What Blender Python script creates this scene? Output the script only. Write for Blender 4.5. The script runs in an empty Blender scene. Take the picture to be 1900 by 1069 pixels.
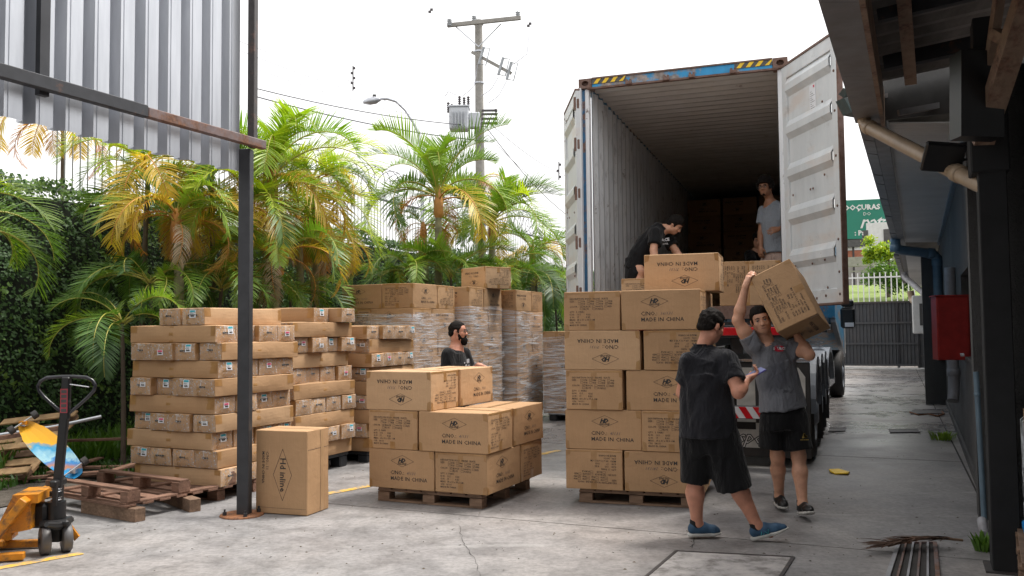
import bpy, math, random
import numpy as np
from mathutils import Vector, Matrix, noise
R_ = math.radians
rnd = random.Random(7)
S = bpy.context.scene
COL = S.collection

# ---------------------------------------------------------------- camera
cam_d = bpy.data.cameras.new('camera'); cam = bpy.data.objects.new('camera', cam_d); COL.objects.link(cam)
EYE = 1.52; FPX = 1600.0; PITCH = math.atan(81.5/1600); ROLL = 0.010
cam_d.sensor_width = 36; cam_d.lens = 36*FPX/1900; cam_d.clip_start = .05; cam_d.clip_end = 2000
cam.matrix_world = Matrix.Translation((0, 0, EYE)) @ Matrix.Rotation(math.pi/2+PITCH, 4, 'X') @ Matrix.Rotation(-ROLL, 4, 'Z')
cam_d.dof.use_dof = False
S.camera = cam
# ---------------------------------------------------------------- sky and sun
W = bpy.data.worlds.new('World'); S.world = W; W.use_nodes = True
wn = W.node_tree.nodes; wl = W.node_tree.links; wn.clear()
SUN_EL, SUN_AZ = R_(66), R_(72)          # azimuth from +Y towards +X
sky = wn.new('ShaderNodeTexSky'); sky.sky_type = 'NISHITA'; sky.sun_disc = False
sky.sun_elevation = SUN_EL; sky.sun_rotation = SUN_AZ; sky.dust_density = 6; sky.air_density = 1.4
hs = wn.new('ShaderNodeHueSaturation'); hs.inputs['Saturation'].default_value = .16
bg1 = wn.new('ShaderNodeBackground'); bg1.inputs[1].default_value = .05
wl.new(sky.outputs[0], hs.inputs['Color']); wl.new(hs.outputs[0], bg1.inputs[0])
tc = wn.new('ShaderNodeTexCoord'); nz = wn.new('ShaderNodeTexNoise'); nz.inputs['Scale'].default_value = 2.2; nz.inputs['Detail'].default_value = 5
cr = wn.new('ShaderNodeValToRGB'); cr.color_ramp.elements[0].position = .35; cr.color_ramp.elements[1].position = .65
cr.color_ramp.elements[0].color = (.93, .92, .915, 1); cr.color_ramp.elements[1].color = (1, .985, .965, 1)
bg2 = wn.new('ShaderNodeBackground'); bg2.inputs[1].default_value = .44
wl.new(tc.outputs['Generated'], nz.inputs['Vector']); wl.new(nz.outputs[0], cr.inputs[0]); wl.new(cr.outputs[0], bg2.inputs[0])
ad = wn.new('ShaderNodeAddShader'); wo = wn.new('ShaderNodeOutputWorld')
wl.new(bg1.outputs[0], ad.inputs[0]); wl.new(bg2.outputs[0], ad.inputs[1]); wl.new(ad.outputs[0], wo.inputs[0])
sd = bpy.data.lights.new('sun', 'SUN'); sd.energy = 1.5; sd.angle = R_(13); sd.color = (1, .95, .88)
sun = bpy.data.objects.new('sun', sd); COL.objects.link(sun)
sv = Vector((math.sin(SUN_AZ)*math.cos(SUN_EL), math.cos(SUN_AZ)*math.cos(SUN_EL), math.sin(SUN_EL)))
sun.rotation_euler = sv.to_track_quat('Z', 'Y').to_euler()
S.view_settings.view_transform = 'Standard'; S.view_settings.look = 'None'
S.view_settings.exposure = 1.28; S.view_settings.gamma = 1; S.view_settings.use_curve_mapping = False
S.cycles.max_bounces = 7; S.cycles.transparent_max_bounces = 16; S.cycles.use_denoising = True
S.cycles.sample_clamp_indirect = 6

# ---------------------------------------------------------------- helpers
def ray(px, py):
    u = (px-950)/FPX; v = (534.5-py)/FPX; c, s = math.cos(ROLL), math.sin(ROLL)
    u, v = u*c+v*s, -u*s+v*c
    return u, math.cos(PITCH)-v*math.sin(PITCH), math.sin(PITCH)+v*math.cos(PITCH)
def G(px, py, z=0):
    a = ray(px, py); t = (z-EYE)/a[2]; return Vector((a[0]*t, a[1]*t, z))
def AT(px, py, Y):
    a = ray(px, py); t = Y/a[1]; return Vector((a[0]*t, Y, EYE+a[2]*t))

class Mat:
    """small node-material builder"""
    def __init__(s, name, rough=.6, metal=0, spec=.5):
        s.m = bpy.data.materials.new(name); s.m.use_nodes = True; s.t = s.m.node_tree; s.n = s.t.nodes; s.l = s.t.links
        s.b = s.n['Principled BSDF']; s.b.inputs['Roughness'].default_value = rough; s.b.inputs['Metallic'].default_value = metal
        s.b.inputs['Specular IOR Level'].default_value = spec; s._c = None
    def N(s, t, **k):
        n = s.n.new('ShaderNode'+t)
        for a, v in k.items():
            if a in n.inputs: n.inputs[a].default_value = v
            else: setattr(n, a, v)
        return n
    def co(s, kind='Object'):
        if s._c is None: s._c = s.N('TexCoord')
        return s._c.outputs[kind]
    def scaled(s, sc, kind='Object', rot=(0, 0, 0)):
        m = s.N('Mapping'); m.inputs['Scale'].default_value = sc; m.inputs['Rotation'].default_value = rot; s.l.new(s.co(kind), m.inputs[0]); return m.outputs[0]
    def noise(s, sc=5, det=4, vec=None, rough=.55, dist=0):
        n = s.N('TexNoise'); n.inputs['Scale'].default_value = sc; n.inputs['Detail'].default_value = det; n.inputs['Roughness'].default_value = rough
        n.inputs['Distortion'].default_value = dist
        s.l.new(vec if vec is not None else s.co(), n.inputs['Vector']); return n.outputs['Fac']
    def ramp(s, f, *st):
        r = s.N('ValToRGB'); e = r.color_ramp.elements
        while len(e) < len(st): e.new(.5)
        for i, (p, c) in enumerate(st):
            e[i].position = p; e[i].color = (c, c, c, 1) if isinstance(c, (int, float)) else tuple(c)+(1,)
        s.l.new(f, r.inputs[0]); return r.outputs[0]
    def mix(s, f, a, b, mode='MIX'):
        n = s.N('Mix', data_type='RGBA', blend_type=mode)
        for v, i in ((f, 0), (a, 6), (b, 7)):
            if isinstance(v, (int, float)): n.inputs[i].default_value = v if i == 0 else (v, v, v, 1)
            elif isinstance(v, tuple): n.inputs[i].default_value = v+(1,)
            else: s.l.new(v, n.inputs[i])
        return n.outputs[2]
    def math(s, op, a, b=0):
        n = s.N('Math', operation=op)
        for i, v in enumerate((a, b)):
            if isinstance(v, (int, float)): n.inputs[i].default_value = v
            else: s.l.new(v, n.inputs[i])
        return n.outputs[0]
    def col(s, v):
        if isinstance(v, tuple): s.b.inputs['Base Color'].default_value = v+(1,)
        else: s.l.new(v, s.b.inputs['Base Color'])
        return s
    def rgh(s, v): s.l.new(v, s.b.inputs['Roughness']); return s
    def bump(s, f, st=.3, d=.01):
        n = s.N('Bump'); n.inputs['Strength'].default_value = st; n.inputs['Distance'].default_value = d
        s.l.new(f, n.inputs['Height']); s.l.new(n.outputs[0], s.b.inputs['Normal']); return s
    def rand(s):
        n = s.N('ObjectInfo'); return n.outputs['Random']

def simple(name, c, rough=.6, metal=0, var=.25, sc=6, bump=0, grime=0):
    M = Mat(name, rough, metal); n = M.noise(sc, 5)
    a = tuple(min(1, x*(1-var)) for x in c); b = tuple(min(1, x*(1+var)) for x in c)
    o = M.ramp(n, (.3, a), (.7, b))
    if grime:
        g = M.ramp(M.noise(sc*.6, 8, M.scaled((1, 1, .35)), .7), (.42, 0.), (.68, 1.))
        o = M.mix(M.math('MULTIPLY', g, grime), o, (.12, .09, .07))
    M.col(o)
    if bump: M.bump(M.noise(sc*6, 5), bump, .004)
    return M.m
def worn(name, c, rust=(.16, .07, .035), th=(.52, .62), rough=.5, metal=0, sc=4):
    M = Mat(name, rough, metal); n = M.noise(sc, 9, None, .68); n2 = M.noise(sc*3, 4)
    base = M.ramp(n2, (.3, tuple(x*.8 for x in c)), (.7, tuple(min(1, x*1.15) for x in c)))
    rc = M.ramp(M.noise(sc*9, 5), (.3, tuple(x*.5 for x in rust)), (.7, tuple(x*1.5 for x in rust)))
    M.col(M.mix(M.ramp(n, (th[0], 0.), (th[1], 1.)), base, rc)); M.bump(n, .25, .004)
    return M.m

MT = {}
def mats():
    # corrugated cardboard, one shade per box
    for nm, c in (('cardboard', (.44, .272, .15)), ('cardboard_pale', (.50, .325, .19))):
        M = Mat(nm, .78, 0, .25)
        h = M.N('HueSaturation'); n = M.ramp(M.noise(2.3, 5), (.3, tuple(x*.9 for x in c)), (.72, tuple(x*1.08 for x in c)))
        fl = M.noise(1, 2, M.scaled((260, 260, 6))); fn = M.ramp(fl, (.3, .95), (.7, 1.03))
        speck = M.ramp(M.noise(420, 2), (.25, .84), (.45, 1.))
        o = M.mix(1., M.mix(1., n, fn, 'MULTIPLY'), speck, 'MULTIPLY')
        sc = M.ramp(M.noise(7, 8, M.scaled((1, 1, 2.6)), .75), (.62, 0.), (.75, 1.))
        o = M.mix(M.math('MULTIPLY', sc, .28), o, (.24, .14, .075))
        M.l.new(o, h.inputs['Color']); v = M.math('ADD', M.math('MULTIPLY', M.rand(), .22), .88); M.l.new(v, h.inputs['Value'])
        h.inputs['Saturation'].default_value = 1.02
        M.col(h.outputs[0]); M.bump(M.math('ADD', M.noise(9, 6, None, .6, .6), M.math('MULTIPLY', M.noise(2.6, 3, M.scaled((1, 1, 2))), 1.2)), .55, .010); MT[nm] = M.m
    M = Mat('tape_brown', .28); M.col(M.ramp(M.noise(14, 5), (.3, (.30, .155, .055)), (.7, (.40, .225, .09)))); M.bump(M.noise(40, 4), .3, .002); MT['tape'] = M.m
    MT['ink'] = simple('ink', (.035, .03, .028), .7, var=.5, sc=40)
    MT['pencil'] = simple('pen_ink', (.12, .10, .10), .6)
    MT['paper'] = simple('paper_white', (.72, .73, .76), .5, var=.06)
    MT['teal'] = simple('label_teal', (.03, .33, .42), .5); MT['pink'] = simple('label_pink', (.70, .10, .20), .5)
    M = Mat('clear_tape', .12); M.col((.8, .8, .8)); tr = M.N('BsdfTransparent'); mx = M.N('MixShader')
    M.l.new(M.ramp(M.noise(26, 6, None, .7, 1.5), (.5, .04), (.66, .75)), mx.inputs[0]); M.l.new(tr.outputs[0], mx.inputs[1]); M.l.new(M.b.outputs[0], mx.inputs[2])
    M.l.new(mx.outputs[0], M.n['Material Output'].inputs[0]); M.bump(M.noise(50, 5), .6, .004); MT['clear'] = M.m
    # stretch film: mostly clear with pulled streaks
    for nm, rot in (('film', .62), ('film_b', -.5)):
        M = Mat(nm, .10, 0, 1.0); M.col((.90, .92, .96)); tr = M.N('BsdfTransparent'); mx = M.N('MixShader')
        a = M.noise(1, 3, M.scaled((2.2, 2.2, 52), rot=(rot*.9, rot, 0)), .6, .5); b = M.noise(1, 3, M.scaled((1.6, 1.6, 34), rot=(rot*.3, -rot*.6, 0)), .6, .7)
        k1 = M.ramp(M.noise(1.3, 3, M.scaled((1, 1, 2.2), rot=(rot*.9, rot, 0))), (.42, .12), (.60, 1.)); k2 = M.ramp(M.noise(1.7, 3, M.scaled((1, 1, 3), rot=(rot*.3, -rot*.6, 0))), (.46, .05), (.62, 1.)); c = M.noise(2.2, 3)
        f = M.math('ADD', M.math('MAXIMUM', M.math('MULTIPLY', M.ramp(a, (.50, .0), (.64, .70)), k1), M.math('MULTIPLY', M.ramp(b, (.52, .0), (.66, .60)), k2)), M.ramp(c, (.4, .02), (.65, .09)))
        M.l.new(M.math('MINIMUM', f, .85), mx.inputs[0]); M.l.new(tr.outputs[0], mx.inputs[1]); M.l.new(M.b.outputs[0], mx.inputs[2])
        M.l.new(mx.outputs[0], M.n['Material Output'].inputs[0]); M.bump(a, .8, .01); MT[nm] = M.m
    M = Mat('film_tight', .15, 0, .9); M.col((.86, .88, .92)); tr = M.N('BsdfTransparent'); mx = M.N('MixShader'); M.l.new(M.ramp(M.noise(1, 4, M.scaled((3, 3, 60))), (.42, .12), (.62, .8)), mx.inputs[0]); M.l.new(tr.outputs[0], mx.inputs[1]); M.l.new(M.b.outputs[0], mx.inputs[2]); M.l.new(mx.outputs[0], M.n['Material Output'].inputs[0]); MT['film_tight'] = M.m
    # wood
    for nm, c, c2 in (('wood_old', (.17, .105, .07), (.33, .215, .145)), ('wood_red', (.155, .085, .058), (.29, .165, .115)), ('wood_new', (.44, .27, .14), (.60, .40, .22))):
        M = Mat(nm, .75, 0, .3); g = M.noise(1, 6, M.scaled((6, 60, 60)), .6, .5); o = M.ramp(g, (.3, c), (.7, c2))
        k = M.ramp(M.noise(5, 6), (.35, .6), (.6, 1.)); M.col(M.mix(1., o, k, 'MULTIPLY')); M.bump(g, .4, .004); MT[nm] = M.m
    MT['black_plastic'] = simple('black_plastic', (.02, .022, .026), .42, bump=.2)
    MT['rubber'] = simple('rubber', (.022, .022, .023), .75, bump=.3, grime=.3)
    MT['steel_black'] = worn('steel_dark', (.042, .043, .048), th=(.60, .70), rough=.42, metal=.25, sc=3)
    MT['steel_rust'] = worn('steel_rusty', (.17, .13, .13), th=(.42, .58), rough=.6, sc=5)
    MT['steel_brown'] = worn('steel_brown', (.050, .044, .044), (.12, .07, .055), th=(.56, .68), rough=.55, sc=6)
    MT['rust'] = worn('rust_plate', (.30, .12, .045), th=(.4, .6), rough=.8, sc=20)
    M = Mat('galvanised', .36, .7); n = M.noise(3, 6, M.scaled((4, 4, .5)), .6); M.col(M.ramp(n, (.3, (.44, .455, .49)), (.7, (.55, .565, .60)))); M.bump(M.noise(30, 3), .08, .003); MT['galv'] = M.m
    # weathered container paints
    M = Mat('container_grey', .5); g = M.noise(2, 8, M.scaled((3, 3, .5)), .68); o = M.ramp(g, (.3, (.60, .62, .65)), (.7, (.78, .79, .80)))
    ru = M.ramp(M.noise(3.4, 11, None, .78), (.60, 0.), (.66, 1.)); dk = M.ramp(M.noise(9, 9, M.scaled((1, 1, .3)), .7), (.54, 0.), (.68, .7))
    M.col(M.mix(ru, M.mix(dk, o, (.26, .25, .25)), (.14, .09, .07))); M.bump(g, .15, .01); MT['cont_in'] = M.m
    M = Mat('container_roof', .6); g = M.noise(2.5, 8, M.scaled((.6, 3, 3)), .68); o = M.ramp(g, (.3, (.46, .445, .435)), (.7, (.64, .625, .61)))
    M.col(M.mix(M.ramp(M.noise(4, 9, None, .75), (.62, 0.), (.74, 1.)), o, (.14, .10, .08))); MT['cont_roof'] = M.m
    M = Mat('container_door', .45); g = M.noise(2, 8, M.scaled((2, 2, .6)), .68); o = M.ramp(g, (.25, (.50, .53, .55)), (.75, (.68, .70, .71)))
    pk = M.ramp(M.noise(1.3, 4, M.scaled((1, 1, 3))), (.52, 0.), (.70, .75)); ru = M.ramp(M.noise(7, 10, None, .78), (.66, 0.), (.70, 1.)); sm = M.ramp(M.noise(4, 9, M.scaled((1, 1, 1)), .8), (.57, 0.), (.66, .5))
    M.col(M.mix(ru, M.mix(sm, M.mix(pk, o, (.60, .53, .48)), (.32, .31, .30)), (.16, .07, .045))); M.bump(g, .12, .01); MT['cont_door'] = M.m
    MT['cont_blue'] = worn('container_blue', (.02, .17, .32), (.22, .15, .12), th=(.50, .58), rough=.5, sc=2.6)
    MT['cont_blue_dark'] = worn('container_post_blue', (.03, .13, .26), (.16, .09, .07), th=(.50, .60), rough=.5, sc=4)
    MT['cont_rust'] = worn('container_rust', (.17, .105, .085), (.12, .06, .04), th=(.45, .62), rough=.7, sc=9)
    MT['yellow'] = worn('paint_yellow', (.80, .52, .02), (.5, .35, .08), th=(.64, .75), rough=.5)
    MT['dark_grey'] = simple('paint_dark_grey', (.07, .068, .066), .5)
    MT['black'] = simple('paint_black', (.009, .009, .010), .42, var=.3)
    MT['white_paint'] = simple('paint_white', (.68, .68, .67), .4, var=.06, grime=.15)
    MT['red_paint'] = worn('paint_red', (.30, .020, .018), (.2, .03, .02), th=(.62, .75), rough=.4)
    MT['red_light'] = simple('red_lens', (.55, .01, .02), .15)
    MT['grey_fender'] = simple('fender_grey', (.19, .21, .24), .35, var=.12)
    MT['chrome'] = simple('bright_steel', (.62, .63, .66), .22, .9, var=.08)
    MT['orange'] = worn('jack_orange', (.58, .22, .012), (.16, .08, .035), th=(.52, .64), rough=.4, sc=7)
    MT['wheel_grey'] = simple('wheel_polyurethane', (.10, .10, .105), .5, grime=.4)
    MT['pvc_tan'] = simple('pvc_tan', (.36, .265, .18), .45, var=.12, grime=.35)
    MT['pvc_blue'] = simple('pvc_blue', (.13, .20, .26), .4, var=.15, grime=.2)
    MT['pvc_grey'] = simple('pvc_grey', (.30, .30, .32), .5, grime=.4)
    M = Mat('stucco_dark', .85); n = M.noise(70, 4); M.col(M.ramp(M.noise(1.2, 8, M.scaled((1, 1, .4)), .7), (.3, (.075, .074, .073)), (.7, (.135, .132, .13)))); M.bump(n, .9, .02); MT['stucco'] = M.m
    MT['interior'] = simple('column_and_unlit_bay', (.012, .012, .013), .9)  # near black: the column's own colour, and the bay's darkness put into its walls
    M = Mat('roof_sheet', .6, .2); M.col(M.ramp(M.noise(2, 8, M.scaled((2, .4, 2)), .7), (.3, (.11, .10, .095)), (.7, (.25, .225, .21)))); MT['roof_sheet'] = M.m
    M = Mat('soffit_pvc', .5); M.col(M.ramp(M.noise(1.5, 6), (.3, (.52, .51, .50)), (.7, (.64, .63, .62)))); MT['soffit'] = M.m
    MT['fascia'] = simple('fascia_grey', (.21, .205, .21), .55, var=.15, grime=.35)
    MT['truss'] = worn('truss_primer', (.27, .18, .125), (.17, .09, .06), th=(.5, .62), rough=.6, sc=5)
    MT['gate'] = simple('gate_grey', (.050, .054, .062), .5, var=.15, grime=.25)
    # ground
    M = Mat('concrete', .6); co = M.scaled((1, 1, 1)); a = M.noise(.55, 9, co, .62, .3); b = M.noise(3.2, 10, co, .72); c = M.noise(24, 6, co, .7); d = M.noise(.22, 4, co)
    o = M.ramp(a, (.32, (.18, .175, .18)), (.5, (.235, .228, .228)), (.68, (.295, .28, .272)))
    o = M.mix(M.ramp(d, (.45, 0.), (.65, .55)), o, (.30, .255, .225))
    o = M.mix(1., o, M.ramp(b, (.32, .58), (.56, 1.07)), 'MULTIPLY'); o = M.mix(1., o, M.ramp(c, (.28, .66), (.58, 1.08)), 'MULTIPLY')
    st = M.ramp(M.noise(1.1, 10, M.scaled((1, .33, 1), rot=(0, 0, .42)), .72, .8), (.57, 0.), (.70, 1.)); o = M.mix(M.math('MULTIPLY', st, .5), o, (.10, .095, .095))
    sp = M.ramp(M.noise(8, 3, co), (.70, 0.), (.73, 1.)); o = M.mix(M.math('MULTIPLY', sp, .25), o, (.36, .34, .33))
    # tyre scuffs: thin rings
    wv = M.N('TexWave'); wv.wave_type = 'RINGS'; wv.inputs['Scale'].default_value = .33; wv.inputs['Distortion'].default_value = 3; wv.inputs['Detail'].default_value = 2; M.l.new(co, wv.inputs['Vector'])
    rg = M.math('MULTIPLY', M.ramp(wv.outputs['Fac'], (.985, 0.), (.998, 1.)), M.ramp(M.noise(1.5, 3, co), (.5, 0.), (.6, .2))); o = M.mix(rg, o, (.50, .49, .47))
    M.col(o)
    sx = M.N('SeparateXYZ'); M.l.new(co, sx.inputs[0])
    far = M.N('MapRange'); far.inputs[1].default_value = 8.0; far.inputs[2].default_value = 13; M.l.new(sx.outputs[1], far.inputs[0])
    wet = M.math('MULTIPLY', far.outputs[0], M.ramp(M.noise(.8, 8, M.scaled((.8, 1, 1)), .68), (.30, 0.), (.54, 1.)))
    rr = M.math('SUBTRACT', M.ramp(b, (.3, .50), (.7, .72)), M.math('MULTIPLY', wet, .38)); M.rgh(rr)
    M.bump(M.math('ADD', M.math('MULTIPLY', c, .5), b), .22, .006); MT['concrete'] = M.m
    M = Mat('cover_concrete', .75); a = M.noise(6, 9, None, .7); M.col(M.ramp(a, (.38, (.17, .155, .145)), (.5, (.33, .31, .30)), (.62, (.42, .385, .37)))); M.bump(a, .5, .01); MT['cover'] = M.m
    M = Mat('earth', .95); a = M.noise(9, 8, None, .7); M.col(M.ramp(a, (.3, (.035, .028, .02)), (.7, (.13, .11, .09)))); M.bump(a, .9, .05); MT['earth'] = M.m
    MT['groove'] = simple('joint_dirt', (.05, .045, .042), .9)
    M = Mat('line_yellow', .6); f = M.ramp(M.noise(9, 9, None, .75), (.40, 0.), (.56, 1.)); M.col(M.mix(f, (.26, .24, .22), (.72, .42, .05))); MT['line'] = M.m
    MT['pole'] = simple('pole_concrete', (.30, .285, .26), .8, var=.15, bump=.3)
    MT['porcelain'] = simple('porcelain_grey', (.34, .36, .38), .3); MT['transformer'] = simple('transformer_paint', (.52, .54, .57), .4, var=.05)
    MT['fence_paint'] = simple('fence_paint', (.28, .285, .29), .5)
    MT['insul'] = simple('insulator_dark', (.06, .05, .055), .35); MT['wire'] = simple('wire_grey', (.10, .10, .12), .5)
    MT['wire_pale'] = simple('wire_pale', (.42, .42, .47), .5)
    # plants
    def leaf(nm, c1, c2, c3, tr=.35, rough=.42):
        M = Mat(nm, rough, 0, .5); n = M.noise(2.5, 3); r = M.rand()
        mixf = M.math('ADD', M.math('MULTIPLY', n, .6), M.math('MULTIPLY', r, .55))
        o = M.ramp(mixf, (.32, c1), (.55, c2), (.85, c3)); M.col(o)
        t = M.N('BsdfTranslucent'); M.l.new(M.mix(1., o, (1.5, 1.5, .7), 'MULTIPLY'), t.inputs[0]); mx = M.N('MixShader'); mx.inputs[0].default_value = tr
        M.l.new(M.b.outputs[0], mx.inputs[1]); M.l.new(t.outputs[0], mx.inputs[2]); M.l.new(mx.outputs[0], M.n['Material Output'].inputs[0]); MT[nm] = M.m
    leaf('frond_green', (.075, .15, .018), (.135, .245, .028), (.24, .36, .045)); leaf('frond_dark', (.035, .085, .016), (.06, .135, .022), (.11, .22, .035), .3)
    leaf('frond_lime', (.13, .25, .012), (.24, .37, .02), (.42, .48, .035), .40); leaf('frond_gold', (.42, .31, .03), (.60, .40, .05), (.42, .42, .06), .42)
    leaf('frond_orange', (.42, .15, .03), (.52, .24, .06), (.40, .27, .10), .35); leaf('frond_dry', (.23, .14, .09), (.36, .25, .17), (.45, .36, .27), .15, .7)
    leaf('ivy', (.014, .042, .010), (.028, .075, .016), (.06, .13, .028), .2, .6); leaf('ivy_light', (.04, .10, .016), (.08, .17, .026), (.16, .25, .04), .25, .6)
    leaf('weed', (.05, .12, .02), (.11, .22, .03), (.22, .33, .06), .35)
    MT['trunk'] = simple('palm_trunk', (.26, .235, .15), .75, var=.3, sc=9, bump=.4); MT['crownshaft'] = simple('palm_crownshaft', (.48, .22, .065), .6, var=.3)
    MT['rachis'] = simple('frond_stem', (.40, .36, .07), .45); MT['rachis_o'] = simple('frond_stem_orange', (.46, .20, .04), .5)
    MT['ivy_core'] = simple('hedge_core', (.012, .018, .009), .95); MT['bark'] = simple('bark', (.10, .075, .055), .85)
    # people
    def skin(nm, c):
        M = Mat(nm, .48, 0, .4); M.col(M.ramp(M.noise(14, 6, None, .6), (.3, tuple(x*.82 for x in c)), (.7, tuple(min(1, x*1.12) for x in c))))
        M.b.inputs['Subsurface Weight'].default_value = .08; M.b.inputs['Subsurface Radius'].default_value = (.02, .008, .004); M.bump(M.noise(160, 3), .12, .002); MT[nm] = M.m
    skin('skin_tan', (.50, .25, .16)); skin('skin_light', (.60, .32, .21)); skin('skin_brown', (.32, .155, .09)); skin('skin_rosy', (.58, .27, .18))
    def cloth(nm, c, v=.15):
        M = Mat(nm, .9, 0, .15); w = M.noise(1, 2, M.scaled((500, 500, 60))); n = M.noise(5, 6)
        o = M.ramp(n, (.3, tuple(x*(1-v) for x in c)), (.7, tuple(x*(1+v) for x in c))); M.col(M.mix(1., o, M.ramp(w, (.3, .82), (.7, 1.12)), 'MULTIPLY')); M.b.inputs['Sheen Weight'].default_value = .12
        M.bump(M.math('ADD', M.noise(6, 4, M.scaled((1.4, 1.4, .55), rot=(.25, .3, 0)), .5, 1.6), M.math('MULTIPLY', M.noise(300, 3), .04)), .9, .035); MT[nm] = M.m
    cloth('cloth_black', (.010, .010, .011)); cloth('cloth_navy', (.018, .018, .022), .35); cloth('cloth_heather', (.165, .17, .19), .08); cloth('cloth_grey', (.24, .265, .30), .08); cloth('cloth_pink', (.42, .30, .25))
    M = Mat('hair', .7, 0, .08); M.col(M.ramp(M.noise(1, 4, M.scaled((130, 130, 40))), (.3, (.004, .0035, .0035)), (.7, (.020, .016, .014)))); M.bump(M.noise(1, 4, M.scaled((170, 170, 40))), .5, .004); MT['hair'] = M.m
    MT['eye'] = simple('eye_white', (.6, .58, .55), .2, var=.03); MT['shoe_blue'] = simple('shoe_blue', (.028, .075, .14), .7, bump=.4, sc=20); MT['shoe_teal'] = simple('shoe_teal', (.04, .30, .33), .6)
    MT['sole'] = simple('sole_white', (.50, .49, .46), .6, var=.12); MT['sock'] = simple('sock_black', (.012, .012, .013), .9)
    MT['badge'] = simple('badge_red', (.55, .02, .05), .6); MT['gold'] = simple('print_gold', (.38, .26, .06), .6); MT['grey_print'] = simple('print_dark', (.10, .105, .12), .8)
    MT['screen'] = simple('phone_screen', (.07, .09, .26), .35); MT['tattoo'] = simple('tattoo_ink', (.10, .10, .12), .6, var=.5, sc=60)
mats()

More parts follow.
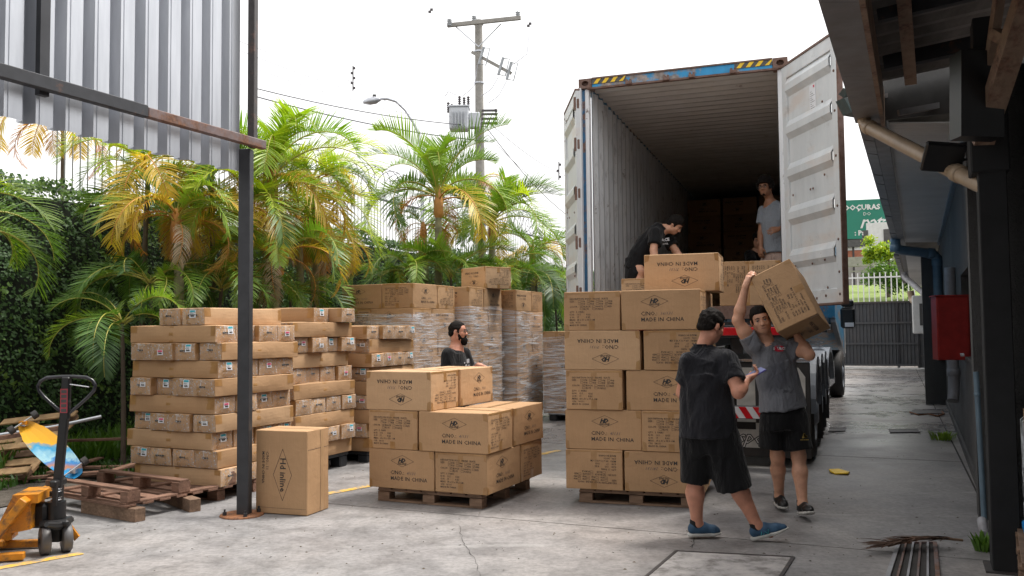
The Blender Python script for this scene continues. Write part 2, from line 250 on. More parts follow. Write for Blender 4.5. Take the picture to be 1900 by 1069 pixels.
class MB:
    """collects faces, then links them as one mesh object"""
    def __init__(s): s.v = []; s.f = []; s.mi = []; s.sm = []
    def add(s, vs, fs, mi=0, smooth=False):
        o = len(s.v); s.v.extend(tuple(v) for v in vs)
        for f in fs: s.f.append(tuple(i+o for i in f)); s.mi.append(mi); s.sm.append(smooth)
    def box(s, c, d, M=None, mi=0, bev=0):
        x, y, z = d[0]/2, d[1]/2, d[2]/2; b = min(bev, x*.9, y*.9, z*.9)
        if b <= 0:
            vs = [Vector((i*x, j*y, k*z)) for k in (-1, 1) for j in (-1, 1) for i in (-1, 1)]
            fs = [(0, 2, 3, 1), (4, 5, 7, 6), (0, 1, 5, 4), (2, 6, 7, 3), (0, 4, 6, 2), (1, 3, 7, 5)]
        else:
            vs = []; ix = {}
            for k in (-1, 1):
                for j in (-1, 1):
                    for i in (-1, 1):
                        for a in range(3):
                            p = [i*x, j*y, k*z]
                            for q in range(3):
                                if q != a: p[q] -= (i, j, k)[q]*b
                            ix[(i, j, k, a)] = len(vs); vs.append(Vector(p))
            fs = []
            for a in range(3):
                u, w = (a+1) % 3, (a+2) % 3
                for sg in (-1, 1):
                    q = []
                    for su, sw in ((-1, -1), (1, -1), (1, 1), (-1, 1)):
                        key = [0, 0, 0]; key[a] = sg; key[u] = su; key[w] = sw; q.append(ix[(*key, a)])
                    fs.append(tuple(q) if sg > 0 else tuple(reversed(q)))
                for su in (-1, 1):
                    for sw in (-1, 1):
                        q = []
                        for sg, ax in ((-1, u), (1, u), (1, w), (-1, w)):
                            key = [0, 0, 0]; key[a] = sg; key[u] = su; key[w] = sw; q.append(ix[(*key, ax)])
                        fs.append(tuple(q) if su*sw > 0 else tuple(reversed(q)))
            for i in (-1, 1):
                for j in (-1, 1):
                    for k in (-1, 1):
                        q = [ix[(i, j, k, a)] for a in range(3)]; fs.append(tuple(q) if i*j*k > 0 else tuple(reversed(q)))
        c = Vector(c)
        vs = [(M @ v if M is not None else v)+c for v in vs]
        s.add(vs, fs, mi); return s
    def beam(s, p, q, w, h, mi=0, up=(0, 0, 1), bev=0):
        p, q = Vector(p), Vector(q); d = (q-p); L = d.length; d.normalize(); u = Vector(up)
        sd_ = d.cross(u); sd_ = sd_.normalized() if sd_.length > 1e-4 else Vector((1, 0, 0)); u = sd_.cross(d)
        M = Matrix((sd_, d, u)).transposed(); return s.box((p+q)/2, (w, L, h), M, mi, bev)
    def tube(s, pts, r, n=8, mi=0, caps=True):
        pts = [Vector(p) for p in pts]; N = len(pts); rs = r if isinstance(r, (list, tuple)) else [r]*N
        vs = []; fs = []; ref = None
        for i, p in enumerate(pts):
            d = (pts[min(i+1, N-1)]-pts[max(i-1, 0)]).normalized()
            if ref is None: ref = d.cross(Vector((0, 0, 1)) if abs(d.z) < .9 else Vector((1, 0, 0))).normalized()
            a = (ref-d*ref.dot(d)).normalized(); ref = a; b = d.cross(a)
            for k in range(n):
                t = 2*math.pi*k/n; vs.append(p+(a*math.cos(t)+b*math.sin(t))*rs[i])
        for i in range(N-1):
            for k in range(n):
                k2 = (k+1) % n; fs.append((i*n+k, i*n+k2, (i+1)*n+k2, (i+1)*n+k))
        s.add(vs, fs, mi, True)
        if caps: s.add([vs[k] for k in range(n)], [tuple(reversed(range(n)))], mi); s.add([vs[(N-1)*n+k] for k in range(n)], [tuple(range(n))], mi)
        return s
    def prism(s, poly, off, mi=0):
        """closed polygon (list of 3D points) extruded by the vector off"""
        n = len(poly); P = [Vector(p) for p in poly]; o = Vector(off); s.add(P+[p+o for p in P], [tuple(reversed(range(n))), tuple(range(n, 2*n))]+[(i, (i+1) % n, (i+1) % n+n, i+n) for i in range(n)], mi); return s
    def sheet(s, prof, off, mi=0):
        """open polyline swept by a vector"""
        n = len(prof); P = [Vector(p) for p in prof]; o = Vector(off); s.add(P+[p+o for p in P], [(i, i+1, i+1+n, i+n) for i in range(n-1)], mi); return s
    def quad(s, a, b, c, d, mi=0): s.add([a, b, c, d], [(0, 1, 2, 3)], mi); return s
    def disc(s, c, nrm, r, h, n=20, mi=0):
        c, nrm = Vector(c), Vector(nrm).normalized(); return s.tube([c-nrm*h/2, c+nrm*h/2], r, n, mi)
    def lathe(s, c, axis, prof, n=24, mi=0):
        c = Vector(c); ax = Vector(axis).normalized(); a = ax.cross(Vector((0, 0, 1)) if abs(ax.z) < .9 else Vector((1, 0, 0))).normalized(); b = ax.cross(a); vs = []; fs = []
        for (r, h) in prof:
            for k in range(n):
                t = 2*math.pi*k/n; vs.append(c+ax*h+(a*math.cos(t)+b*math.sin(t))*r)
        for i in range(len(prof)-1):
            for k in range(n): k2 = (k+1) % n; fs.append((i*n+k, i*n+k2, (i+1)*n+k2, (i+1)*n+k))
        s.add(vs, fs, mi, True); return s
    def mesh(s, name, mats_):
        me = bpy.data.meshes.new(name); me.from_pydata(s.v, [], s.f)
        for m in (mats_ if isinstance(mats_, (list, tuple)) else [mats_]): me.materials.append(MT[m] if isinstance(m, str) else m)
        me.polygons.foreach_set('material_index', s.mi); me.polygons.foreach_set('use_smooth', s.sm); me.update(); return me
    def build(s, name, mats_, parent=None, **k): return link(name, s.mesh(name, mats_), parent, **k)

def link(name, data, parent=None, loc=None, mat=None, kind=None, label=None):
    o = bpy.data.objects.new(name, data); COL.objects.link(o)
    if parent: o.parent = parent
    if mat is not None: o.matrix_local = mat
    elif loc is not None: o.location = loc
    if kind: o['kind'] = kind
    if label: o['label'] = label
    return o
def thing(name, label, cat, loc=(0, 0, 0), rz=0, group=None, data=None):
    o = bpy.data.objects.new(name, data); COL.objects.link(o); o.location = loc; o.rotation_euler = (0, 0, rz)
    o['label'] = label; o['category'] = cat
    if group: o['group'] = group
    return o
def tag(o, label, cat, group=None):
    o['label'] = label; o['category'] = cat
    if group: o['group'] = group
    return o
def frame(th):        # local x to the right, local y away from the camera, turned clockwise by th degrees
    t = R_(th); return -t
def loc2(o, th, x, y, z=0):
    t = R_(th); return Vector((o[0]+x*math.cos(t)+y*math.sin(t), o[1]-x*math.sin(t)+y*math.cos(t), z))
TXT = {}
def text(body, size, shear=0, bold=0, align='LEFT', space=1.0):
    """vertices and faces of a flat text, baseline at the origin"""
    k = (body, size, shear, bold, align, space)
    if k in TXT: return TXT[k]
    c = bpy.data.curves.new('t', 'FONT'); c.body = body; c.size = size; c.shear = shear; c.offset = bold; c.align_x = align; c.resolution_u = 1; c.space_character = space
    o = bpy.data.objects.new('t', c); me = bpy.data.meshes.new_from_object(o)
    vs = [(v.co.x, v.co.y) for v in me.vertices]; fs = [tuple(p.vertices) for p in me.polygons]
    bpy.data.objects.remove(o); bpy.data.meshes.remove(me); bpy.data.curves.remove(c); TXT[k] = (vs, fs); return vs, fs
def stroke(a, b, w):
    a, b = Vector(a), Vector(b); d = (b-a).normalized(); n = Vector((-d.y, d.x))*w/2
    return [tuple(a-n), tuple(b-n), tuple(b+n), tuple(a+n)], [(0, 1, 2, 3)]
def put_text(mb, body, size, org, ux, uy, mi=0, **k):
    vs, fs = text(body, size, **k); org, ux, uy = Vector(org), Vector(ux), Vector(uy)
    mb.add([org+ux*a+uy*b for a, b in vs], fs, mi)
def corr(L, period, depth, f1=.25, f2=.25):
    """trapezoidal corrugation profile: list of (s, h)"""
    out = []; n = int(round(L/period)); p = L/n; top = p*(1-f1-f2)/2
    for i in range(n):
        s = i*p; out += [(s, 0), (s+top, 0), (s+top+p*f1, depth), (s+2*top+p*f1, depth)]
    out.append((L, 0)); return out
# ================================================================ GROUND
B_DIR = Vector((.4245, .905, 0)); B_NRM = Vector((-.905, .4245, 0))
B_TH = 25.13
def BL(a, Y, z=0): return Vector((a+.469*Y, Y, z))      # a line parallel to the building: X = a + .469 Y
g = MB(); g.quad((-300, -60, -.02), (300, -60, -.02), (300, 500, -.02), (-300, 500, -.02)); o = g.build('ground', 'earth'); o['kind'] = 'structure'
yard = bpy.data.objects.new('yard_paving', None); COL.objects.link(yard); yard['kind'] = 'structure'
gv = MB(); gv.quad(BL(-8.3, -6, -.008), BL(9, -6, -.008), BL(9, 36, -.008), BL(-8.3, 36, -.008)); gv.build('joint_bed', 'groove', yard)
# slabs: joints follow the width direction seen in the photograph
th = R_(B_TH-1.2); ex = Vector((math.cos(th), -math.sin(th), 0)); ey = Vector((math.sin(th), math.cos(th), 0))
J0 = G(1000, 968)
ys = [-14, -9, -4.5, 0, 4.6, 9.2, 13.8, 18.4, 23, 28, 34]; xs = [-16, -6.4, 3.3, 16]
for j in range(len(ys)-1):
    for i in range(len(xs)-1):
        gp = .010
        c = [(xs[i]+gp, ys[j]+gp), (xs[i+1]-gp, ys[j]+gp), (xs[i+1]-gp, ys[j+1]-gp), (xs[i]+gp, ys[j+1]-gp)]
        P = [J0+ex*a+ey*b for a, b in c]
        # clip to the strip between verge and building interior
        def clip(P, lim, sg):
            out = []
            for k in range(len(P)):
                p, q = P[k], P[(k+1) % len(P)]; fp = sg*(p.x-.469*p.y-lim); fq = sg*(q.x-.469*q.y-lim)
                if fp >= 0: out.append(p)
                if fp*fq < 0: out.append(p+(q-p)*(fp/(fp-fq)))
            return out
        P = clip(P, -8.2, 1); P = clip(P, 9, -1) if len(P) > 2 else P
        if len(P) < 3: continue
        s = MB(); n = len(P); z = rnd.uniform(-.0012, .0012)
        s.add([(p.x, p.y, z) for p in P]+[(p.x, p.y, -.008) for p in P], [tuple(range(n))]+[(k, k+n, (k+1) % n+n, (k+1) % n) for k in range(n)])
        s.build('slab', 'concrete', yard)
# painted lines, cracks
def strip_line(pts, w, z, name, mat, parent, jit=0):
    s = MB(); P = [Vector((p.x, p.y, z)) for p in pts]; L = []; Rr = []
    for i, p in enumerate(P):
        d = (P[min(i+1, len(P)-1)]-P[max(0, i-1)]).normalized(); n = Vector((-d.y, d.x, 0)); ww = w*(1+rnd.uniform(-jit, jit))/2; L.append(p+n*ww); Rr.append(p-n*ww)
    s.add(L+Rr, [(i, i+len(P), i+len(P)+1, i+1) for i in range(len(P)-1)]); return s.build(name, mat, parent)
strip_line([G(-90, 1071), G(152, 1027)], .085, .004, 'painted_line', 'line', yard)
strip_line([G(585, 921), G(700, 899)], .10, .004, 'painted_line', 'line', yard)
strip_line([G(1008, 842), G(1040, 836)], .10, .004, 'painted_line', 'line', yard)
strip_line([G(900, 860), G(1012, 842)], .10, .004, 'painted_line', 'line', yard)
def crack(pts, w=.006):
    P = []
    for a, b in zip(pts, pts[1:]):
        for k in range(7):
            t = k/7; p = a.lerp(b, t); P.append(p+Vector((rnd.uniform(-.012, .012), rnd.uniform(-.02, .02), 0)))
    P.append(pts[-1]); strip_line(P, w, .0035, 'crack', 'groove', yard, .7)
crack([G(853, 975), G(860, 1010), G(876, 1030), G(888, 1060), G(892, 1090)], .003)
crack([G(1275, 985), G(1290, 998), G(1284, 1018)], .006)
crack([G(1590, 750), G(1640, 748), G(1690, 752)], .02); crack([G(1560, 716), G(1600, 722), G(1650, 718)], .02)
# concrete inspection cover with an iron frame
c4 = [G(1255, 1024), G(1472, 1035), G(1432, 1098), G(1168, 1098)]
cv = thing('inspection_cover', 'square pale blotchy concrete inspection cover sunk in the yard floor in the foreground', 'inspection cover', (0, 0, 0))
s = MB(); cc = sum(c4, Vector())/4; s.prism([p.lerp(cc, .035)+Vector((0, 0, .001)) for p in c4], (0, 0, .006)); s.build('cover_slab', 'cover', cv)
s = MB()
for i in range(4):
    a, b = c4[i], c4[(i+1) % 4]; s.beam(a+Vector((0, 0, .003)), b+Vector((0, 0, .003)), .022, .012)
s.build('cover_frame', 'steel_brown', cv)
for (pts, lb) in (([(1649, 798), (1703, 798), (1707, 803), (1652, 804)], 'small dark drain cover in the wet lane nearest the warehouse wall'), ([(1540, 796), (1570, 795), (1568, 801), (1537, 802)], 'small dark drain cover beside the truck wheels'), ([(1693, 762), (1748, 762), (1750, 768), (1690, 769)], 'rust brown iron cover at the foot of the far wall')):
    s = MB(); q = [G(*p) for p in pts]; s.prism([p+Vector((0, 0, .001)) for p in q], (0, 0, .01)); s.beam(q[0]+Vector((0, 0, .008)), q[1]+Vector((0, 0, .008)), .02, .014); s.beam(q[2]+Vector((0, 0, .008)), q[3]+Vector((0, 0, .008)), .02, .014)
    tag(s.build('drain_cover', 'steel_brown'), lb, 'drain cover', 'small drain covers in the lane')
# trench grate
gr = thing('drain_grate', 'steel bar drain grate with five long slots under the dead palm frond', 'drain grate')
a0, a1, b0, b1 = G(1668, 1009), G(1735, 1009), G(1640, 1095), G(1742, 1095)
s = MB(); s.prism([p+Vector((0, 0, .0005)) for p in (a0, b0, b1, a1)], (0, 0, .003)); s.build('grate_pit', 'groove', gr)
for k in range(6):
    t = k/5; s = MB(); z = Vector((0, 0, .009)); s.beam(a0.lerp(a1, t)+z, b0.lerp(b1, t)+z, .026 if k in (0, 5) else .013, .014); s.build('grate_bar', 'steel_rust' if k % 2 else 'pvc_grey', gr)
s = MB(); s.beam(a0+Vector((0, 0, .009)), a1+Vector((0, 0, .009)), .022, .012); s.build('grate_frame', 'steel_rust', gr)
# yellow scrap
s = MB(); q = [G(1538, 873), G(1556, 874), G(1577, 878), G(1574, 882), G(1550, 881), G(1540, 878)]; s.prism([p+Vector((0, 0, .003+.012*(i % 2))) for i, p in enumerate(q)], (0, 0, .012)); tag(s.build('litter', 'yellow'), 'crumpled yellow scrap lying on the wet concrete lane', 'litter')

# verge: earth, kerb, weeds
s = MB(); n = 40; vs = []; fs = []
for i in range(n+1):
    Y = 3+i*.75
    for j in range(9):
        a = -8.25-j*.35; z = .01+.05*j/8+.05*noise.noise(Vector((a*1.3, Y*1.1, 0))) if j else .0; vs.append(BL(a, Y, max(z, .002)))
for i in range(n):
    for j in range(8): k = i*9+j; fs.append((k, k+1, k+10, k+9))
s.add(vs, fs, 0, True); o = s.build('verge_soil', 'earth'); o['kind'] = 'structure'
def grass(name, label_, n, area, hmin, hmax, mat, w=.006, lean=.5, seed=3):
    r = random.Random(seed); m = MB()
    for _ in range(n):
        p = area(r)
        if p is None: continue
        h = r.uniform(hmin, hmax); a = r.uniform(0, 6.283); d = Vector((math.cos(a), math.sin(a), 0)); sd_ = Vector((-d.y, d.x, 0))*w*r.uniform(.6, 1.6); l = d*h*r.uniform(.1, lean)
        m.add([p-sd_, p+sd_, p+l*.4+Vector((0, 0, h*.6))+sd_*.8, p+l*.4+Vector((0, 0, h*.6))-sd_*.8, p+l+Vector((0, 0, h))], [(0, 1, 2, 3), (3, 2, 4)])
    o = m.build(name, mat); o['kind'] = 'stuff'; o['label'] = label_; return o
def verge_pt(r):
    Y = r.uniform(6, 13); a = r.uniform(-11, -8.4); p = BL(a, Y)
    if noise.noise(Vector((p.x*1.4, p.y*1.4, 4))) < -.12+.35*(a < -9.2 and -.3 or .1): return None
    p.z = .03; return p
grass('verge_weeds', 'low green weeds growing on the earth strip at the hedge foot', 15000, verge_pt, .03, .13, 'weed', .012, .9)
grass('tall_weeds', 'taller leafy weeds against the hedge', 2500, lambda r: BL(r.uniform(-11, -9.6), r.uniform(7, 12), .04), .12, .38, 'weed', .018, .7, 8)
def tuft(c, rad, n, h, lb, seed):
    r = random.Random(seed); m = MB()
    for _ in range(n):
        a = r.uniform(0, 6.28); q = r.uniform(0, rad); p = Vector((c.x+math.cos(a)*q, c.y+math.sin(a)*q, 0)); hh = h*r.uniform(.4, 1); d = Vector((math.cos(a), math.sin(a), 0)); sd_ = Vector((-d.y, d.x, 0))*.006; l = d*hh*.5
        m.add([p-sd_, p+sd_, p+l*.5+Vector((0, 0, hh*.7))+sd_*1.8, p+l*.5+Vector((0, 0, hh*.7))-sd_*1.8, p+l+Vector((0, 0, hh))], [(0, 1, 2, 3), (3, 2, 4)])
    tag(m.build('weed_tuft', 'weed'), lb, 'weed', 'weeds along the warehouse wall')
tuft(G(1826, 1022), .06, 70, .13, 'small green weed tuft by the thin pipe end at the column foot', 1)
tuft(G(1750, 816), .16, 120, .13, 'wide green weed tuft further along the warehouse wall foot', 2)

# ================================================================ HEDGE WALL, FENCE, RAZOR WIRE
A_H = -10.9; HZ = 3.45
hd = MB(); hd.prism([BL(A_H-.5, 3.0, -.02), BL(A_H-.15, 3.0, -.02), BL(A_H-.15, 32, -.02), BL(A_H-.5, 32, -.02)], (0, 0, HZ-.15)); hw = hd.build('boundary_wall', 'ivy_core'); tag(hw, 'tall boundary wall hidden under dark creeping fig ivy', 'wall')
r = random.Random(5); m = MB()
for _ in range(120000):
    Y = 5+27*r.random()**1.25; zz = r.uniform(0.05, 1)*HZ
    bul = .16*noise.noise(Vector((Y*1.3, zz*1.6, 1)))+.10*noise.noise(Vector((Y*4, zz*4, 2)))+.12
    top = HZ+.14*noise.noise(Vector((Y*1.1, 5, 0)))+.08*noise.noise(Vector((Y*5, 3, 0)))
    if r.random() < .16: zz = top+r.uniform(-.1, .05)-.02; dep = r.uniform(-.45, .25)
    else: zz = zz/HZ*top; dep = bul+r.uniform(-.05, .07)
    if noise.noise(Vector((Y*2.6, zz*2.6, 9))) < -.33 and r.random() < .7: continue
    p = BL(A_H, Y, zz)+Vector((.905, -.4245, 0))*dep
    sz = r.uniform(.014, .033)*(1+.02*(Y-5)); nrm = Vector((.905+r.uniform(-.7, .7), -.42+r.uniform(-.7, .7), .35+r.uniform(-.6, .8))).normalized()
    u = nrm.cross(Vector((r.uniform(-1, 1), r.uniform(-1, 1), r.uniform(-1, 1)))).normalized(); v = nrm.cross(u)
    lt = 1 if noise.noise(Vector((Y*1.9, zz*2.2, 17)))+.25*(zz > HZ*.8) > .28 else 0
    m.add([p-u*sz, p-v*sz*.6, p+u*sz, p+v*sz*.6], [(0, 1, 2, 3)], 1 if (lt and r.random() < .6) or r.random() < .03 else 0)
lv = m.build('ivy_leaves', ['ivy', 'ivy_light'], hw); lv['kind'] = 'stuff'
fz0, fz1 = HZ-.1, 4.35
fn = thing('bar_fence', 'thin vertical bar steel fence standing on top of the ivy covered wall', 'fence')
bar = MB(); bar.box((0, 0, (fz1-fz0)/2), (.013, .013, fz1-fz0)).box((0, 0, fz1-fz0+.05), (.006, .006, .12)); bm_ = bar.mesh('fence_bar', 'fence_paint')
Y = 11.2; k = 0
while Y < 27:
    link('fence_bar', bm_, fn, loc=BL(A_H-.3, Y, fz0)); Y += .105; k += 1
for z in (fz0+.1, fz1-.02): s = MB(); s.beam(BL(A_H-.3, 11.1, z), BL(A_H-.3, 27, z), .03, .04); s.build('fence_rail', 'wire', fn)
def coil(Y0, Y1, lb):
    m = MB(); pts = []; n = int((Y1-Y0)*95)
    for i in range(n):
        t = i/n; Y = Y0+(Y1-Y0)*t; a = i*2*math.pi/24; c = BL(A_H-.3, Y, fz1+.26); pts.append(c+B_NRM*.33*math.cos(a)+Vector((0, 0, .05+.33*math.sin(a)))+B_DIR*.04*math.sin(a*.5))
    m.tube(pts, .0075, 4)
    for i in range(0, n-1, 2):
        p = pts[i]; d = (pts[i+1]-p).normalized(); q = d.cross(Vector((rnd.uniform(-1, 1), rnd.uniform(-1, 1), rnd.uniform(-1, 1)))).normalized(); m.add([p-d*.02, p+q*.022, p+d*.02, p-q*.022], [(0, 1, 2, 3)])
    return tag(m.build('razor_wire', 'wire'), lb, 'razor wire')
coil(12, 26, 'coiled razor wire running along the top of the bar fence')

# ================================================================ PALMS
def frond_mesh(seed, L, elev, droop, mat, stem='rachis', pairs=34, lf=.42, vee=.7, sparse=0, hang=.35):
    pairs = int(pairs*1.3); lf *= .95
    r = random.Random(seed); m = MB(); N = 14; pts = []; p = Vector((0, 0, 0)); ang = elev; sw = r.uniform(-.25, .25); yaw = 0
    for i in range(N+1):
        pts.append(p.copy()); ang -= droop/N*(1+.9*i/N); yaw += sw/N
        p = p+Vector((math.cos(ang)*math.cos(yaw), math.cos(ang)*math.sin(yaw), math.sin(ang)))*L/N
    m.tube(pts, [.013*(1-.85*i/N)+.0015 for i in range(N+1)], 5, 1)
    for k in range(pairs):
        t = .17+.83*(k+.5)/pairs; f = t*N; i = min(int(f), N-1); c = pts[i].lerp(pts[i+1], f-i); d = (pts[i+1]-pts[i]).normalized()
        side = d.cross(Vector((0, 0, 1))).normalized(); up = side.cross(d)
        prof = math.sin(math.pi*min(1, (t-.10)/.95))**.6; ll = lf*prof*r.uniform(.85, 1.1)
        for sg in (-1, 1):
            if r.random() < sparse: continue
            v = vee+r.uniform(-.18, .18); fw = .55+.5*t+r.uniform(-.1, .1)
            dd = (side*sg*math.cos(v)+up*math.sin(v)+d*fw).normalized(); q = c.copy(); w0 = .0058*r.uniform(.8, 1.25)*(L/1.6)**.3; P = []
            seg = 4; wd = up.cross(dd).normalized()
            for j in range(seg+1):
                w = w0*(1, 1.5, 1.35, .85, .05)[j]; P += [q-wd*w*sg, q+wd*w*sg]
                q = q+dd*ll/seg; dd = (dd+Vector((0, 0, -hang*(.35+.55*j/seg)*r.uniform(.5, 1.4)))).normalized(); wd = (wd-dd*wd.dot(dd)).normalized()
            m.add(P, [(2*j, 2*j+1, 2*j+3, 2*j+2) for j in range(seg)])
    return m.mesh('frond', [mat, stem])
FR = {}
def bank(key, mat, stem, n, **k):
    FR[key] = [frond_mesh(hash_(key)+i*13, 1.0*k.get('L', 1.6), (k.get('elev', .9))+.12*(i-n/2), k.get('droop', 1.5)+.18*(i % 3), mat, stem, k.get('pairs', 34), k.get('lf', .42), k.get('vee', .6), k.get('sparse', 0), k.get('hang', .3)) for i in range(n)]
def hash_(s_): return sum(ord(c)*(i+3) for i, c in enumerate(s_))
bank('green_up', 'frond_green', 'rachis', 3, elev=1.3, droop=.9, vee=.75, hang=.14, pairs=42, lf=.46); bank('green', 'frond_green', 'rachis', 4, elev=.95, droop=1.5, vee=.5, hang=.22, pairs=40); bank('dark', 'frond_dark', 'rachis', 4, elev=.75, droop=1.35, vee=.35, hang=.16, pairs=42, lf=.40)
bank('lime', 'frond_lime', 'rachis', 4, elev=1.15, droop=1.45, vee=.6, hang=.2, pairs=40, lf=.45); bank('gold', 'frond_gold', 'rachis_o', 3, elev=.7, droop=1.7, vee=.4, hang=.38, pairs=36); bank('orange', 'frond_orange', 'rachis_o', 3, elev=.45, droop=1.9, vee=.2, hang=.5, pairs=34, sparse=.1)
bank('dry', 'frond_dry', 'rachis_o', 3, elev=.1, droop=1.6, vee=.0, hang=.8, pairs=26, sparse=.25, lf=.36)
def palm(base, cz, size, mix, n, lb, seed, trunk_r=.05, lean=(0, 0), shaft=True, aim=None):
    n = int(n*1.2); r = random.Random(seed); t = thing('palm_tree', lb, 'palm tree', (base.x, base.y, 0), 0, 'palm trees in front of the ivy wall')
    top = Vector((lean[0], lean[1], cz))
    m = MB(); P = []; N = 18
    for i in range(N+1): f = i/N; P.append(Vector((lean[0]*f*f, lean[1]*f*f, cz*f)))
    rs = [trunk_r*(1.35-.45*i/N)*(1.10 if i % 2 else .97) for i in range(N+1)]
    m.tube(P, rs, 10); m.build('trunk', 'trunk' if trunk_r > .03 else 'bark', t)
    if shaft:
        m = MB(); h = .5*size; m.lathe(top-Vector((0, 0, h*.75)), (lean[0]*.4, lean[1]*.4, 1), [(trunk_r*.95, 0), (trunk_r*1.45, h*.12), (trunk_r*1.3, h*.5), (trunk_r*.8, h*.9), (trunk_r*.3, h*1.05)], 12); m.build('crownshaft', 'crownshaft', t)
    keys = [k for k, c in mix for _ in range(c)]
    for i in range(n):
        key = keys[i % len(keys)]; me = r.choice(FR[key]); a = (aim+r.uniform(-1.5, 1.5)) if (aim is not None and r.random() < .7) else i*2.399+r.uniform(-.3, .3)
        sc = size*r.uniform(.82, 1.15)*(.85 if key in ('dry', 'orange') else 1); tilt = r.uniform(-.25, .25)
        M = Matrix.Translation(top+Vector((0, 0, r.uniform(-.14, .06)*size))) @ Matrix.Rotation(a, 4, 'Z') @ Matrix.Rotation(tilt, 4, 'Y') @ Matrix.Rotation(r.uniform(-.4, .4), 4, 'X') @ Matrix.Scale(sc, 4)
        link('frond', me, t, mat=M)
PL = [  # px, crown py, Y, size, mix, n, label, trunk r
 (-150, 430, 6.9, .66, (('green', 3), ('lime', 2)), 7, 'palm at the left picture edge with long bright fronds hanging in front of the ivy', .05, True),
 (338, 405, 10.4, .82, (('orange', 2), ('gold', 3), ('green', 3), ('lime', 2), ('dry', 1)), 17, 'palm with orange crownshaft and drooping orange fronds left of the steel post', .055, True),
 (120, 215, 11.7, .85, (('gold', 2), ('orange', 3), ('green', 1)), 8, 'tall palm whose orange frond tips hang just below the metal sheet cladding', .022, False),
 (445, 395, 11.2, .88, (('lime', 3), ('gold', 3), ('green', 3), ('dry', 1)), 16, 'palm with leaning ringed trunk directly behind the steel post', .05, True),
 (515, 322, 11.7, 1.02, (('lime', 5), ('gold', 2), ('green', 2), ('orange', 1)), 19, 'tall yellow green palm just right of the steel post top', .06, True),
 (560, 405, 12.6, .86, (('gold', 3), ('lime', 3), ('orange', 2), ('dry', 2)), 17, 'palm with orange and brown drooping fronds left of the razor wire gap', .05, True),
 (505, 470, 11.3, .85, (('gold', 1), ('dry', 2), ('green', 4)), 13, 'palm with grey dried fronds hanging behind the right of the post', .045, True),
 (600, 440, 13.2, .66, (('gold', 3), ('lime', 2), ('orange', 3), ('green', 2)), 15, 'palm with long orange brown fronds hanging beside the ivy at the fence gap', .04, True),
 (265, 318, 10.8, .80, (('gold', 3), ('green', 3), ('lime', 2)), 14, 'palm crown right under the lower edge of the metal cladding', .03, False),
 (400, 315, 11.6, .85, (('lime', 3), ('green', 3), ('gold', 2)), 15, 'palm crown under the cladding corner left of the post', .03, False),
 (590, 330, 13.0, .85, (('lime', 4), ('gold', 3), ('green', 2)), 15, 'yellow green palm filling the gap right of the tallest palm', .04, False),
 (232, 600, 9.7, .66, (('dark', 4), ('green', 3)), 12, 'low dark green palm left of the skate carton stack against the ivy', .022, False),
 (290, 525, 10.3, .70, (('dark', 4), ('green', 3)), 13, 'dark green palm behind the top of the leftmost carton stack', .022, False),
 (395, 530, 10.9, .75, (('dark', 3), ('green', 4)), 12, 'low palm behind the leftmost stack next to the steel post', .022, False),
 (545, 545, 12.2, .75, (('green', 4), ('dark', 3)), 12, 'low palm above the second carton stack', .022, False),
 (812, 362, 16.0, 1.15, (('green_up', 4), ('green', 4), ('gold', 1), ('orange', 1)), 19, 'tall palm with pale trunk and wide green crown under the street lamp', .065, True),
 (795, 420, 16.4, .62, (('green', 2), ('orange', 2), ('dry', 2)), 9, 'thin palm with orange trunk beside the pale trunked palm', .05, True),
 (912, 412, 17.0, 1.12, (('green_up', 4), ('green', 4), ('lime', 1), ('gold', 1)), 19, 'green palm under the utility pole left of the container', .06, True),
 (893, 335, 17.6, .55, (('dry', 3), ('orange', 2), ('gold', 2), ('green', 1)), 13, 'palm top with brown dead leaves just below the transformer', .05, True),
 (990, 465, 18.6, .85, (('gold', 2), ('green', 4), ('dry', 1)), 13, 'palm with drooping fronds touching the left container door', .05, True),
 (765, 500, 15.2, .68, (('green', 4), ('dark', 3)), 13, 'low bushy palm left of the pale trunked palm', .022, False),
 (845, 510, 15.6, .8, (('green_up', 3), ('green', 4)), 13, 'low bushy palm above the bearded man', .022, False),
 (700, 510, 15.4, .62, (('green', 4), ('gold', 1), ('dark', 2)), 11, 'low palm right of the ivy under the razor wire', .022, False),
 (930, 515, 16.2, .85, (('dark', 3), ('green', 4)), 12, 'low dark palm behind the tallest wrapped stack', .022, False),
 (1000, 520, 17.6, .95, (('dark', 4), ('green', 3)), 13, 'low dark palm left of the container door bottom', .022, False),
 (1035, 545, 19.5, 1.0, (('dark', 4), ('green', 2)), 12, 'dark palm half hidden behind the left container door', .022, False),
]
for i, (px, py, Y, sz, mx, n, lb, tr, sh) in enumerate(PL):
    c = AT(px, py, Y); palm(Vector((c.x, c.y, 0)), c.z, sz, mx, n, lb, 100+i, tr, shaft=sh, lean=(rnd.uniform(-.12, .12), 0), aim=(-.3 if i == 0 else None))

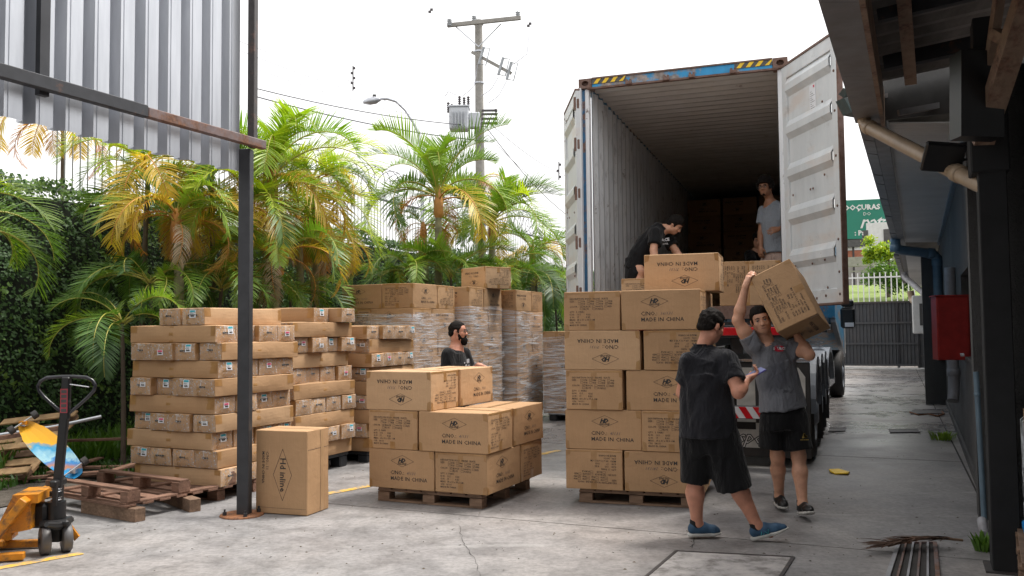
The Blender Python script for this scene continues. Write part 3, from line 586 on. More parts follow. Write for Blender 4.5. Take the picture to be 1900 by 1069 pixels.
# ================================================================ UTILITY POLE, LAMP, WIRES
up = thing('utility_pole', 'concrete utility pole with crossarms and a transformer above the palms', 'utility pole', (0, 0, 0))
pt = AT(888, 38, 28); pb = Vector((pt.x+.02, 28, 0))
s = MB(); s.tube([pb, pt], [.19, .125], 14); s.build('pole_shaft', 'pole', up)
for z in (pt.z-.12, pt.z-1.05, pt.z-2.2+.1, pt.z-3.4): s = MB(); s.disc((pt.x, 28, z), (0, 0, 1), .16, .05); s.build('steel_band', 'galv', up)
aL, aR = AT(831, 51, 27.95), AT(966, 37, 27.3); aL.y -= .18; aR.y -= .18
s = MB(); s.beam(aL, aR, .10, .12); s.build('crossarm', 'pole', up)
s = MB()
for x in (-.75, .75):
    c = Vector((pt.x+x, 27.75-.2*(x > 0), pt.z-.28+.0*x)); s.beam(Vector((pt.x, 27.8, pt.z-.95)), c, .03, .03)
s.build('crossarm_brace', 'galv', up)
def insul(p, h, r, mat, parent, n=4):
    m = MB(); pr = []
    for i in range(n): z = h*i/n; pr += [(r*.55, z), (r, z+h*.10/n*4), (r, z+h*.5/n), (r*.55, z+h*.6/n)]
    pr += [(r*.55, h), (0.001, h)]; m.lathe(p, (0, 0, 1), [(0.001, 0)]+pr, 12); m.build('insulator', mat, parent)
for px, py in ((834, 49), (880, 43), (961, 35)):
    p = AT(px, py, 27.6); insul(p-Vector((0, 0, .0)), .24, .085, 'porcelain', up)
q0, q1 = AT(876, 97, 27.6), AT(948, 136, 27.0); s = MB(); s.beam(q0, q1, .10, .10); s.build('crossarm', 'pole', up)
for t in (.22, .72, .93):
    c = q0.lerp(q1, t)+Vector((.03, -.1, 0)); m = MB(); m.tube([c+Vector((.08, 0, .28)), c+Vector((-.08, 0, -.28))], .045, 8); m.tube([c+Vector((.08, 0, .26)), c+Vector((.28, -.05, .22)), c+Vector((.14, -.05, -.33)), c+Vector((-.08, 0, -.26))], .018, 6); m.build('fuse_cutout', 'porcelain', up)
tb = AT(852, 222, 27.4); s = MB(); s.box(tb, (.62, .55, .72), bev=.04); s.box(tb+Vector((0, 0, .38)), (.68, .6, .05), bev=.01); s.box(tb+Vector((.5, -.03, -.05)), (.35, .3, .5), bev=.03); s.build('transformer', 'transformer', up)
for k in range(5): s = MB(); s.box(tb+Vector((-.2+.1*k, -.32, -.05)), (.02, .1, .5)); s.build('cooling_fin', 'transformer', up)
for dx, dy in ((-.34, -.1), (-.24, .1), (.02, -.1), (.16, .05), (.3, -.05)): insul(tb+Vector((dx, dy, .40 if dx > -.2 else .2)), .34, .055, 'insul', up, 5)
for dz in (-.15, 0, .12, -.3): s = MB(); c = AT(905, 212, 27.8)+Vector((.05, 0, dz)); s.box(c, (.5, .08, .06)); s.lathe(c+Vector((.22, 0, 0)), (0, 0, 1), [(.01, -.06), (.05, -.04), (.05, .04), (.01, .06)], 8); s.build('bracket', 'insul', up)
def cable(pts, r, mat, lb, par=None, nm='cable'):
    P = []
    for i in range(len(pts)-1):
        a, b = pts[i], pts[i+1]
        for k in range(10): t = k/10; P.append(a.lerp(b, t)-Vector((0, 0, (b-a).length*.02*4*t*(1-t))))
    P.append(pts[-1]); m = MB(); m.tube(P, r, 5)
    if par: m.build('jumper_wire', mat, par)
    else: tag(m.build('overhead_wire', mat), lb, 'wire', 'overhead wires')
for a, b, c in (((886, 120), (880, 160), (856, 180)), ((925, 142), (912, 165), (893, 178)), ((940, 150), (925, 178), (905, 192)), ((982, 60), (978, 100), (944, 125)), ((826, 178), (832, 170), (846, 176))):
    cable([AT(*a, 27.5), AT(*b, 27.4), AT(*c, 27.5)], .012, 'wire_pale', '', up)
WI = [((478, 165), (905, 235), 22, 28, .016, 'wire', 'upper of the two dark wires left of the street lamp'), ((470, 178), (905, 262), 22, 28, .018, 'wire', 'lower of the two dark wires left of the street lamp'),
      ((440, 75), (870, 205), 20, 28, .008, 'wire_pale', 'faint wire passing the small hanging spacer'), ((440, 92), (870, 222), 20, 28, .008, 'wire_pale', 'second faint wire running to the transformer'), ((480, 130), (870, 232), 21, 28, .008, 'wire_pale', 'third faint wire passing the lamp arm'),
      ((905, 225), (1060, 330), 28, 40, .012, 'wire_pale', 'faint wire leaving the pole towards the container'), ((905, 240), (1060, 405), 28, 40, .014, 'wire', 'dark service wire leaving the pole to the right'), ((905, 250), (1065, 385), 28, 40, .010, 'wire_pale', 'faint wire below the others right of the pole')]
for a, b, Y0, Y1, rr, mt, lb in WI: cable([AT(*a, Y0), AT(*b, Y1)], rr, mt, lb)
for (px, py, h, lb) in ((655, 122, 46, 'small dark spacer hanging in the sky left of the street lamp'), (799, 16, 8, 'tiny dark clamp high in the sky left of the pole'), (982, 42, 8, 'tiny dark clamp right of the pole crossarm'), (1037, 300, 34, 'thin dark spacer hanging left of the container')):
    a, b = AT(px, py, 24), AT(px, py+h, 24); m = MB(); m.tube([a, b], .018, 6); n = max(2, h//9)
    for k in range(n): m.box(a.lerp(b, (k+.5)/n)+Vector((.03*(-1)**k, 0, 0)), (.07, .05, .06))
    tag(m.build('wire_spacer', 'insul'), lb, 'wire spacer', 'spacers on the overhead wires')
sl = thing('street_lamp', 'street lamp with curved grey arm above the palms', 'street lamp')
P = [AT(x, y, 26) for x, y in ((778, 250), (766, 226), (752, 204), (735, 188), (718, 183), (700, 184))]; P[0:0] = [Vector((P[0].x+.25, 26, 0)), Vector((P[0].x+.15, 26, 3.5))]
s = MB(); s.tube(P, [.07, .06]+[.045]*(len(P)-2), 10); s.build('lamp_pole', 'galv', sl)
a, b = AT(706, 184, 26), AT(674, 190, 26); s = MB(); s.tube([a, a.lerp(b, .3), a.lerp(b, .7), b], [.05, .12, .11, .05], 10); s.build('lamp_head', 'galv', sl); s = MB(); s.box(a.lerp(b, .35)+Vector((0, 0, .12)), (.1, .1, .1)); s.build('photocell', 'dark_grey', sl)
# ================================================================ LEFT SHED SIDE
PO = Vector((-2.275, 7.35, 0)); LD = Vector((.4245, .905, 0)); LN = Vector((.905, -.4245, 0))
po = thing('steel_post', 'dark square steel post with rusty round base plate standing in front of the cartons', 'post', PO, -R_(6))
s = MB(); s.box((0, 0, 1.56), (.102, .085, 3.10), bev=.005); s.build('post_tube', 'steel_black', po)
s = MB(); s.box((.055, 0, 4.0), (.060, .08, 1.75), bev=.004); s.build('upper_post', 'steel_brown', po)
s = MB(); s.lathe((-.02, 0, 0), (0, 0, 1), [(.001, .014), (.175, .014), (.18, .008), (.18, 0)], 28); s.build('base_plate', 'rust', po)
for k in range(4):
    a = .6+k*1.571; s = MB(); c = Vector((-.02+.14*math.cos(a), .14*math.sin(a), .014)); s.tube([c, c+Vector((0, 0, .028))], .017, 6); s.tube([c, c+Vector((0, 0, .05))], .008, 6); s.build('bolt', 'steel_black', po)
bm = thing('cladding_beam', 'dark steel beam with a rusty end running across the metal sheet cladding', 'beam')
p1 = PO+Vector((.0, -.0, 3.12)); e0 = p1+LN*.0
def along(d, h=0, off=0): return Vector((PO.x, PO.y, h))-LD*d+LN*off
s = MB(); s.beam(along(-.12, 3.16, .09), along(1.15, 3.16, .09), .06, .075, bev=.006); s.build('beam_end', 'steel_rust', bm)
s = MB(); s.beam(along(1.15, 3.165, .09), along(6, 3.165, .09), .06, .09, bev=.006); s.build('beam_bar', 'steel_black', bm)
cl = thing('metal_cladding', 'silver corrugated metal sheet cladding hanging along the shed side at upper left', 'metal cladding')
def sheet_profile(L): # ridge pattern like the photograph: wide pan, narrow ribs
    out = []; n = int(L/.22)
    for i in range(n): b = i*.22; out += [(b, 0), (b+.095, 0), (b+.098, .006), (b+.104, .006), (b+.107, 0), (b+.125, 0), (b+.157, .080), (b+.205, .080)]
    out.append((n*.22, 0)); return out
for k, (d0, L, zz) in enumerate(((.05, 1.1, 2.915), (1.15, 1.1, 2.92), (2.25, 1.1, 2.905), (3.35, 1.1, 2.92), (4.45, 1.1, 2.915))):
    prof = sheet_profile(L+.02); s = MB(); s.sheet([along(d0+a, zz, -.03-h-.002*(k % 2)) for a, h in prof], (0, 0, 2.6)); o = s.build('cladding_sheet', 'galv', cl)
s = MB(); s.beam(along(1.93, 3.1, .02), along(1.93, 5.5, .02), .045, .07, up=LD); s.build('stud', 'steel_black', cl)
s = MB(); s.beam(along(0, 5.6, -.03), along(6, 5.6, -.03), .1, .1); s.build('top_rail', 'steel_black', cl)

# ================================================================ RIGHT BUILDING
A_W = .538; A_G = -.46; SOF = 3.31
wl_ = thing('warehouse', 'dark grey rough plastered warehouse with low eaves along the right side', 'warehouse')
def wallbox(name, a0, a1, Y0, Y1, z0, z1, mat, par=wl_):
    s = MB(); s.prism([BL(a0, Y0, z0), BL(a1, Y0, z0), BL(a1, Y1, z0), BL(a0, Y1, z0)], (0, 0, z1-z0)); return s.build(name, mat, par)
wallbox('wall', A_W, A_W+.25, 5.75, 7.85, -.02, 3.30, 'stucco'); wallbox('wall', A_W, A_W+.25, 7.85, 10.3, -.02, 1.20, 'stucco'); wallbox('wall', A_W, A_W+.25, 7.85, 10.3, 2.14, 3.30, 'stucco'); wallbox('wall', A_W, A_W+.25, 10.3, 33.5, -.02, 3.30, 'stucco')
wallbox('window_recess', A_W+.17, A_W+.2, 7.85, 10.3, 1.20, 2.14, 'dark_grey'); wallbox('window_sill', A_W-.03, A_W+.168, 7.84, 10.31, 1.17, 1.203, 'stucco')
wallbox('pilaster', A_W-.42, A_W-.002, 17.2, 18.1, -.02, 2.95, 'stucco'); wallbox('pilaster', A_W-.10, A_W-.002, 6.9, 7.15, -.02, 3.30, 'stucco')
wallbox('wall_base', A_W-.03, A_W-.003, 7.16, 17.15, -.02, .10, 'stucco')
# walls beyond the open bay; the unlit interior is put into their black
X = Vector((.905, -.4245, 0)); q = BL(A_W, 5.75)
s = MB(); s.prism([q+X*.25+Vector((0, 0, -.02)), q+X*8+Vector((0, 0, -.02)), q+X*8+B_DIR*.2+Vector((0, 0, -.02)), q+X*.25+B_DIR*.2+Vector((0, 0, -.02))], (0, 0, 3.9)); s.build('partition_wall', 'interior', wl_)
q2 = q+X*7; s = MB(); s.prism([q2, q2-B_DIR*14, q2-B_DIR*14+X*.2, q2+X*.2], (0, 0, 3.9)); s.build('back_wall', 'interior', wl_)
# roof over the open bay, with rafters
ro = thing('bay_roof', 'dark corrugated roof underside with steel rafters over the open warehouse bay', 'roof')
Zr = SOF+.30
s = MB(); pr = corr(10.5, .25, .045)
s.sheet([BL(A_G+.0, 7.44, Zr+.02)+(-B_DIR)*a+Vector((0, 0, h)) for a, h in pr], X*9.2+Vector((0, 0, .92))); s.build('roof_sheet', 'roof_sheet', ro)
for k, (d, w) in enumerate(((.55, .08), (1.75, .06), (3.2, .08), (4.9, .08))):
    s = MB(); a = BL(A_G+.26, 7.3, Zr)-B_DIR*d; s.beam(a+Vector((0, 0, .03)), a+X*8+Vector((0, 0, .80)), w, .12); s.build('rafter', 'steel_black' if k != 2 else 'truss', ro)
s = MB(); a = AT(1672, -60, 5.1); b = AT(1690, 152, 6.6); s.beam(a, b, .085, .05); s.build('purlin', 'truss', ro)
a, b = AT(1918, -40, 4.6), AT(1822, 262, 5.35); s = MB(); s.beam(a, b, .12, .09); s.build('truss_chord', 'truss', ro)
a, b = AT(1856, -20, 5.0), AT(1818, 250, 5.3); s = MB(); s.beam(a, b, .05, .05); s.build('truss_strut', 'truss', ro)
a, b = AT(1845, 62, 5.0), AT(1868, 75, 4.9); s = MB(); s.beam(a, b, .06, .06); s.build('truss_strut', 'truss', ro)
s = MB(); q_ = BL(A_G+.22, 7.47, SOF+.03); s.prism([q_, q_+X*8, q_+X*8+Vector((0, 0, 1.6)), q_+Vector((0, 0, .50))], B_DIR*.03); s.build('gable_board', 'dark_grey', ro)
s = MB(); s.beam(BL(A_G+.42, 7.42, SOF+.12), BL(A_W+.02, 7.42, SOF+.12)+X*.0, .05, .10); s.build('end_beam', 'steel_black', ro)
s = MB(); s.beam(BL(A_G+.36, 7.30, SOF+.05), BL(A_W, 7.30, SOF+.16), .04, .05); s.build('end_rail', 'fascia', ro)
br = thing('unseen_shed', 'unseen loading shed roof and end wall behind the camera, added to shade camera-facing sides', 'shed')
s = MB(); s.prism([BL(-4.8, -14, 5.6), BL(9, -14, 5.6), BL(9, 1.2, 5.6), BL(-4.8, 1.2, 5.6)], (0, 0, .08)); s.build('unseen_shed_roof', 'roof_sheet', br)  # unseen roof, placed to keep sky light off camera-facing surfaces
s = MB(); s.prism([BL(-4.8, -14, -.02), BL(9, -14, -.02), BL(9, -13.8, -.02), BL(-4.8, -13.8, -.02)], (0, 0, 5.6)); s.build('unseen_end_wall', 'stucco', br)
# gutter fascia of the bay roof
gu = thing('bay_gutter', 'grey box gutter hanging along the edge of the near bay roof', 'gutter')
for k in range(4):
    Y1 = 7.45-k*1.4; Y0 = Y1-1.395
    s = MB(); s.prism([BL(A_G-.02, Y0, SOF), BL(A_G+.20, Y0, SOF), BL(A_G+.20, Y1, SOF), BL(A_G-.02, Y1, SOF)], (0, 0, .26)); s.build('gutter_length', 'fascia', gu)
    s = MB(); s.prism([BL(A_G+.205, Y0, SOF-.03), BL(A_G+.24, Y0, SOF-.03), BL(A_G+.24, Y1, SOF-.03), BL(A_G+.205, Y1, SOF-.03)], (0, 0, .3)); s.build('gutter_lip', 'truss', gu)
s = MB(); q = [AT(1566, 181, 7.5), AT(1590, 182, 7.45), AT(1619, 192, 7.4), AT(1604, 212, 7.4), AT(1580, 208, 7.45)]; s.prism(q, (.02, .25, .03)); s.prism([AT(1565, 163, 7.6), AT(1590, 160, 7.6), AT(1588, 168, 7.5), AT(1575, 170, 7.5)], (.05, .25, .01)); tag(s.build('sheet_scrap', simple('patina', (.055, .085, .085), .5, .3, sc=25, grime=.5)), 'crumpled green grey sheet metal scrap sticking out of the gutter end', 'metal scrap')
# soffit of the long eaves
ea = thing('long_eaves', 'long eaves with pale slatted soffit and dark tiled edge running to the gate', 'eaves')
def slats(Y0, Y1, z, mat, a0=A_G+.26, a1=A_W, w=.10):
    m = MB(); n = int((Y1-Y0)/w)
    for i in range(n):
        y0 = Y0+i*(Y1-Y0)/n; y1 = y0+(Y1-Y0)/n-.008; m.prism([BL(a0, y0, z), BL(a1, y0, z), BL(a1, y1, z), BL(a0, y1, z)], (0, 0, .01))
    m.quad(BL(a0, Y0, z+.011), BL(a1, Y0, z+.011), BL(a1, Y1, z+.011), BL(a0, Y1, z+.011)); return m
o = slats(7.55, 18.2, SOF+.02, 'soffit').build('soffit_slats', 'soffit', ea); o['kind'] = 'stuff'
o = slats(18.5, 33, SOF-.22, 'soffit', w=.16).build('soffit_slats', 'soffit', ea); o['kind'] = 'stuff'
s = MB(); s.prism([BL(A_G+.12, 7.5, SOF-.02), BL(A_G+.25, 7.5, SOF-.02), BL(A_G+.25, 33, SOF-.02), BL(A_G+.12, 33, SOF-.02)], (0, 0, .2)); s.build('eaves_gutter', 'fascia', ea)
s = MB(); s.prism([BL(A_G+.01, 7.6, SOF+.03), BL(A_G+.035, 7.6, SOF+.03), BL(A_G+.035, 18.3, SOF+.03), BL(A_G+.01, 18.3, SOF+.03)], (0, 0, .14)); s.build('edge_trim', 'pvc_blue', ea)
Y = 7.5; k = 0
while Y < 30:
    L = .62; z = SOF+.0-(.22 if Y > 18.3 else 0)+rnd.uniform(-.006, .006); s = MB(); s.prism([BL(A_G, Y, z), BL(A_G+.115, Y, z-.015), BL(A_G+.115, Y+L-.03, z-.015), BL(A_G, Y+L-.03, z)], (0, 0, .05)); s.build('edge_tile', 'fascia', ea); Y += L; k += 1
s = MB(); s.prism([BL(A_G, 7.45, SOF+.19), BL(A_W+6, 7.45, SOF+1.1), BL(A_W+6, 33, SOF+1.1), BL(A_G, 33, SOF+.19)], (0, 0, .04)); s.build('roof_slope', 'roof_sheet', ea)
s = MB(); s.prism([BL(A_W-.055, 7.6, SOF-.045), BL(A_W-.002, 7.6, SOF-.045), BL(A_W-.002, 18.2, SOF-.045), BL(A_W-.055, 18.2, SOF-.045)], (0, 0, .06)); s.build('wall_trim', 'pvc_blue', ea)
# black column
CO = Vector((3.085, 5.50, 0)); rc = Matrix.Rotation(-R_(25), 4, 'Z')
co_ = thing('black_column', 'black steel column at the corner of the open warehouse bay', 'column', CO, -R_(25))
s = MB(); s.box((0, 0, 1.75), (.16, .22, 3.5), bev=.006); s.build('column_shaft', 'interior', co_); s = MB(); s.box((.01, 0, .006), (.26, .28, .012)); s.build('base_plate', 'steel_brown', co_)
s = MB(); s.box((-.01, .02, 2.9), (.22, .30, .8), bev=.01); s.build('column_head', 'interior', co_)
s = MB(); a, b = AT(1812, 100, 5.2), AT(1812, 258, 5.2); s.beam(a, b, .26, .14, up=(0, 1, 0)); s.build('hanging_beam', 'black', ro)
# flood lamp
fl = thing('flood_lamp', 'black flood lamp on a bracket below the eaves next to the column', 'lamp')
c = AT(1750, 292, 5.95); M = Matrix.Rotation(R_(-20), 3, 'Z') @ Matrix.Rotation(R_(38), 3, 'X') @ Matrix.Rotation(R_(10), 3, 'Y')
s = MB(); s.box(c, (.26, .05, .22), M, bev=.012); s.build('lamp_body', 'black', fl)
s = MB(); s.tube([c, c+Vector((.08, .02, .08)), c+Vector((.22, -.02, .11))], .013, 6); s.tube([c+Vector((.1, 0, -.02)), c+Vector((.22, -.03, -.02))], .01, 6); s.build('lamp_bracket', 'steel_black', fl)
# downpipes
def pipe(nm, lb, pts, r, mat, joints=(), cat='pipe'):
    t = thing(nm, lb, cat); m = MB(); P = []
    for i, p in enumerate(pts):
        if 0 < i < len(pts)-1:
            a, b = pts[i-1], pts[i+1]; d0 = (a-p).normalized(); d1 = (b-p).normalized(); k = min(r*1.6, (a-p).length*.45, (b-p).length*.45)
            for f in (0, .33, .67, 1): q0 = p+d0*k*(1-f); q1 = p+d1*k*f; P.append(q0.lerp(q1, f) if 0 < f < 1 else (q0 if f == 0 else q1))
        else: P.append(p)
    m.tube(P, r, 16); m.build('pipe_run', mat, t)
    for (i, f) in joints:
        a, b = pts[i], pts[i+1]; d = (b-a).normalized(); c = a.lerp(b, f); m = MB(); m.tube([c-d*r*.7, c-d*r*.6, c+d*r*.6, c+d*r*.7], [r*1.05, r*1.16, r*1.16, r*1.05], 16); m.build('pipe_socket', mat, t)
    return t
pipe('tan_downpipe', 'thick tan plastic downpipe slanting from the gutter to the black column', [AT(1598, 182, 7.35), AT(1604, 232, 7.3), AT(1803, 335, 5.75), AT(1830, 347, 5.5)], .055, 'pvc_tan', ((0, .45), (1, .06), (1, .90)))
gx, wx = BL(A_G+.08, 17.2), BL(A_W-.10, 17.2)
pipe('blue_downpipe', 'blue plastic downpipe crossing under the eaves and running down the wall', [Vector((gx.x, gx.y, SOF+.0)), Vector((gx.x, gx.y, SOF-.22)), Vector((wx.x, wx.y, SOF-.32)), Vector((wx.x, wx.y, .9))], .095, 'pvc_blue', ((0, .9), (1, .85), (2, .08)))
w2 = BL(A_W-.09, 11.2)
pipe('grey_downpipe', 'stained grey downpipe ending above the ground below the red cabinet', [Vector((w2.x, w2.y, 2.3)), Vector((w2.x, w2.y, .72)), Vector((w2.x-.05, w2.y-.06, .58))], .068, 'pvc_grey', ((0, .86),))
w3 = BL(A_W-.035, 6.75)
pipe('thin_blue_pipe', 'thin blue grey conduit running down the wall beside the black column', [AT(1811, 690, w3.y), AT(1828, 992, w3.y-.02)], .021, 'pvc_blue', ((0, .14), (0, .97)))
s = MB(); p = G(1826, 995); s.tube([p+Vector((.02, .06, .10)), p+Vector((-.05, -.10, .03))], .034, 12); tag(s.build('pipe_offcut', 'pvc_grey'), 'short grey pipe offcut leaning at the foot of the thin pipe', 'pipe offcut')
g3, w4 = BL(A_G+.15, 24.3, 2.95), BL(A_W-.1, 22.3, 2.2)
pipe('far_downpipe', 'short grey slanting downpipe under the far eaves', [g3+Vector((0, 0, .15)), g3, w4], .08, 'pvc_grey')
pipe('far_beige_pipe', 'short beige bent pipe under the far eaves above the gate', [AT(1689, 540, 27), AT(1692, 556, 27), AT(1712, 572, 26)], .10, 'pvc_tan')
# red cabinet, ac unit, small lamp
rcab = thing('red_cabinet', 'red metal fire hose cabinet sticking out of the warehouse wall', 'cabinet')
c = BL(A_W-.17, 9.55, 1.515); M = Matrix.Rotation(-R_(12), 3, 'Z')
s = MB(); s.box(c, (.335, .22, .70), M, bev=.006); s.build('cabinet_body', 'red_paint', rcab)
s = MB(); s.box(c+M @ Vector((0, -.113, 0)), (.30, .006, .66), M, bev=.002); s.build('cabinet_door', 'red_paint', rcab); s = MB(); s.box(c+Vector((0, 0, .356)), (.36, .25, .012), M); s.build('cabinet_top', 'red_paint', rcab)
s = MB(); c = AT(1708, 584, 24); s.box(c, (.42, .75, 1.05), Matrix.Rotation(-R_(25), 3, 'Z'), bev=.03); ac = thing('air_conditioner', 'white air conditioner unit on the far warehouse wall', 'air conditioner'); s.build('unit_case', 'white_paint', ac)
s = MB(); s.box(c+Vector((-.06, -.40, 0)), (.28, .02, .6), Matrix.Rotation(-R_(25), 3, 'Z')); s.build('unit_grille', 'dark_grey', ac)
s = MB(); a, b = AT(1718, 513, 21), AT(1729, 530, 21); s.beam(a, b, .30, .04); s.tube([b, BL(A_W, 21, b.z)], .02, 6); tag(s.build('small_flood_lamp', 'black'), 'small black flood lamp on the far warehouse wall below the soffit', 'lamp')
s = MB(); a = AT(1786, 660, 7.6); s.beam(a, a+Vector((.10, .2, .01)), .03, .012); s.box(BL(A_W-.01, 6.72, 1.40), (.03, .05, .10), Matrix.Rotation(-R_(25), 3, 'Z')); tag(s.build('conduit_box', 'pvc_grey'), 'tiny pale conduit box on the wall at the top of the thin pipe', 'conduit box')
# cable on the ground by the wall
s = MB(); P = [G(x, y, .012) for x, y in ((1688, 765), (1705, 770), (1722, 768), (1740, 772), (1752, 768), (1748, 764))]; s.tube(P, .014, 6); tag(s.build('ground_hose', 'rust'), 'reddish hose curled on the ground along the far wall', 'hose')

# ================================================================ GATE AND BEYOND
ga = thing('sliding_gate', 'dark grey ribbed sliding gate closing the far end of the yard', 'gate')
gl, grr = AT(1540, 683, 33.0), AT(1706, 683, 31.6); gl.z = grr.z = 0
gd = (grr-gl).normalized(); gn = Vector((-gd.y, gd.x, 0)); GW = (grr-gl).length
s = MB(); n = int(GW/.12)
for i in range(n): s = MB() if i % 26 == 0 else s; a = gl+gd*(i*GW/n); s.sheet([a+Vector((0, 0, .12)), a+gd*.05+Vector((0, 0, .12)), a+gd*.06-gn*.03+Vector((0, 0, .12)), a+gd*.10-gn*.03+Vector((0, 0, .12)), a+gd*(GW/n)+Vector((0, 0, .12))], (0, 0, 2.38)); (s.build('gate_panel', 'gate', ga) if i % 26 == 25 or i == n-1 else None)
for z in (.16, .95, 1.72, 2.48): s = MB(); s.beam(gl-gn*.06+Vector((0, 0, z)), grr-gn*.06+Vector((0, 0, z)), .05, .07); s.build('gate_rail', 'steel_brown' if z > 2 else 'gate', ga)
s = MB(); s.beam(gl+Vector((0, 0, .04))-gn*.05, grr+gd*.6+Vector((0, 0, .04))-gn*.05, .08, .05); s.build('gate_track', 'white_paint', ga)
for t in (0, .78, 1): s = MB(); s.beam(gl.lerp(grr, t)-gn*.05+Vector((0, 0, .05)), gl.lerp(grr, t)-gn*.05+Vector((0, 0, 2.5)), .07, .07); s.build('gate_stile', 'gate', ga)
pg = thing('side_gate', 'small dark door beside the sliding gate under the far eaves', 'gate')
s = MB(); a = grr+gd*.04; s.prism([a, a+gd*.95, a+gd*.95+gn*.04, a+gn*.04], (0, 0, 2.05)); s.build('door_leaf', 'gate', pg)
for z in (.5, 1.1, 1.7): s = MB(); s.beam(a-gn*.03+Vector((0, 0, z)), a+gd*.95-gn*.03+Vector((0, 0, z)), .05, .05); s.build('door_rail', 'dark_grey', pg)
s = MB(); s.prism([gl-gd*12, gl-gd*.1, gl-gd*.1+gn*.2, gl-gd*12+gn*.2], (0, 0, 2.7)); tag(s.build('yard_end_wall', 'stucco'), 'dark end wall continuing left of the sliding gate', 'wall')
ff = thing('white_bar_fence', 'pale vertical bar fence on the street beyond the gate', 'fence')
bar = MB(); bar.box((0, 0, 1.0), (.035, .035, 2.0)); bme = bar.mesh('fence_bar', 'white_paint'); 
for k in range(64): p = gl+gd*(k*.22-2)+gn*5; link('fence_bar', bme, ff, loc=(p.x, p.y, 1.9))
for z in (2.1, 3.7): s = MB(); s.beam(gl-gd*2+gn*5+Vector((0, 0, z)), gl+gd*12+gn*5+Vector((0, 0, z)), .06, .06); s.build('fence_rail', 'white_paint', ff)
s = MB(); s.prism([gl-gd*4+gn*5.1, gl+gd*14+gn*5.1, gl+gd*14+gn*5.3, gl-gd*4+gn*5.3], (0, 0, 1.95)); tag(s.build('street_wall', 'pole'), 'low pale wall under the bar fence beyond the gate', 'wall')
def lawn_pt(r): a = r.uniform(-4, 14); b = r.uniform(6, 16); p = gl+gd*a+gn*b; p.z = 2.3+(b-6)*.14; return p
s = MB(); s.quad(gl-gd*6+gn*5.4+Vector((0, 0, 2.3)), gl+gd*16+gn*5.4+Vector((0, 0, 2.3)), gl+gd*16+gn*18+Vector((0, 0, 4.0)), gl-gd*6+gn*18+Vector((0, 0, 4.0))); o = s.build('grass_bank', simple('lawn', (.16, .22, .05), .9, sc=3)); o['kind'] = 'structure'
fb = thing('far_building', 'pale low building with orange brick band and dark panels beyond the gate', 'building')
c = gl+gn*24+gd*3
for z0, z1, mt, w in ((4.2, 5.6, 'pole', 12), (5.62, 6.5, simple('brick_band', (.33, .12, .07), .8), 11), (6.52, 8.2, 'white_paint', 10), (3.0, 4.18, 'gate', 12)):
    s = MB(); s.prism([c-gd*w+Vector((0, 0, z0)), c+gd*w+Vector((0, 0, z0)), c+gd*w+gn*3+Vector((0, 0, z0)), c-gd*w+gn*3+Vector((0, 0, z0))], (0, 0, z1-z0)); s.build('wall', mt, fb)
for k in range(5): s = MB(); a = c+gd*(-4+k*2.2)-gn*.03+Vector((0, 0, 7.3)); s.box(a, (1.3, .06, .9), Matrix.Rotation(math.atan2(gd.y, gd.x), 3, 'Z')); s.build('window', 'dark_grey', fb)
s = MB(); a = gl+gn*14+Vector((0, 0, 5.05)); s.beam(a-gd*3, a+gd*9, .3, .5); s.beam(a-gd*3-Vector((0, 0, .5)), a+gd*9-Vector((0, 0, .5)), .1, .06); tag(s.build('concrete_beam', 'pole'), 'stained horizontal concrete beam crossing above the far fence', 'beam')
def bush_tree(nm, lb, c, R, H, n, seed, mat='frond_lime', mat2='frond_green', trunk=True):
    t = thing(nm, lb, 'tree', (c.x, c.y, 0)); r = random.Random(seed)
    if trunk:
        m = MB(); m.tube([Vector((0, 0, 1.0)), Vector((.1, 0, c.z-H*.6)), Vector((0, .1, c.z))], [.16, .11, .05], 8)
        for k in range(6): a = r.uniform(0, 6.3); m.tube([Vector((.05, 0, c.z-H*.55+k*.1)), Vector((math.cos(a)*R*.6, math.sin(a)*R*.6, c.z+r.uniform(-.2, .4)*H))], [.05, .015], 6)
        m.build('trunk', 'bark', t)
    cl_ = [(Vector((r.gauss(0, .45)*R, r.gauss(0, .45)*R, c.z+r.gauss(0, .38)*H)), r.uniform(.2, .42)*R) for _ in range(26)]; m = MB()
    for _ in range(n):
        cc_, rr_ = r.choice(cl_); p = cc_+Vector((r.gauss(0, 1), r.gauss(0, 1), r.gauss(0, .8)))*rr_*.5; sz = r.uniform(.05, .10)
        u = Vector((r.uniform(-1, 1), r.uniform(-1, 1), r.uniform(-1, 1))).normalized(); v = u.cross(Vector((r.uniform(-1, 1), r.uniform(-1, 1), r.uniform(-1, 1)))).normalized(); m.add([p-u*sz, p-v*sz*.5, p+u*sz, p+v*sz*.5], [(0, 1, 2, 3)], int(r.random() < .4))
    o = m.build('crown', [mat, mat2], t); return t
p = AT(1643, 470, 42); bush_tree('leafy_tree', 'light green leafy tree below the green billboard', p, .75, .62, 7000, 4); p = AT(1660, 512, 40); bush_tree('leafy_shrub', 'green shrub behind the pale bar fence', p, 1.5, .55, 5000, 9, 'frond_green', 'frond_dark', False)
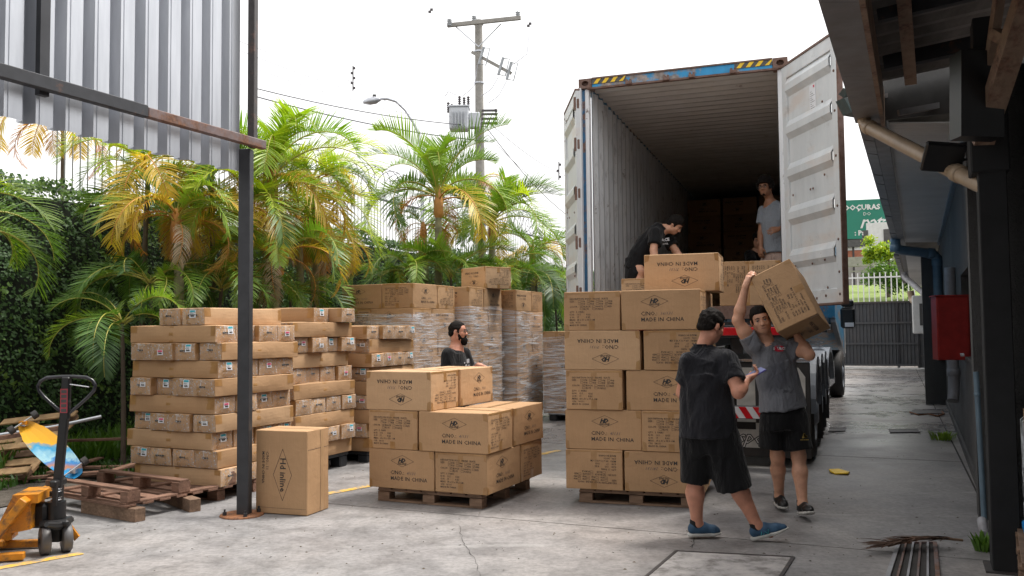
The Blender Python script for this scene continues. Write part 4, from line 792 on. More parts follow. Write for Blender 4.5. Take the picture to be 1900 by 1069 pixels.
# billboard
bb = thing('billboard', 'green billboard with white Christmas lettering beyond the gate', 'billboard')
c = AT(1598, 372, 55); w = 5.6; bz1 = c.z; bz0 = AT(1598, 444, 55).z; rt = Vector((.97, -.24, 0)); c0 = AT(1556, 440, 55); c0.z = bz0
s = MB(); s.prism([c0, c0+rt*w, c0+rt*w+Vector((0, .2, 0)), c0+Vector((0, .2, 0))], (0, 0, bz1-bz0)); s.build('panel', simple('billboard_green', (.015, .19, .13), .6, var=.08, sc=1), bb)
s = MB(); s.prism([c0-Vector((0, 0, .5)), c0+rt*w-Vector((0, 0, .5)), c0+rt*w+Vector((0, .3, -.5)), c0+Vector((0, .3, -.5))], (0, 0, .45)); s.build('lower_frame', 'dark_grey', bb)
for a in (1.0, 4.6): s = MB(); s.beam(c0+rt*a+Vector((0, .3, -5)), c0+rt*a+Vector((0, .3, .2)), .25, .25, up=(1, 0, 0)); s.build('support_post', 'steel_brown', bb)
H_ = bz1-bz0; s = MB(); k = Vector((.005, -.02, 0))
put_text(s, 'DOÇURAS', .46, c0+rt*.35+k+Vector((0, 0, H_*.74)), rt, (0, 0, 1), bold=.018); put_text(s, 'DO', .30, c0+rt*1.5+k+Vector((0, 0, H_*.59)), rt, (0, 0, 1)); put_text(s, 'natal', 1.18, c0+rt*1.25+k+Vector((0, 0, H_*.27)), rt, (0, 0, 1), shear=.35, bold=.012, space=.86)
put_text(s, ': ParkShopping', .44, c0+rt*.95+k+Vector((0, 0, H_*.09)), rt, (0, 0, 1), bold=.018); s.build('lettering', 'white_paint', bb)
s = MB(); m0 = c0+rt*3.35+k+Vector((0, -.02, H_*.42)); s.prism([m0, m0+rt*.7-Vector((0, 0, .2)), m0+rt*.7+Vector((0, 0, .5)), m0+rt*.3+Vector((0, 0, .6))], (0, -.01, 0)); s.build('picture', 'badge', bb)

# ================================================================ CONTAINER
C0 = Vector((.84, 10.42)); CT = 19.4; CW = 2.44; CL_ = 12.19; CZ0 = 1.64; CZ1 = 4.60
ct = thing('shipping_container', 'open shipping container with white interior and rusty blue header on a trailer', 'container', (C0.x, C0.y, CZ0), frame(CT))
H = CZ1-CZ0; fl_z = .15
def cp(nm, m, mat, **k): return m.build(nm, mat, ct, **k)
# corner castings with oval holes
def casting(x, z):
    m = MB(); w, h, d = .162, .118, .178; n = 20; vs = []
    for k in range(n): t = 2*math.pi*k/n+math.pi/4; vs.append((x+.045*math.cos(t)*.95, -.002, z+.033*math.sin(t)))
    ou = []
    for k in range(n):
        t = 2*math.pi*k/n+math.pi/4; a, b = math.cos(t), math.sin(t); f = 1/max(abs(a), abs(b)); ou.append((x+a*f*w/2, 0, z+b*f*h/2))
    vi = [(v[0], 0, v[2]) for v in vs]; vb = [(v[0], .05, v[2]) for v in vs]; ob = [(v[0], d, v[2]) for v in ou]
    m.add(vi+ou, [(k, k+n, (k+1) % n+n, (k+1) % n) for k in range(n)]); m.add(vi+vb, [(k, (k+1) % n, (k+1) % n+n, k+n) for k in range(n)]); m.add(vb, [tuple(range(n))]); m.add(ou+ob, [(k, k+n, (k+1) % n+n, (k+1) % n) for k in range(n)]); m.add(ob, [tuple(range(n))])
    cp('corner_casting', m, 'cont_rust')
for x in (.081, CW-.081):
    for z in (H-.059, .059): casting(x, z)
m = MB(); m.box((CW/2, .055, H-.062), (CW-.33, .09, .108), bev=.004); cp('door_header', m, worn('header_blue', (.02, .27, .55), (.26, .22, .20), th=(.47, .53), rough=.5, sc=2.2))
m = MB(); m.box((CW/2, .02, H-.004), (CW-.33, .05, .018)); m.box((CW/2, .03, H-.122), (CW-.20, .05, .022)); cp('header_edge', m, 'cont_rust')
for i, x in enumerate((.165, CW-.165-.42)):
    m = MB(); m.box((x+.21, .006, H-.045), (.42, .006, .062)); cp('warning_plate', m, 'dark_grey'); m = MB()
    for k in range(4): a = x+.02+k*.105; m.prism([(a, .0015, H-.074), (a+.05, .0015, H-.074), (a+.095 if k < 3 else a+.085, .0015, H-.016), (a+.045 if k < 3 else a+.07, .0015, H-.016)], (0, -.002, 0))
    cp('warning_stripe', m, 'yellow')
for x in (.62, 1.07, 1.37, 1.84):
    m = MB(); m.box((x, -.005, H-.112), (.075, .06, .04), bev=.006); m.box((x-.02, -.005, H-.085), (.022, .05, .03)); m.box((x+.022, -.005, H-.085), (.022, .05, .03)); cp('lock_keeper', m, 'cont_rust')
m = MB(); m.box((.045, .09, H/2), (.05, .10, H-.25), bev=.004); cp('door_post', m, 'cont_blue_dark'); m = MB(); m.box((CW-.06, .09, H/2), (.11, .10, H-.25), bev=.004); cp('door_post', m, 'cont_in')
m = MB(); m.box((.018, -.0, H/2), (.03, .08, H-.24)); m.box((.095, .08, H/2), (.045, .10, H-.25)); cp('door_post_inner', m, 'cont_in')
for z in (.35, .95, 1.55, 2.15, 2.65): m = MB(); m.box((-.02, -.01, z), (.07, .09, .12), bev=.006); m.tube([(-.035, -.05, z-.08), (-.035, -.05, z+.08)], .018, 8); cp('hinge', m, 'cont_rust')
m = MB(); m.box((CW/2, .07, .075), (CW-.33, .12, .15), bev=.004); cp('door_sill', m, 'cont_rust')
pr = corr(CL_-.3, .278, .036, .26, .26)
for sx, sg, mtl, nm in ((.125, -1, 'cont_in', 'side_wall'), (CW-.125, 1, 'cont_in', 'side_wall')):
    m = MB(); m.sheet([(sx+sg*h, .16+a, fl_z) for a, h in pr], (0, 0, H-fl_z-.09)); cp(nm, m, 'cont_in')
    m = MB(); m.sheet([(sx+sg*(h+.006)+(.06 if sg > 0 else -.06)*0, .16+a, .16) for a, h in pr], (0, 0, H-.25)); cp('outer_skin', m, 'cont_blue')
    m = MB(); m.box((sx+sg*.06, CL_/2, H-.05), (.09, CL_-.36, .08)); m.box((sx+sg*.06, CL_/2, .08), (.09, CL_-.36, .16)); cp('side_rail', m, 'cont_blue')
pr = corr(CL_-.3, .23, .034, .22, .22); m = MB(); m.sheet([(.10, .16+a, H-.075+h) for a, h in pr], (CW-.2, 0, 0)); cp('roof_panel', m, 'cont_roof')
m = MB(); m.box((CW/2, CL_/2, H-.015), (CW-.1, CL_-.3, .02)); cp('roof_skin', m, 'cont_blue')
m = MB(); m.box((CW/2, CL_/2, fl_z-.02), (CW-.26, CL_-.3, .04)); cp('floor_board', m, 'wood_new'); m = MB(); m.box((CW/2, CL_-.12, H/2), (CW, .10, H-.01)); cp('front_wall', m, 'cont_in')
for k in range(9):   # lashing scuffs: small rings on the left wall
    m = MB(); m.tube([(.13, .5+k*.9, .25), (.155, .5+k*.9, .30), (.13, .5+k*.9, .35)], .008, 5); cp('lashing_ring', m, 'cont_rust')
# doors
def door(hx, ang, lb, right):
    Hd = 2.67; Wd = 1.19; z0 = .14; t = bpy.data.objects.new('cargo_door', None); COL.objects.link(t); t.parent = ct; t.location = (hx, -.05, z0); t.rotation_euler = (0, 0, ang); t['label'] = lb
    f = 1 if right else 1
    # leaf in local frame: x from hinge outward, inner face towards -y for the right leaf
    iy = -1 if right else 1
    m = MB()
    for a, b, c, d in ((.055, .11, Hd/2, Hd), (Wd-.055, .11, Hd/2, Hd), ):
        m.box((a, 0, c), (b, .055, d), bev=.004)
    m.box((Wd/2, 0, .07), (Wd-.22, .052, .14), bev=.003); m.box((Wd/2, 0, Hd-.07), (Wd-.22, .052, .14), bev=.003); m.build('door_frame', 'cont_door', t)
    # pressed panel with raised bands facing outward; seen from inside as shallow shelves
    prof = [(0.14, 0)]; zz = .14; span = (Hd-.28)/5
    for k in range(5):
        b = .14+k*span; prof += [(b+span*.55, 0), (b+span*.68, .046), (b+span*.84, .046), (b+span*.99, 0)]
    prof.append((Hd-.14, 0)); m = MB(); m.sheet([(.11, iy*.006+iy*(-h)*-1*.9, z) for z, h in prof], (Wd-.22, 0, 0)); m.sheet([(.11, iy*(.0)+iy*h*.9-iy*.012, z) for z, h in prof], (Wd-.22, 0, 0)); m.build('door_panel', 'cont_door', t)
    m = MB(); rr = random.Random(3 if right else 4)
    for z in (.055, .42, 1.2, 1.95, 2.42):
        for (x, dz) in ((.17, 0), (.22, 0), (.60, .0), (.66, 0), (.86, .02), (.90, .1)):
            if rr.random() < .75 or z < .1: m.lathe((x+.02*rr.random(), iy*.034 if z > .15 else iy*.028, z+dz), (0, iy, 0), [(.014, 0), (.013, .006), (.001, .010)], 8)
    for z in (.08, .30, .62, .95, 1.45, 1.9, 2.3, 2.6): m.lathe((Wd-.05, iy*.028, z), (0, iy, 0), [(.014, 0), (.013, .006), (.001, .010)], 8)
    o = m.build('rivets', 'cont_rust', t); o['kind'] = 'stuff'
    m = MB(); m.box((Wd+.008, 0, Hd/2), (.018, .060, Hd+.04), bev=.004); m.box((Wd/2, 0, -.012), (Wd, .08, .026), bev=.006); m.box((Wd/2, 0, Hd+.012), (Wd, .07, .024)); m.build('door_gasket', 'cont_rust', t)
    for x in (.33, .85):
        m = MB(); m.tube([(x, -iy*.06, .02), (x, -iy*.06, Hd-.02)], .017, 8)
        for z in (.2, .9, 1.7, 2.4): m.box((x, -iy*.045, z), (.08, .03, .05))
        m.build('locking_bar', 'galv', t)
    if right:
        m = MB(); m.prism([(.60, iy*.008, 2.0), (.73, iy*.008, 2.0), (.73, iy*.008, 2.30), (.60, iy*.008, 2.30)], (0, iy*.0015, 0)); m.build('door_notice', 'paper', t)
        m = MB()
        for k in range(9): st = stroke((.62, 2.05+k*.022), (.71-.03*(k % 3), 2.05+k*.022), .004); m.add([(a, iy*.0105, b) for a, b in st[0]], st[1])
        m.build('notice_print', 'ink', t); m = MB(); put_text(m, 'M', .04, (.71, iy*.0105, 2.26), (-1 if iy > 0 else -1, 0, 0), (0, 0, 1), bold=.002); m.build('notice_logo', 'badge', t)
        m = MB(); rr = random.Random(6)
        for k in range(5):
            for j in range(6):
                a = (.60+k*.028, 1.42+rr.uniform(-.02, .03)); b = (a[0]+rr.uniform(-.02, .03), 1.42+rr.uniform(-.02, .03)); st = stroke(a, (b[0]+.004, b[1]), .0045); m.add([(p, iy*.0075, q) for p, q in st[0]], st[1])
        m.build('scribble', 'pencil', t)
    return t
# direction angles inside the container frame (x right, y into the container)
dr = door(CW-.045, -math.pi/2+R_(27.5), 'right cargo door swung open towards the yard showing its white inner face', True)
dl = door(.0, math.pi/2+R_(22.5), 'left cargo door folded back along the container side', False)
# ================================================================ TRAILER AND TRUCK
tr = thing('semi_trailer', 'dark container trailer with black mudflaps and striped rear bumper under the container', 'trailer', (0, 0, 0), frame(CT+2.4))
rc_ = loc2(C0, CT, CW+.08, 0); th_t = R_(CT+2.4); tr.location = (rc_.x-CW*math.cos(th_t), rc_.y+CW*math.sin(th_t), 0)
TL_ = CL_
for x in (.72, 1.72): m = MB(); m.box((x, TL_/2, 1.42), (.14, TL_-.1, .36)); m.build('chassis_beam', 'steel_black', tr)
for y in (.1, 2.4, 5, 8, 11.8): m = MB(); m.box((CW/2, y, 1.53), (CW+.02, .16, .16)); m.build('cross_member', 'steel_black', tr)
m = MB(); m.box((CW+.02, TL_/2+.2, 1.555), (.05, TL_-.6, .11)); m.build('side_rail', 'grey_fender', tr)
m = MB(); m.box((CW/2, -.12, 1.50), (CW, .10, .14), bev=.01); m.build('rear_crossbar', 'steel_black', tr)
m = MB(); m.box((CW/2+.0, -.185, 1.50), (CW-.1, .03, .09), bev=.006); m.build('red_reflector', 'red_light', tr)
m = MB(); m.box((1.62, -.30, 1.18), (.22, .12, .10), bev=.02); m.tube([(1.75, -.42, 1.14), (1.75, -.36, 1.14)], .055, 14); m.tube([(1.60, -.42, 1.14), (1.60, -.36, 1.14)], .055, 14); m.build('tail_lamp', 'chrome', tr)
for x in (.25, 2.0): m = MB(); m.box((x, -.22, 1.0), (.10, .14, 1.0)); m.build('bumper_bracket', 'steel_black', tr)
m = MB(); m.box((CW/2, -.36, .62), (CW-.02, .08, .14), bev=.01); m.build('rear_bumper', 'steel_black', tr)
m = MB(); m.box((CW/2, -.405, .62), (CW-.06, .01, .125)); m.build('bumper_plate', 'paper', tr); m = MB()
for k in range(16): a = .06+k*.15; m.prism([(a, -.412, .558), (a+.075, -.412, .558), (a-.005, -.412, .682), (a-.08, -.412, .682)], (0, -.002, 0))
m.build('bumper_stripe', 'red_light', tr)
# big mudflaps with white artwork and script lettering
def flap(x0, x1, art):
    m = MB(); m.box(((x0+x1)/2, -.20, .64), (x1-x0, .02, 1.04), bev=.008); fo = m.build('mudflap', 'rubber', tr)
    f = MB(); y = -.213
    def poly(P): f.prism([(a, y, b) for a, b in P], (0, -.002, 0))
    poly([(x0+.03, .22), (x1-.14, .22), (x1-.06, .45), (x1-.05, 1.0), (x1-.12, 1.10), (x0+.03, 1.10)])
    f.build('flap_artwork', simple('flap_cream', (.50, .49, .46), .6), fo)
    f = MB(); y2 = y-.0025
    for P in ([(x0+.34, .42), (x0+.42, .42), (x0+.42, 1.10), (x0+.34, 1.10)], [(x0+.42, .42), (x0+.62, .42), (x0+.62, .50), (x0+.42, .50)], [(x0+.70, .50), (x0+.76, .44), (x0+.84, .60), (x0+.84, .85), (x0+.76, 1.0), (x0+.70, .95), (x0+.76, .8), (x0+.76, .62)], [(x0+.10, .50), (x0+.16, .50), (x0+.20, .75), (x0+.16, 1.05), (x0+.10, 1.05), (x0+.13, .75)]): f.prism([(a_, y2, b_) for a_, b_ in P], (0, -.001, 0))
    f.build('flap_strokes', 'black', fo); f = MB(); put_text(f, 'Transportes', .20, (x0+.02, y-.004, .27), (1, 0, 0), (0, 0, 1), shear=.4, bold=.009); f.build('flap_outline', 'black', fo); f = MB(); put_text(f, 'Transportes', .20, (x0+.02, y-.006, .27), (1, 0, 0), (0, 0, 1), shear=.4, bold=-.001); f.build('flap_lettering', 'white_paint', fo)
    f = MB(); put_text(f, 'JR', .11, (x1-.20, y-.004, .15), (.85, 0, .5), (-.5, 0, .85), shear=.3, bold=.008); f.build('flap_initials', 'white_paint', fo)
    f = MB(); f.box(((x0+x1)/2, -.20, 1.18), (x1-x0, .05, .03)); f.build('flap_bar', 'chrome', fo)
flap(.02, 1.10, 0); flap(1.32, CW+.08, 1)
def wheel(parent, c, ax, r, w, nm='wheel', rim='grey_fender'):
    m = MB(); t = w/2; m.lathe(c, ax, [(r*.60, -t), (r*.93, -t), (r, -t*.7), (r, t*.7), (r*.93, t), (r*.60, t)], 36); wo_ = m.build(nm, 'rubber', parent)
    m = MB(); m.lathe(c, ax, [(r*.6, t), (r*.56, t*.7), (r*.35, t*.4), (r*.33, t*.9), (r*.2, t*1.15), (.001, t*1.15)], 28)
    m.build('rim', rim, wo_); return wo_
for k, y in enumerate((.75, 2.05, 3.35)):
    wheel(tr, (CW-.15, y, .53), (1, 0, 0), .53, .46); wheel(tr, (.15, y, .53), (-1, 0, 0), .53, .46)
    m = MB(); m.tube([(.2, y, .53), (CW-.2, y, .53)], .07, 10); m.build('axle', 'steel_black', tr)
    for x in (CW-.18, .18):
        m = MB(); P = []
        for j in range(13): a = math.pi*(j/12)*1.0; P.append((y-.68*math.cos(a), .58+.62*math.sin(a)))
        m.sheet([(x-.26, a, b) for a, b in P], (.56, 0, 0)); m.build('fender', 'grey_fender', tr); m = MB(); m.sheet([(x+.31, a, b) for a, b in P], (0, 0, -.06)); m.build('fender_edge', 'grey_fender', tr)
    for xx in ((CW+.02),): m = MB(); m.box((xx-.2, y+.70, .60), (.62, .02, .9)); m.build('small_mudflap', 'rubber', tr)
for y in (1.4, 2.7): m = MB(); m.box((CW+.06, y, .95), (.04, .5, .05)); m.build('side_marker_bar', 'chrome', tr)
for x in (.5, 1.9): m = MB(); m.tube([(x, 8.2, .1), (x, 8.2, 1.3)], .06, 8); m.box((x, 8.2, .06), (.25, .25, .04)); m.build('landing_leg', 'steel_black', tr)
# tractor unit
o2 = AT(1549, 700, 15.2); tk = thing('tractor_unit', 'truck tractor with blue cab and grey rear fenders in front of the trailer', 'truck', (4.42, 15.75, 0), frame(25))
# local: x right, y forward; right outer side at x = 1.25
OX = 1.15
for y in (-.5, .85):
    for x, ax in ((OX-.25, 1), (OX-2.2, -1)): wheel(tk, (x, y, .52), (ax, 0, 0), .52, .5, rim='chrome')
    m = MB(); P = [(y-.66*math.cos(math.pi*j/12), .56+.62*math.sin(math.pi*j/12)) for j in range(13)]
    for x in (OX-.25, OX-2.2): m = MB(); m.sheet([(x-.28, a, b) for a, b in P], (.60, 0, 0)); m.build('fender', 'grey_fender', tk); m = MB(); m.sheet([(x+.32, a, b) for a, b in P], (0, 0, -.08)); m.build('fender_edge', 'grey_fender', tk)
wheel(tk, (OX-.15, 4.6, .52), (1, 0, 0), .52, .32); wheel(tk, (OX-2.3, 4.6, .52), (-1, 0, 0), .52, .32)
m = MB(); m.box((OX-.22, -1.22, .50), (.66, .02, .72)); f_ = m.build('mudflap', 'rubber', tk); m = MB(); put_text(m, 'SCANIA', .155, (OX-.53, -1.235, .55), (1, 0, 0), (0, 0, 1), bold=.006); m.build('flap_lettering', 'white_paint', f_)
for z in (1.0, 1.06, 1.12): m = MB(); m.box((OX-.05, -1.18, z+.18), (.34, .03, .03)); m.build('fender_slat', 'chrome', tk)
m = MB(); m.box((OX-.05, -1.0, .92), (.30, .30, .06), bev=.01); m.build('tail_lamp', 'chrome', tk)
for x in (OX-.85, OX-1.6): m = MB(); m.box((x, 1.8, .95), (.1, 7, .28)); m.build('chassis_beam', 'steel_black', tk)
m = MB(); m.box((OX-.32, 2.4, .62), (.55, 1.4, .6), bev=.08); m.build('fuel_tank', 'chrome', tk)
cb = MB(); cx = OX-1.22
# cab body with lower edge sloping
cb.prism([(OX, 2.95, 1.75), (OX, 5.45, .95), (OX, 5.5, 2.2), (OX, 5.2, 3.3), (OX, 4.7, 3.75), (OX, 2.95, 3.9)], (-2.45, 0, 0)); cbo = cb.build('cab_body', 'cont_blue', tk)
for k in range(7): m = MB(); m.box((OX-.2-.34*k, 2.93, 2.7), (.05, .03, 2.0)); m.build('cab_rib', 'cont_blue', cbo)
m = MB(); m.prism([(OX+.004, 3.0, 1.66), (OX+.004, 5.46, .86), (OX+.004, 5.46, .95), (OX+.004, 3.0, 1.75)], (-.1, 0, 0)); m.build('cab_skirt', 'grey_fender', cbo)
m = MB(); m.box((OX+.005, 4.75, 2.65), (.02, .9, .8)); m.build('cab_window', 'black', cbo); m = MB(); m.box((OX+.006, 5.35, 1.9), (.03, .10, 1.9)); m.build('cab_pillar', 'white_paint', cbo)
mi = thing('_tmp', 'x y z w', 'mirror'); bpy.data.objects.remove(mi)
mr = AT(1573, 590, 16.5); Mi = tk.matrix_world
m = MB(); bpy.context.view_layer.update(); ml = Matrix.Rotation(R_(25), 4, 'Z') @ Matrix.Translation(-Vector((4.42, 15.75, 0)))
c = ml @ mr; m.box(c, (.26, .12, .40), bev=.04); m.box(c+Vector((0, 0, .28)), (.22, .12, .14), bev=.03); m.tube([c+Vector((0, 0, .35)), c+Vector((-.1, .1, .5)), Vector((OX, max(c.y, 3.1)+.2, 2.4))], .025, 6); mb_ = m.build('side_mirror', 'black', tk)
m = MB(); m.box(c+Vector((.03, -.064, -.13)), (.16, .006, .08)); m.build('mirror_glass', 'paper', mb_)

# ================================================================ CARTONS
def carton_mesh(lx, ly, lz, seed, mat='cardboard', dent=.004, crush=0):
    """closed box with soft edges, slight bulges and lid seam; returns mesh and the surface function"""
    off = Vector((seed*7.31, seed*3.17, seed*1.9))
    def warp(p):
        x, y, z = p; fx, fy, fz = 2*x/lx, 2*y/ly, 2*z/lz-1
        b = dent*1.3; q = Vector((x+b*fx*(1-fy*fy)*(1-fz*fz), y+b*fy*(1-fx*fx)*(1-fz*fz), z+b*.7*(1-fx*fx)*(1-fy*fy)*(1 if fz > 0 else 0)*abs(fz)))
        n = noise.noise_vector(Vector(p)*3.2+off)*dent*1.1; n.z *= .6 if z > .01 else 0; q += n
        if crush:
            c = noise.noise(Vector((x*4, y*4, 0))+off); q.z -= crush*max(0, c+.2)*max(0, fz)
            if abs(fy) > .9: q.y -= math.copysign(crush*.8, fy)*max(0, math.sin(x*7+seed))*max(0, fz+.2)
        return q
    m = MB(); e = .005
    def axis(L, n): s_ = [-L/2+e] + [-L/2+L*i/n for i in range(1, n)] + [L/2-e]; return s_
    ax = axis(lx, 8); ay = axis(ly, 6); az = [v+lz/2 for v in axis(lz, 5)]
    def grid(us, vs_, fn):
        vs = [fn(u, v) for u in us for v in vs_]; k = len(vs_); return vs, [(i*k+j, (i+1)*k+j, (i+1)*k+j+1, i*k+j+1) for i in range(len(us)-1) for j in range(k-1)]
    faces = [(ax, az, lambda u, v: (u, -ly/2, v)), (ay, az, lambda u, v: (lx/2, u, v)), (ax[::-1], az, lambda u, v: (u, ly/2, v)), (ay[::-1], az, lambda u, v: (-lx/2, u, v)), (ax, ay, lambda u, v: (u, v, lz)), (ax, ay[::-1], lambda u, v: (u, v, 0))]
    bmv = {}; V = []; Fc = []
    def vid(p):
        k = tuple(round(c_, 5) for c_ in p)
        if k not in bmv: bmv[k] = len(V); V.append(warp(p))
        return bmv[k]
    for us, vs_, fn in faces:
        vs, fs = grid(us, vs_, fn); ids = [vid(p) for p in vs]
        for f in fs: Fc.append(tuple(ids[i] for i in f))
    X_ = (-lx/2, lx/2); Y_ = (-ly/2, ly/2); Z_ = (0, lz)
    def edge(A, B): Fc.extend((vid(A[i]), vid(A[i+1]), vid(B[i+1]), vid(B[i])) for i in range(len(A)-1))
    for z in Z_:
        zi = z+e if z == 0 else z-e
        for y in Y_: yi = y+e if y < 0 else y-e; edge([(u, y, zi) for u in ax], [(u, yi, z) for u in ax])
        for x in X_: xi = x+e if x < 0 else x-e; edge([(x, u, zi) for u in ay], [(xi, u, z) for u in ay])
    for x in X_:
        for y in Y_: xi = x+e if x < 0 else x-e; yi = y+e if y < 0 else y-e; edge([(x, yi, u) for u in az], [(xi, y, u) for u in az])
        for y in Y_:
            for z in Z_: xi = x+e if x < 0 else x-e; yi = y+e if y < 0 else y-e; zi = z+e if z == 0 else z-e; Fc.append((vid((x, yi, zi)), vid((xi, y, zi)), vid((xi, yi, z))))
    m.add(V, Fc); me = m.mesh('carton', mat)
    import bmesh
    b = bmesh.new(); b.from_mesh(me); bmesh.ops.recalc_face_normals(b, faces=b.faces); b.to_mesh(me); b.free()
    def surf(face, u, v, o_):     # u, v metres on the face measured from its centre, o_ outwards
        d = {0: ((u, -ly/2, v+lz/2), (0, -1, 0)), 1: ((lx/2, u, v+lz/2), (1, 0, 0)), 2: ((-u, ly/2, v+lz/2), (0, 1, 0)), 3: ((-lx/2, -u, v+lz/2), (-1, 0, 0)), 4: ((u, v, lz), (0, 0, 1))}[face]
        return warp(d[0])+Vector(d[1])*o_
    return me, surf
def on_face(mb, surf, face, V, F, o_, mi=0): mb.add([surf(face, a, b, o_) for a, b in V], F, mi)
def patch(mb, surf, face, u0, u1, v0, v1, o_, mi=0, nu=None, nv=None, jag=0, rr=None):
    nu = nu or max(1, int(abs(u1-u0)/.06)); nv = nv or max(1, int(abs(v1-v0)/.06)); V = []
    for i in range(nu+1):
        for j in range(nv+1):
            V.append((u0+(u1-u0)*i/nu+(rr.uniform(-jag, jag) if jag else 0), v0+(v1-v0)*j/nv+(rr.uniform(-jag, jag) if jag and j in (0, nv) else 0)))
    k = nv+1; on_face(mb, surf, face, V, [(i*k+j, (i+1)*k+j, (i+1)*k+j+1, i*k+j+1) for i in range(nu) for j in range(nv)], o_, mi)
def flipv(V, fl): return [(-a, -b) for a, b in V] if fl else V
def logo_art(w, num, lower=0):
    """diamond logo print, centred; w is the width of the face"""
    V, F = [], []
    def addp(vf, dx=0, dy=0):
        o_ = len(V); V.extend((a+dx, b+dy) for a, b in vf[0]); F.extend(tuple(i+o_ for i in f) for f in vf[1])
    dw, dh, cy = .118, .052, .075
    D = [(-dw, 0), (0, dh), (dw, 0), (0, -dh)]
    for i in range(4): addp(stroke(D[i], D[(i+1) % 4], .0026), 0, cy)
    addp(text('HD', .050, .32, .0030, 'CENTER', .82), -.006, cy-.012)
    t = text('INLINE', .026, .3, .0006, 'CENTER', 1.15); addp(t, -.004, cy-.034)
    if lower == 0: return V, F
    V, F = [], []
    if lower == 1: addp(text(num, .036, .35, 0, 'LEFT', 1.1), .045, -.042); return V, F
    if lower == 2: addp(text('C/NO.:', .048, 0, .0004, 'LEFT', 1.0), -.122, -.046); return V, F
    t = text('MADE IN CHINA', .048, 0, .0004, 'LEFT', 1.06); addp(t, -.122, -.098)
    if w < .5: V[:] = [(a*.8, b*.9) for a, b in V]
    return V, F
def desc_art(num):
    V, F = [], []
    def addp(vf, dx=0, dy=0):
        o_ = len(V); V.extend((a+dx, b+dy) for a, b in vf[0]); F.extend(tuple(i+o_ for i in f) for f in vf[1])
    z = .0205
    def ln(s_, x, y, sp=1.06): addp(text(s_, z, 0, .0002, 'LEFT', sp), x, y)
    def bx(x, y, w=.026, h=.015, tick=False):
        for a, b in (((x, y), (x+w, y)), ((x+w, y), (x+w, y+h)), ((x+w, y+h), (x, y+h)), ((x, y+h), (x, y))): addp(stroke(a, b, .0016))
        if tick: addp(stroke((x+.004, y+.010), (x+.010, y+.002), .0018)); addp(stroke((x+.010, y+.002), (x+.022, y+.018), .0018))
    x0 = -.205
    ln('DESCRIPTION: BOLD  INLINE  SKATE', x0, .112, 1.06); ln('SIZE :', x0, .089)
    for k, s_ in enumerate(('37#', '38#', '39#', '40#')): bx(x0+.08+k*.083, .089); ln(s_, x0+.110+k*.083, .089)
    for k, s_ in enumerate(('41#', '42#', '43#', '44#')): bx(x0+.08+k*.083, .067, tick=k == 3); ln(s_, x0+.110+k*.083, .067)
    ln('COLOR :', x0, .042); bx(x0+.098, .042, tick=True); ln('BLACK', x0+.13, .042); bx(x0+.212, .042); ln('WHITE', x0+.242, .042); bx(x0+.322, .042); ln('RED', x0+.352, .042)
    bx(x0+.098, .020); ln('BLUE', x0+.13, .020); bx(x0+.212, .020); ln('PURPLE', x0+.242, .020)
    for k, s_ in enumerate(('QTY:  5  PAIRS', 'N.W:   13.5        KGS', 'G.W:   17          KGS', 'MEAS:  68 x 51 x 35.5 CM', 'C/N:  '+num, 'MADE IN CHINA')): ln(s_, x0, -.006-k*.0235)
    return V, F
BX = {}
LX, LY, LZ = .68, .51, .346
def hd_kit(var, flip):
    k = (var, flip)
    if k in BX: return BX[k]
    if ('b', var) not in BX: BX[('b', var)] = carton_mesh(LX, LY, LZ, var+1, 'cardboard_pale' if var == 3 else 'cardboard', .0045)
    me, surf = BX[('b', var)]; rr = random.Random(var*7+flip); num = ('4/131', '16/131', '28/131', '7/131')[var]
    V, F = logo_art(.68, num); V = flipv(V, flip);  dx = (.02, -.05, .0, .03)[var]; parts = []
    def part(nm, mt, fn): m = MB(); fn(m); parts.append((nm, m.mesh(nm, mt)))
    part('logo_print', 'ink', lambda m: on_face(m, surf, 0, [(a+dx, b) for a, b in V], F, .0016))
    for q_, nm_ in ((1, 'pen_number'), (2, 'number_print'), (3, 'origin_print')):
        V3_, F3_ = logo_art(.68, num, q_); V3_ = flipv(V3_, flip); part(nm_, 'pencil' if q_ == 1 else 'ink', lambda m: on_face(m, surf, 0, [(a+dx, b) for a, b in V3_], F3_, .0016))
    V2, F2 = desc_art(num); V2 = flipv(V2, flip); w = .026
    for f in (1, 3):
        part('description_print', 'ink', lambda m: on_face(m, surf, f, [(a*.98, b-.01 if not flip else b+.01) for a, b in V2], F2, .0022))
        part('packing_tape', 'tape', lambda m: patch(m, surf, f, -w, w, LZ/2-.075-rr.random()*.02, LZ/2-.004, .0014, rr=rr, jag=.0012)); part('packing_tape', 'tape', lambda m: patch(m, surf, f, -w, w, -LZ/2+.004, -LZ/2+.06+rr.random()*.04, .0014, rr=rr, jag=.0012))
        part('edge_tape', 'tape', lambda m: patch(m, surf, f, -LY/2+.012, LY/2-.012, LZ/2-.02, LZ/2-.004, .0010))
    part('lid_tape', 'tape', lambda m: patch(m, surf, 4, -LX/2+.004, LX/2-.004, -w, w, .0014, rr=rr, jag=.001)); part('lid_seam', 'groove', lambda m: patch(m, surf, 4, -LX/2+.01, LX/2-.01, -.0022, .0022, .0022))
    for f, W in ((0, LX), (1, LY), (3, LY)):
        for sx in (-1, 1):
            for sz in (-1, 1):
                if rr.random() < .75:
                    a = W/2-.004; b = LZ/2-.004; l = .028+.02*rr.random(); h = .04+.03*rr.random()
                    Q = [(sx*a, sz*b), (sx*(a-l), sz*b), (sx*(a-l*.8), sz*(b-h)), (sx*a, sz*(b-h*1.2))]
                    part('corner_tape', 'tape', lambda m: on_face(m, surf, f, Q, [(0, 1, 2, 3) if sx*sz < 0 else (3, 2, 1, 0)], .0012))
    BX[k] = (me, parts); return BX[k]
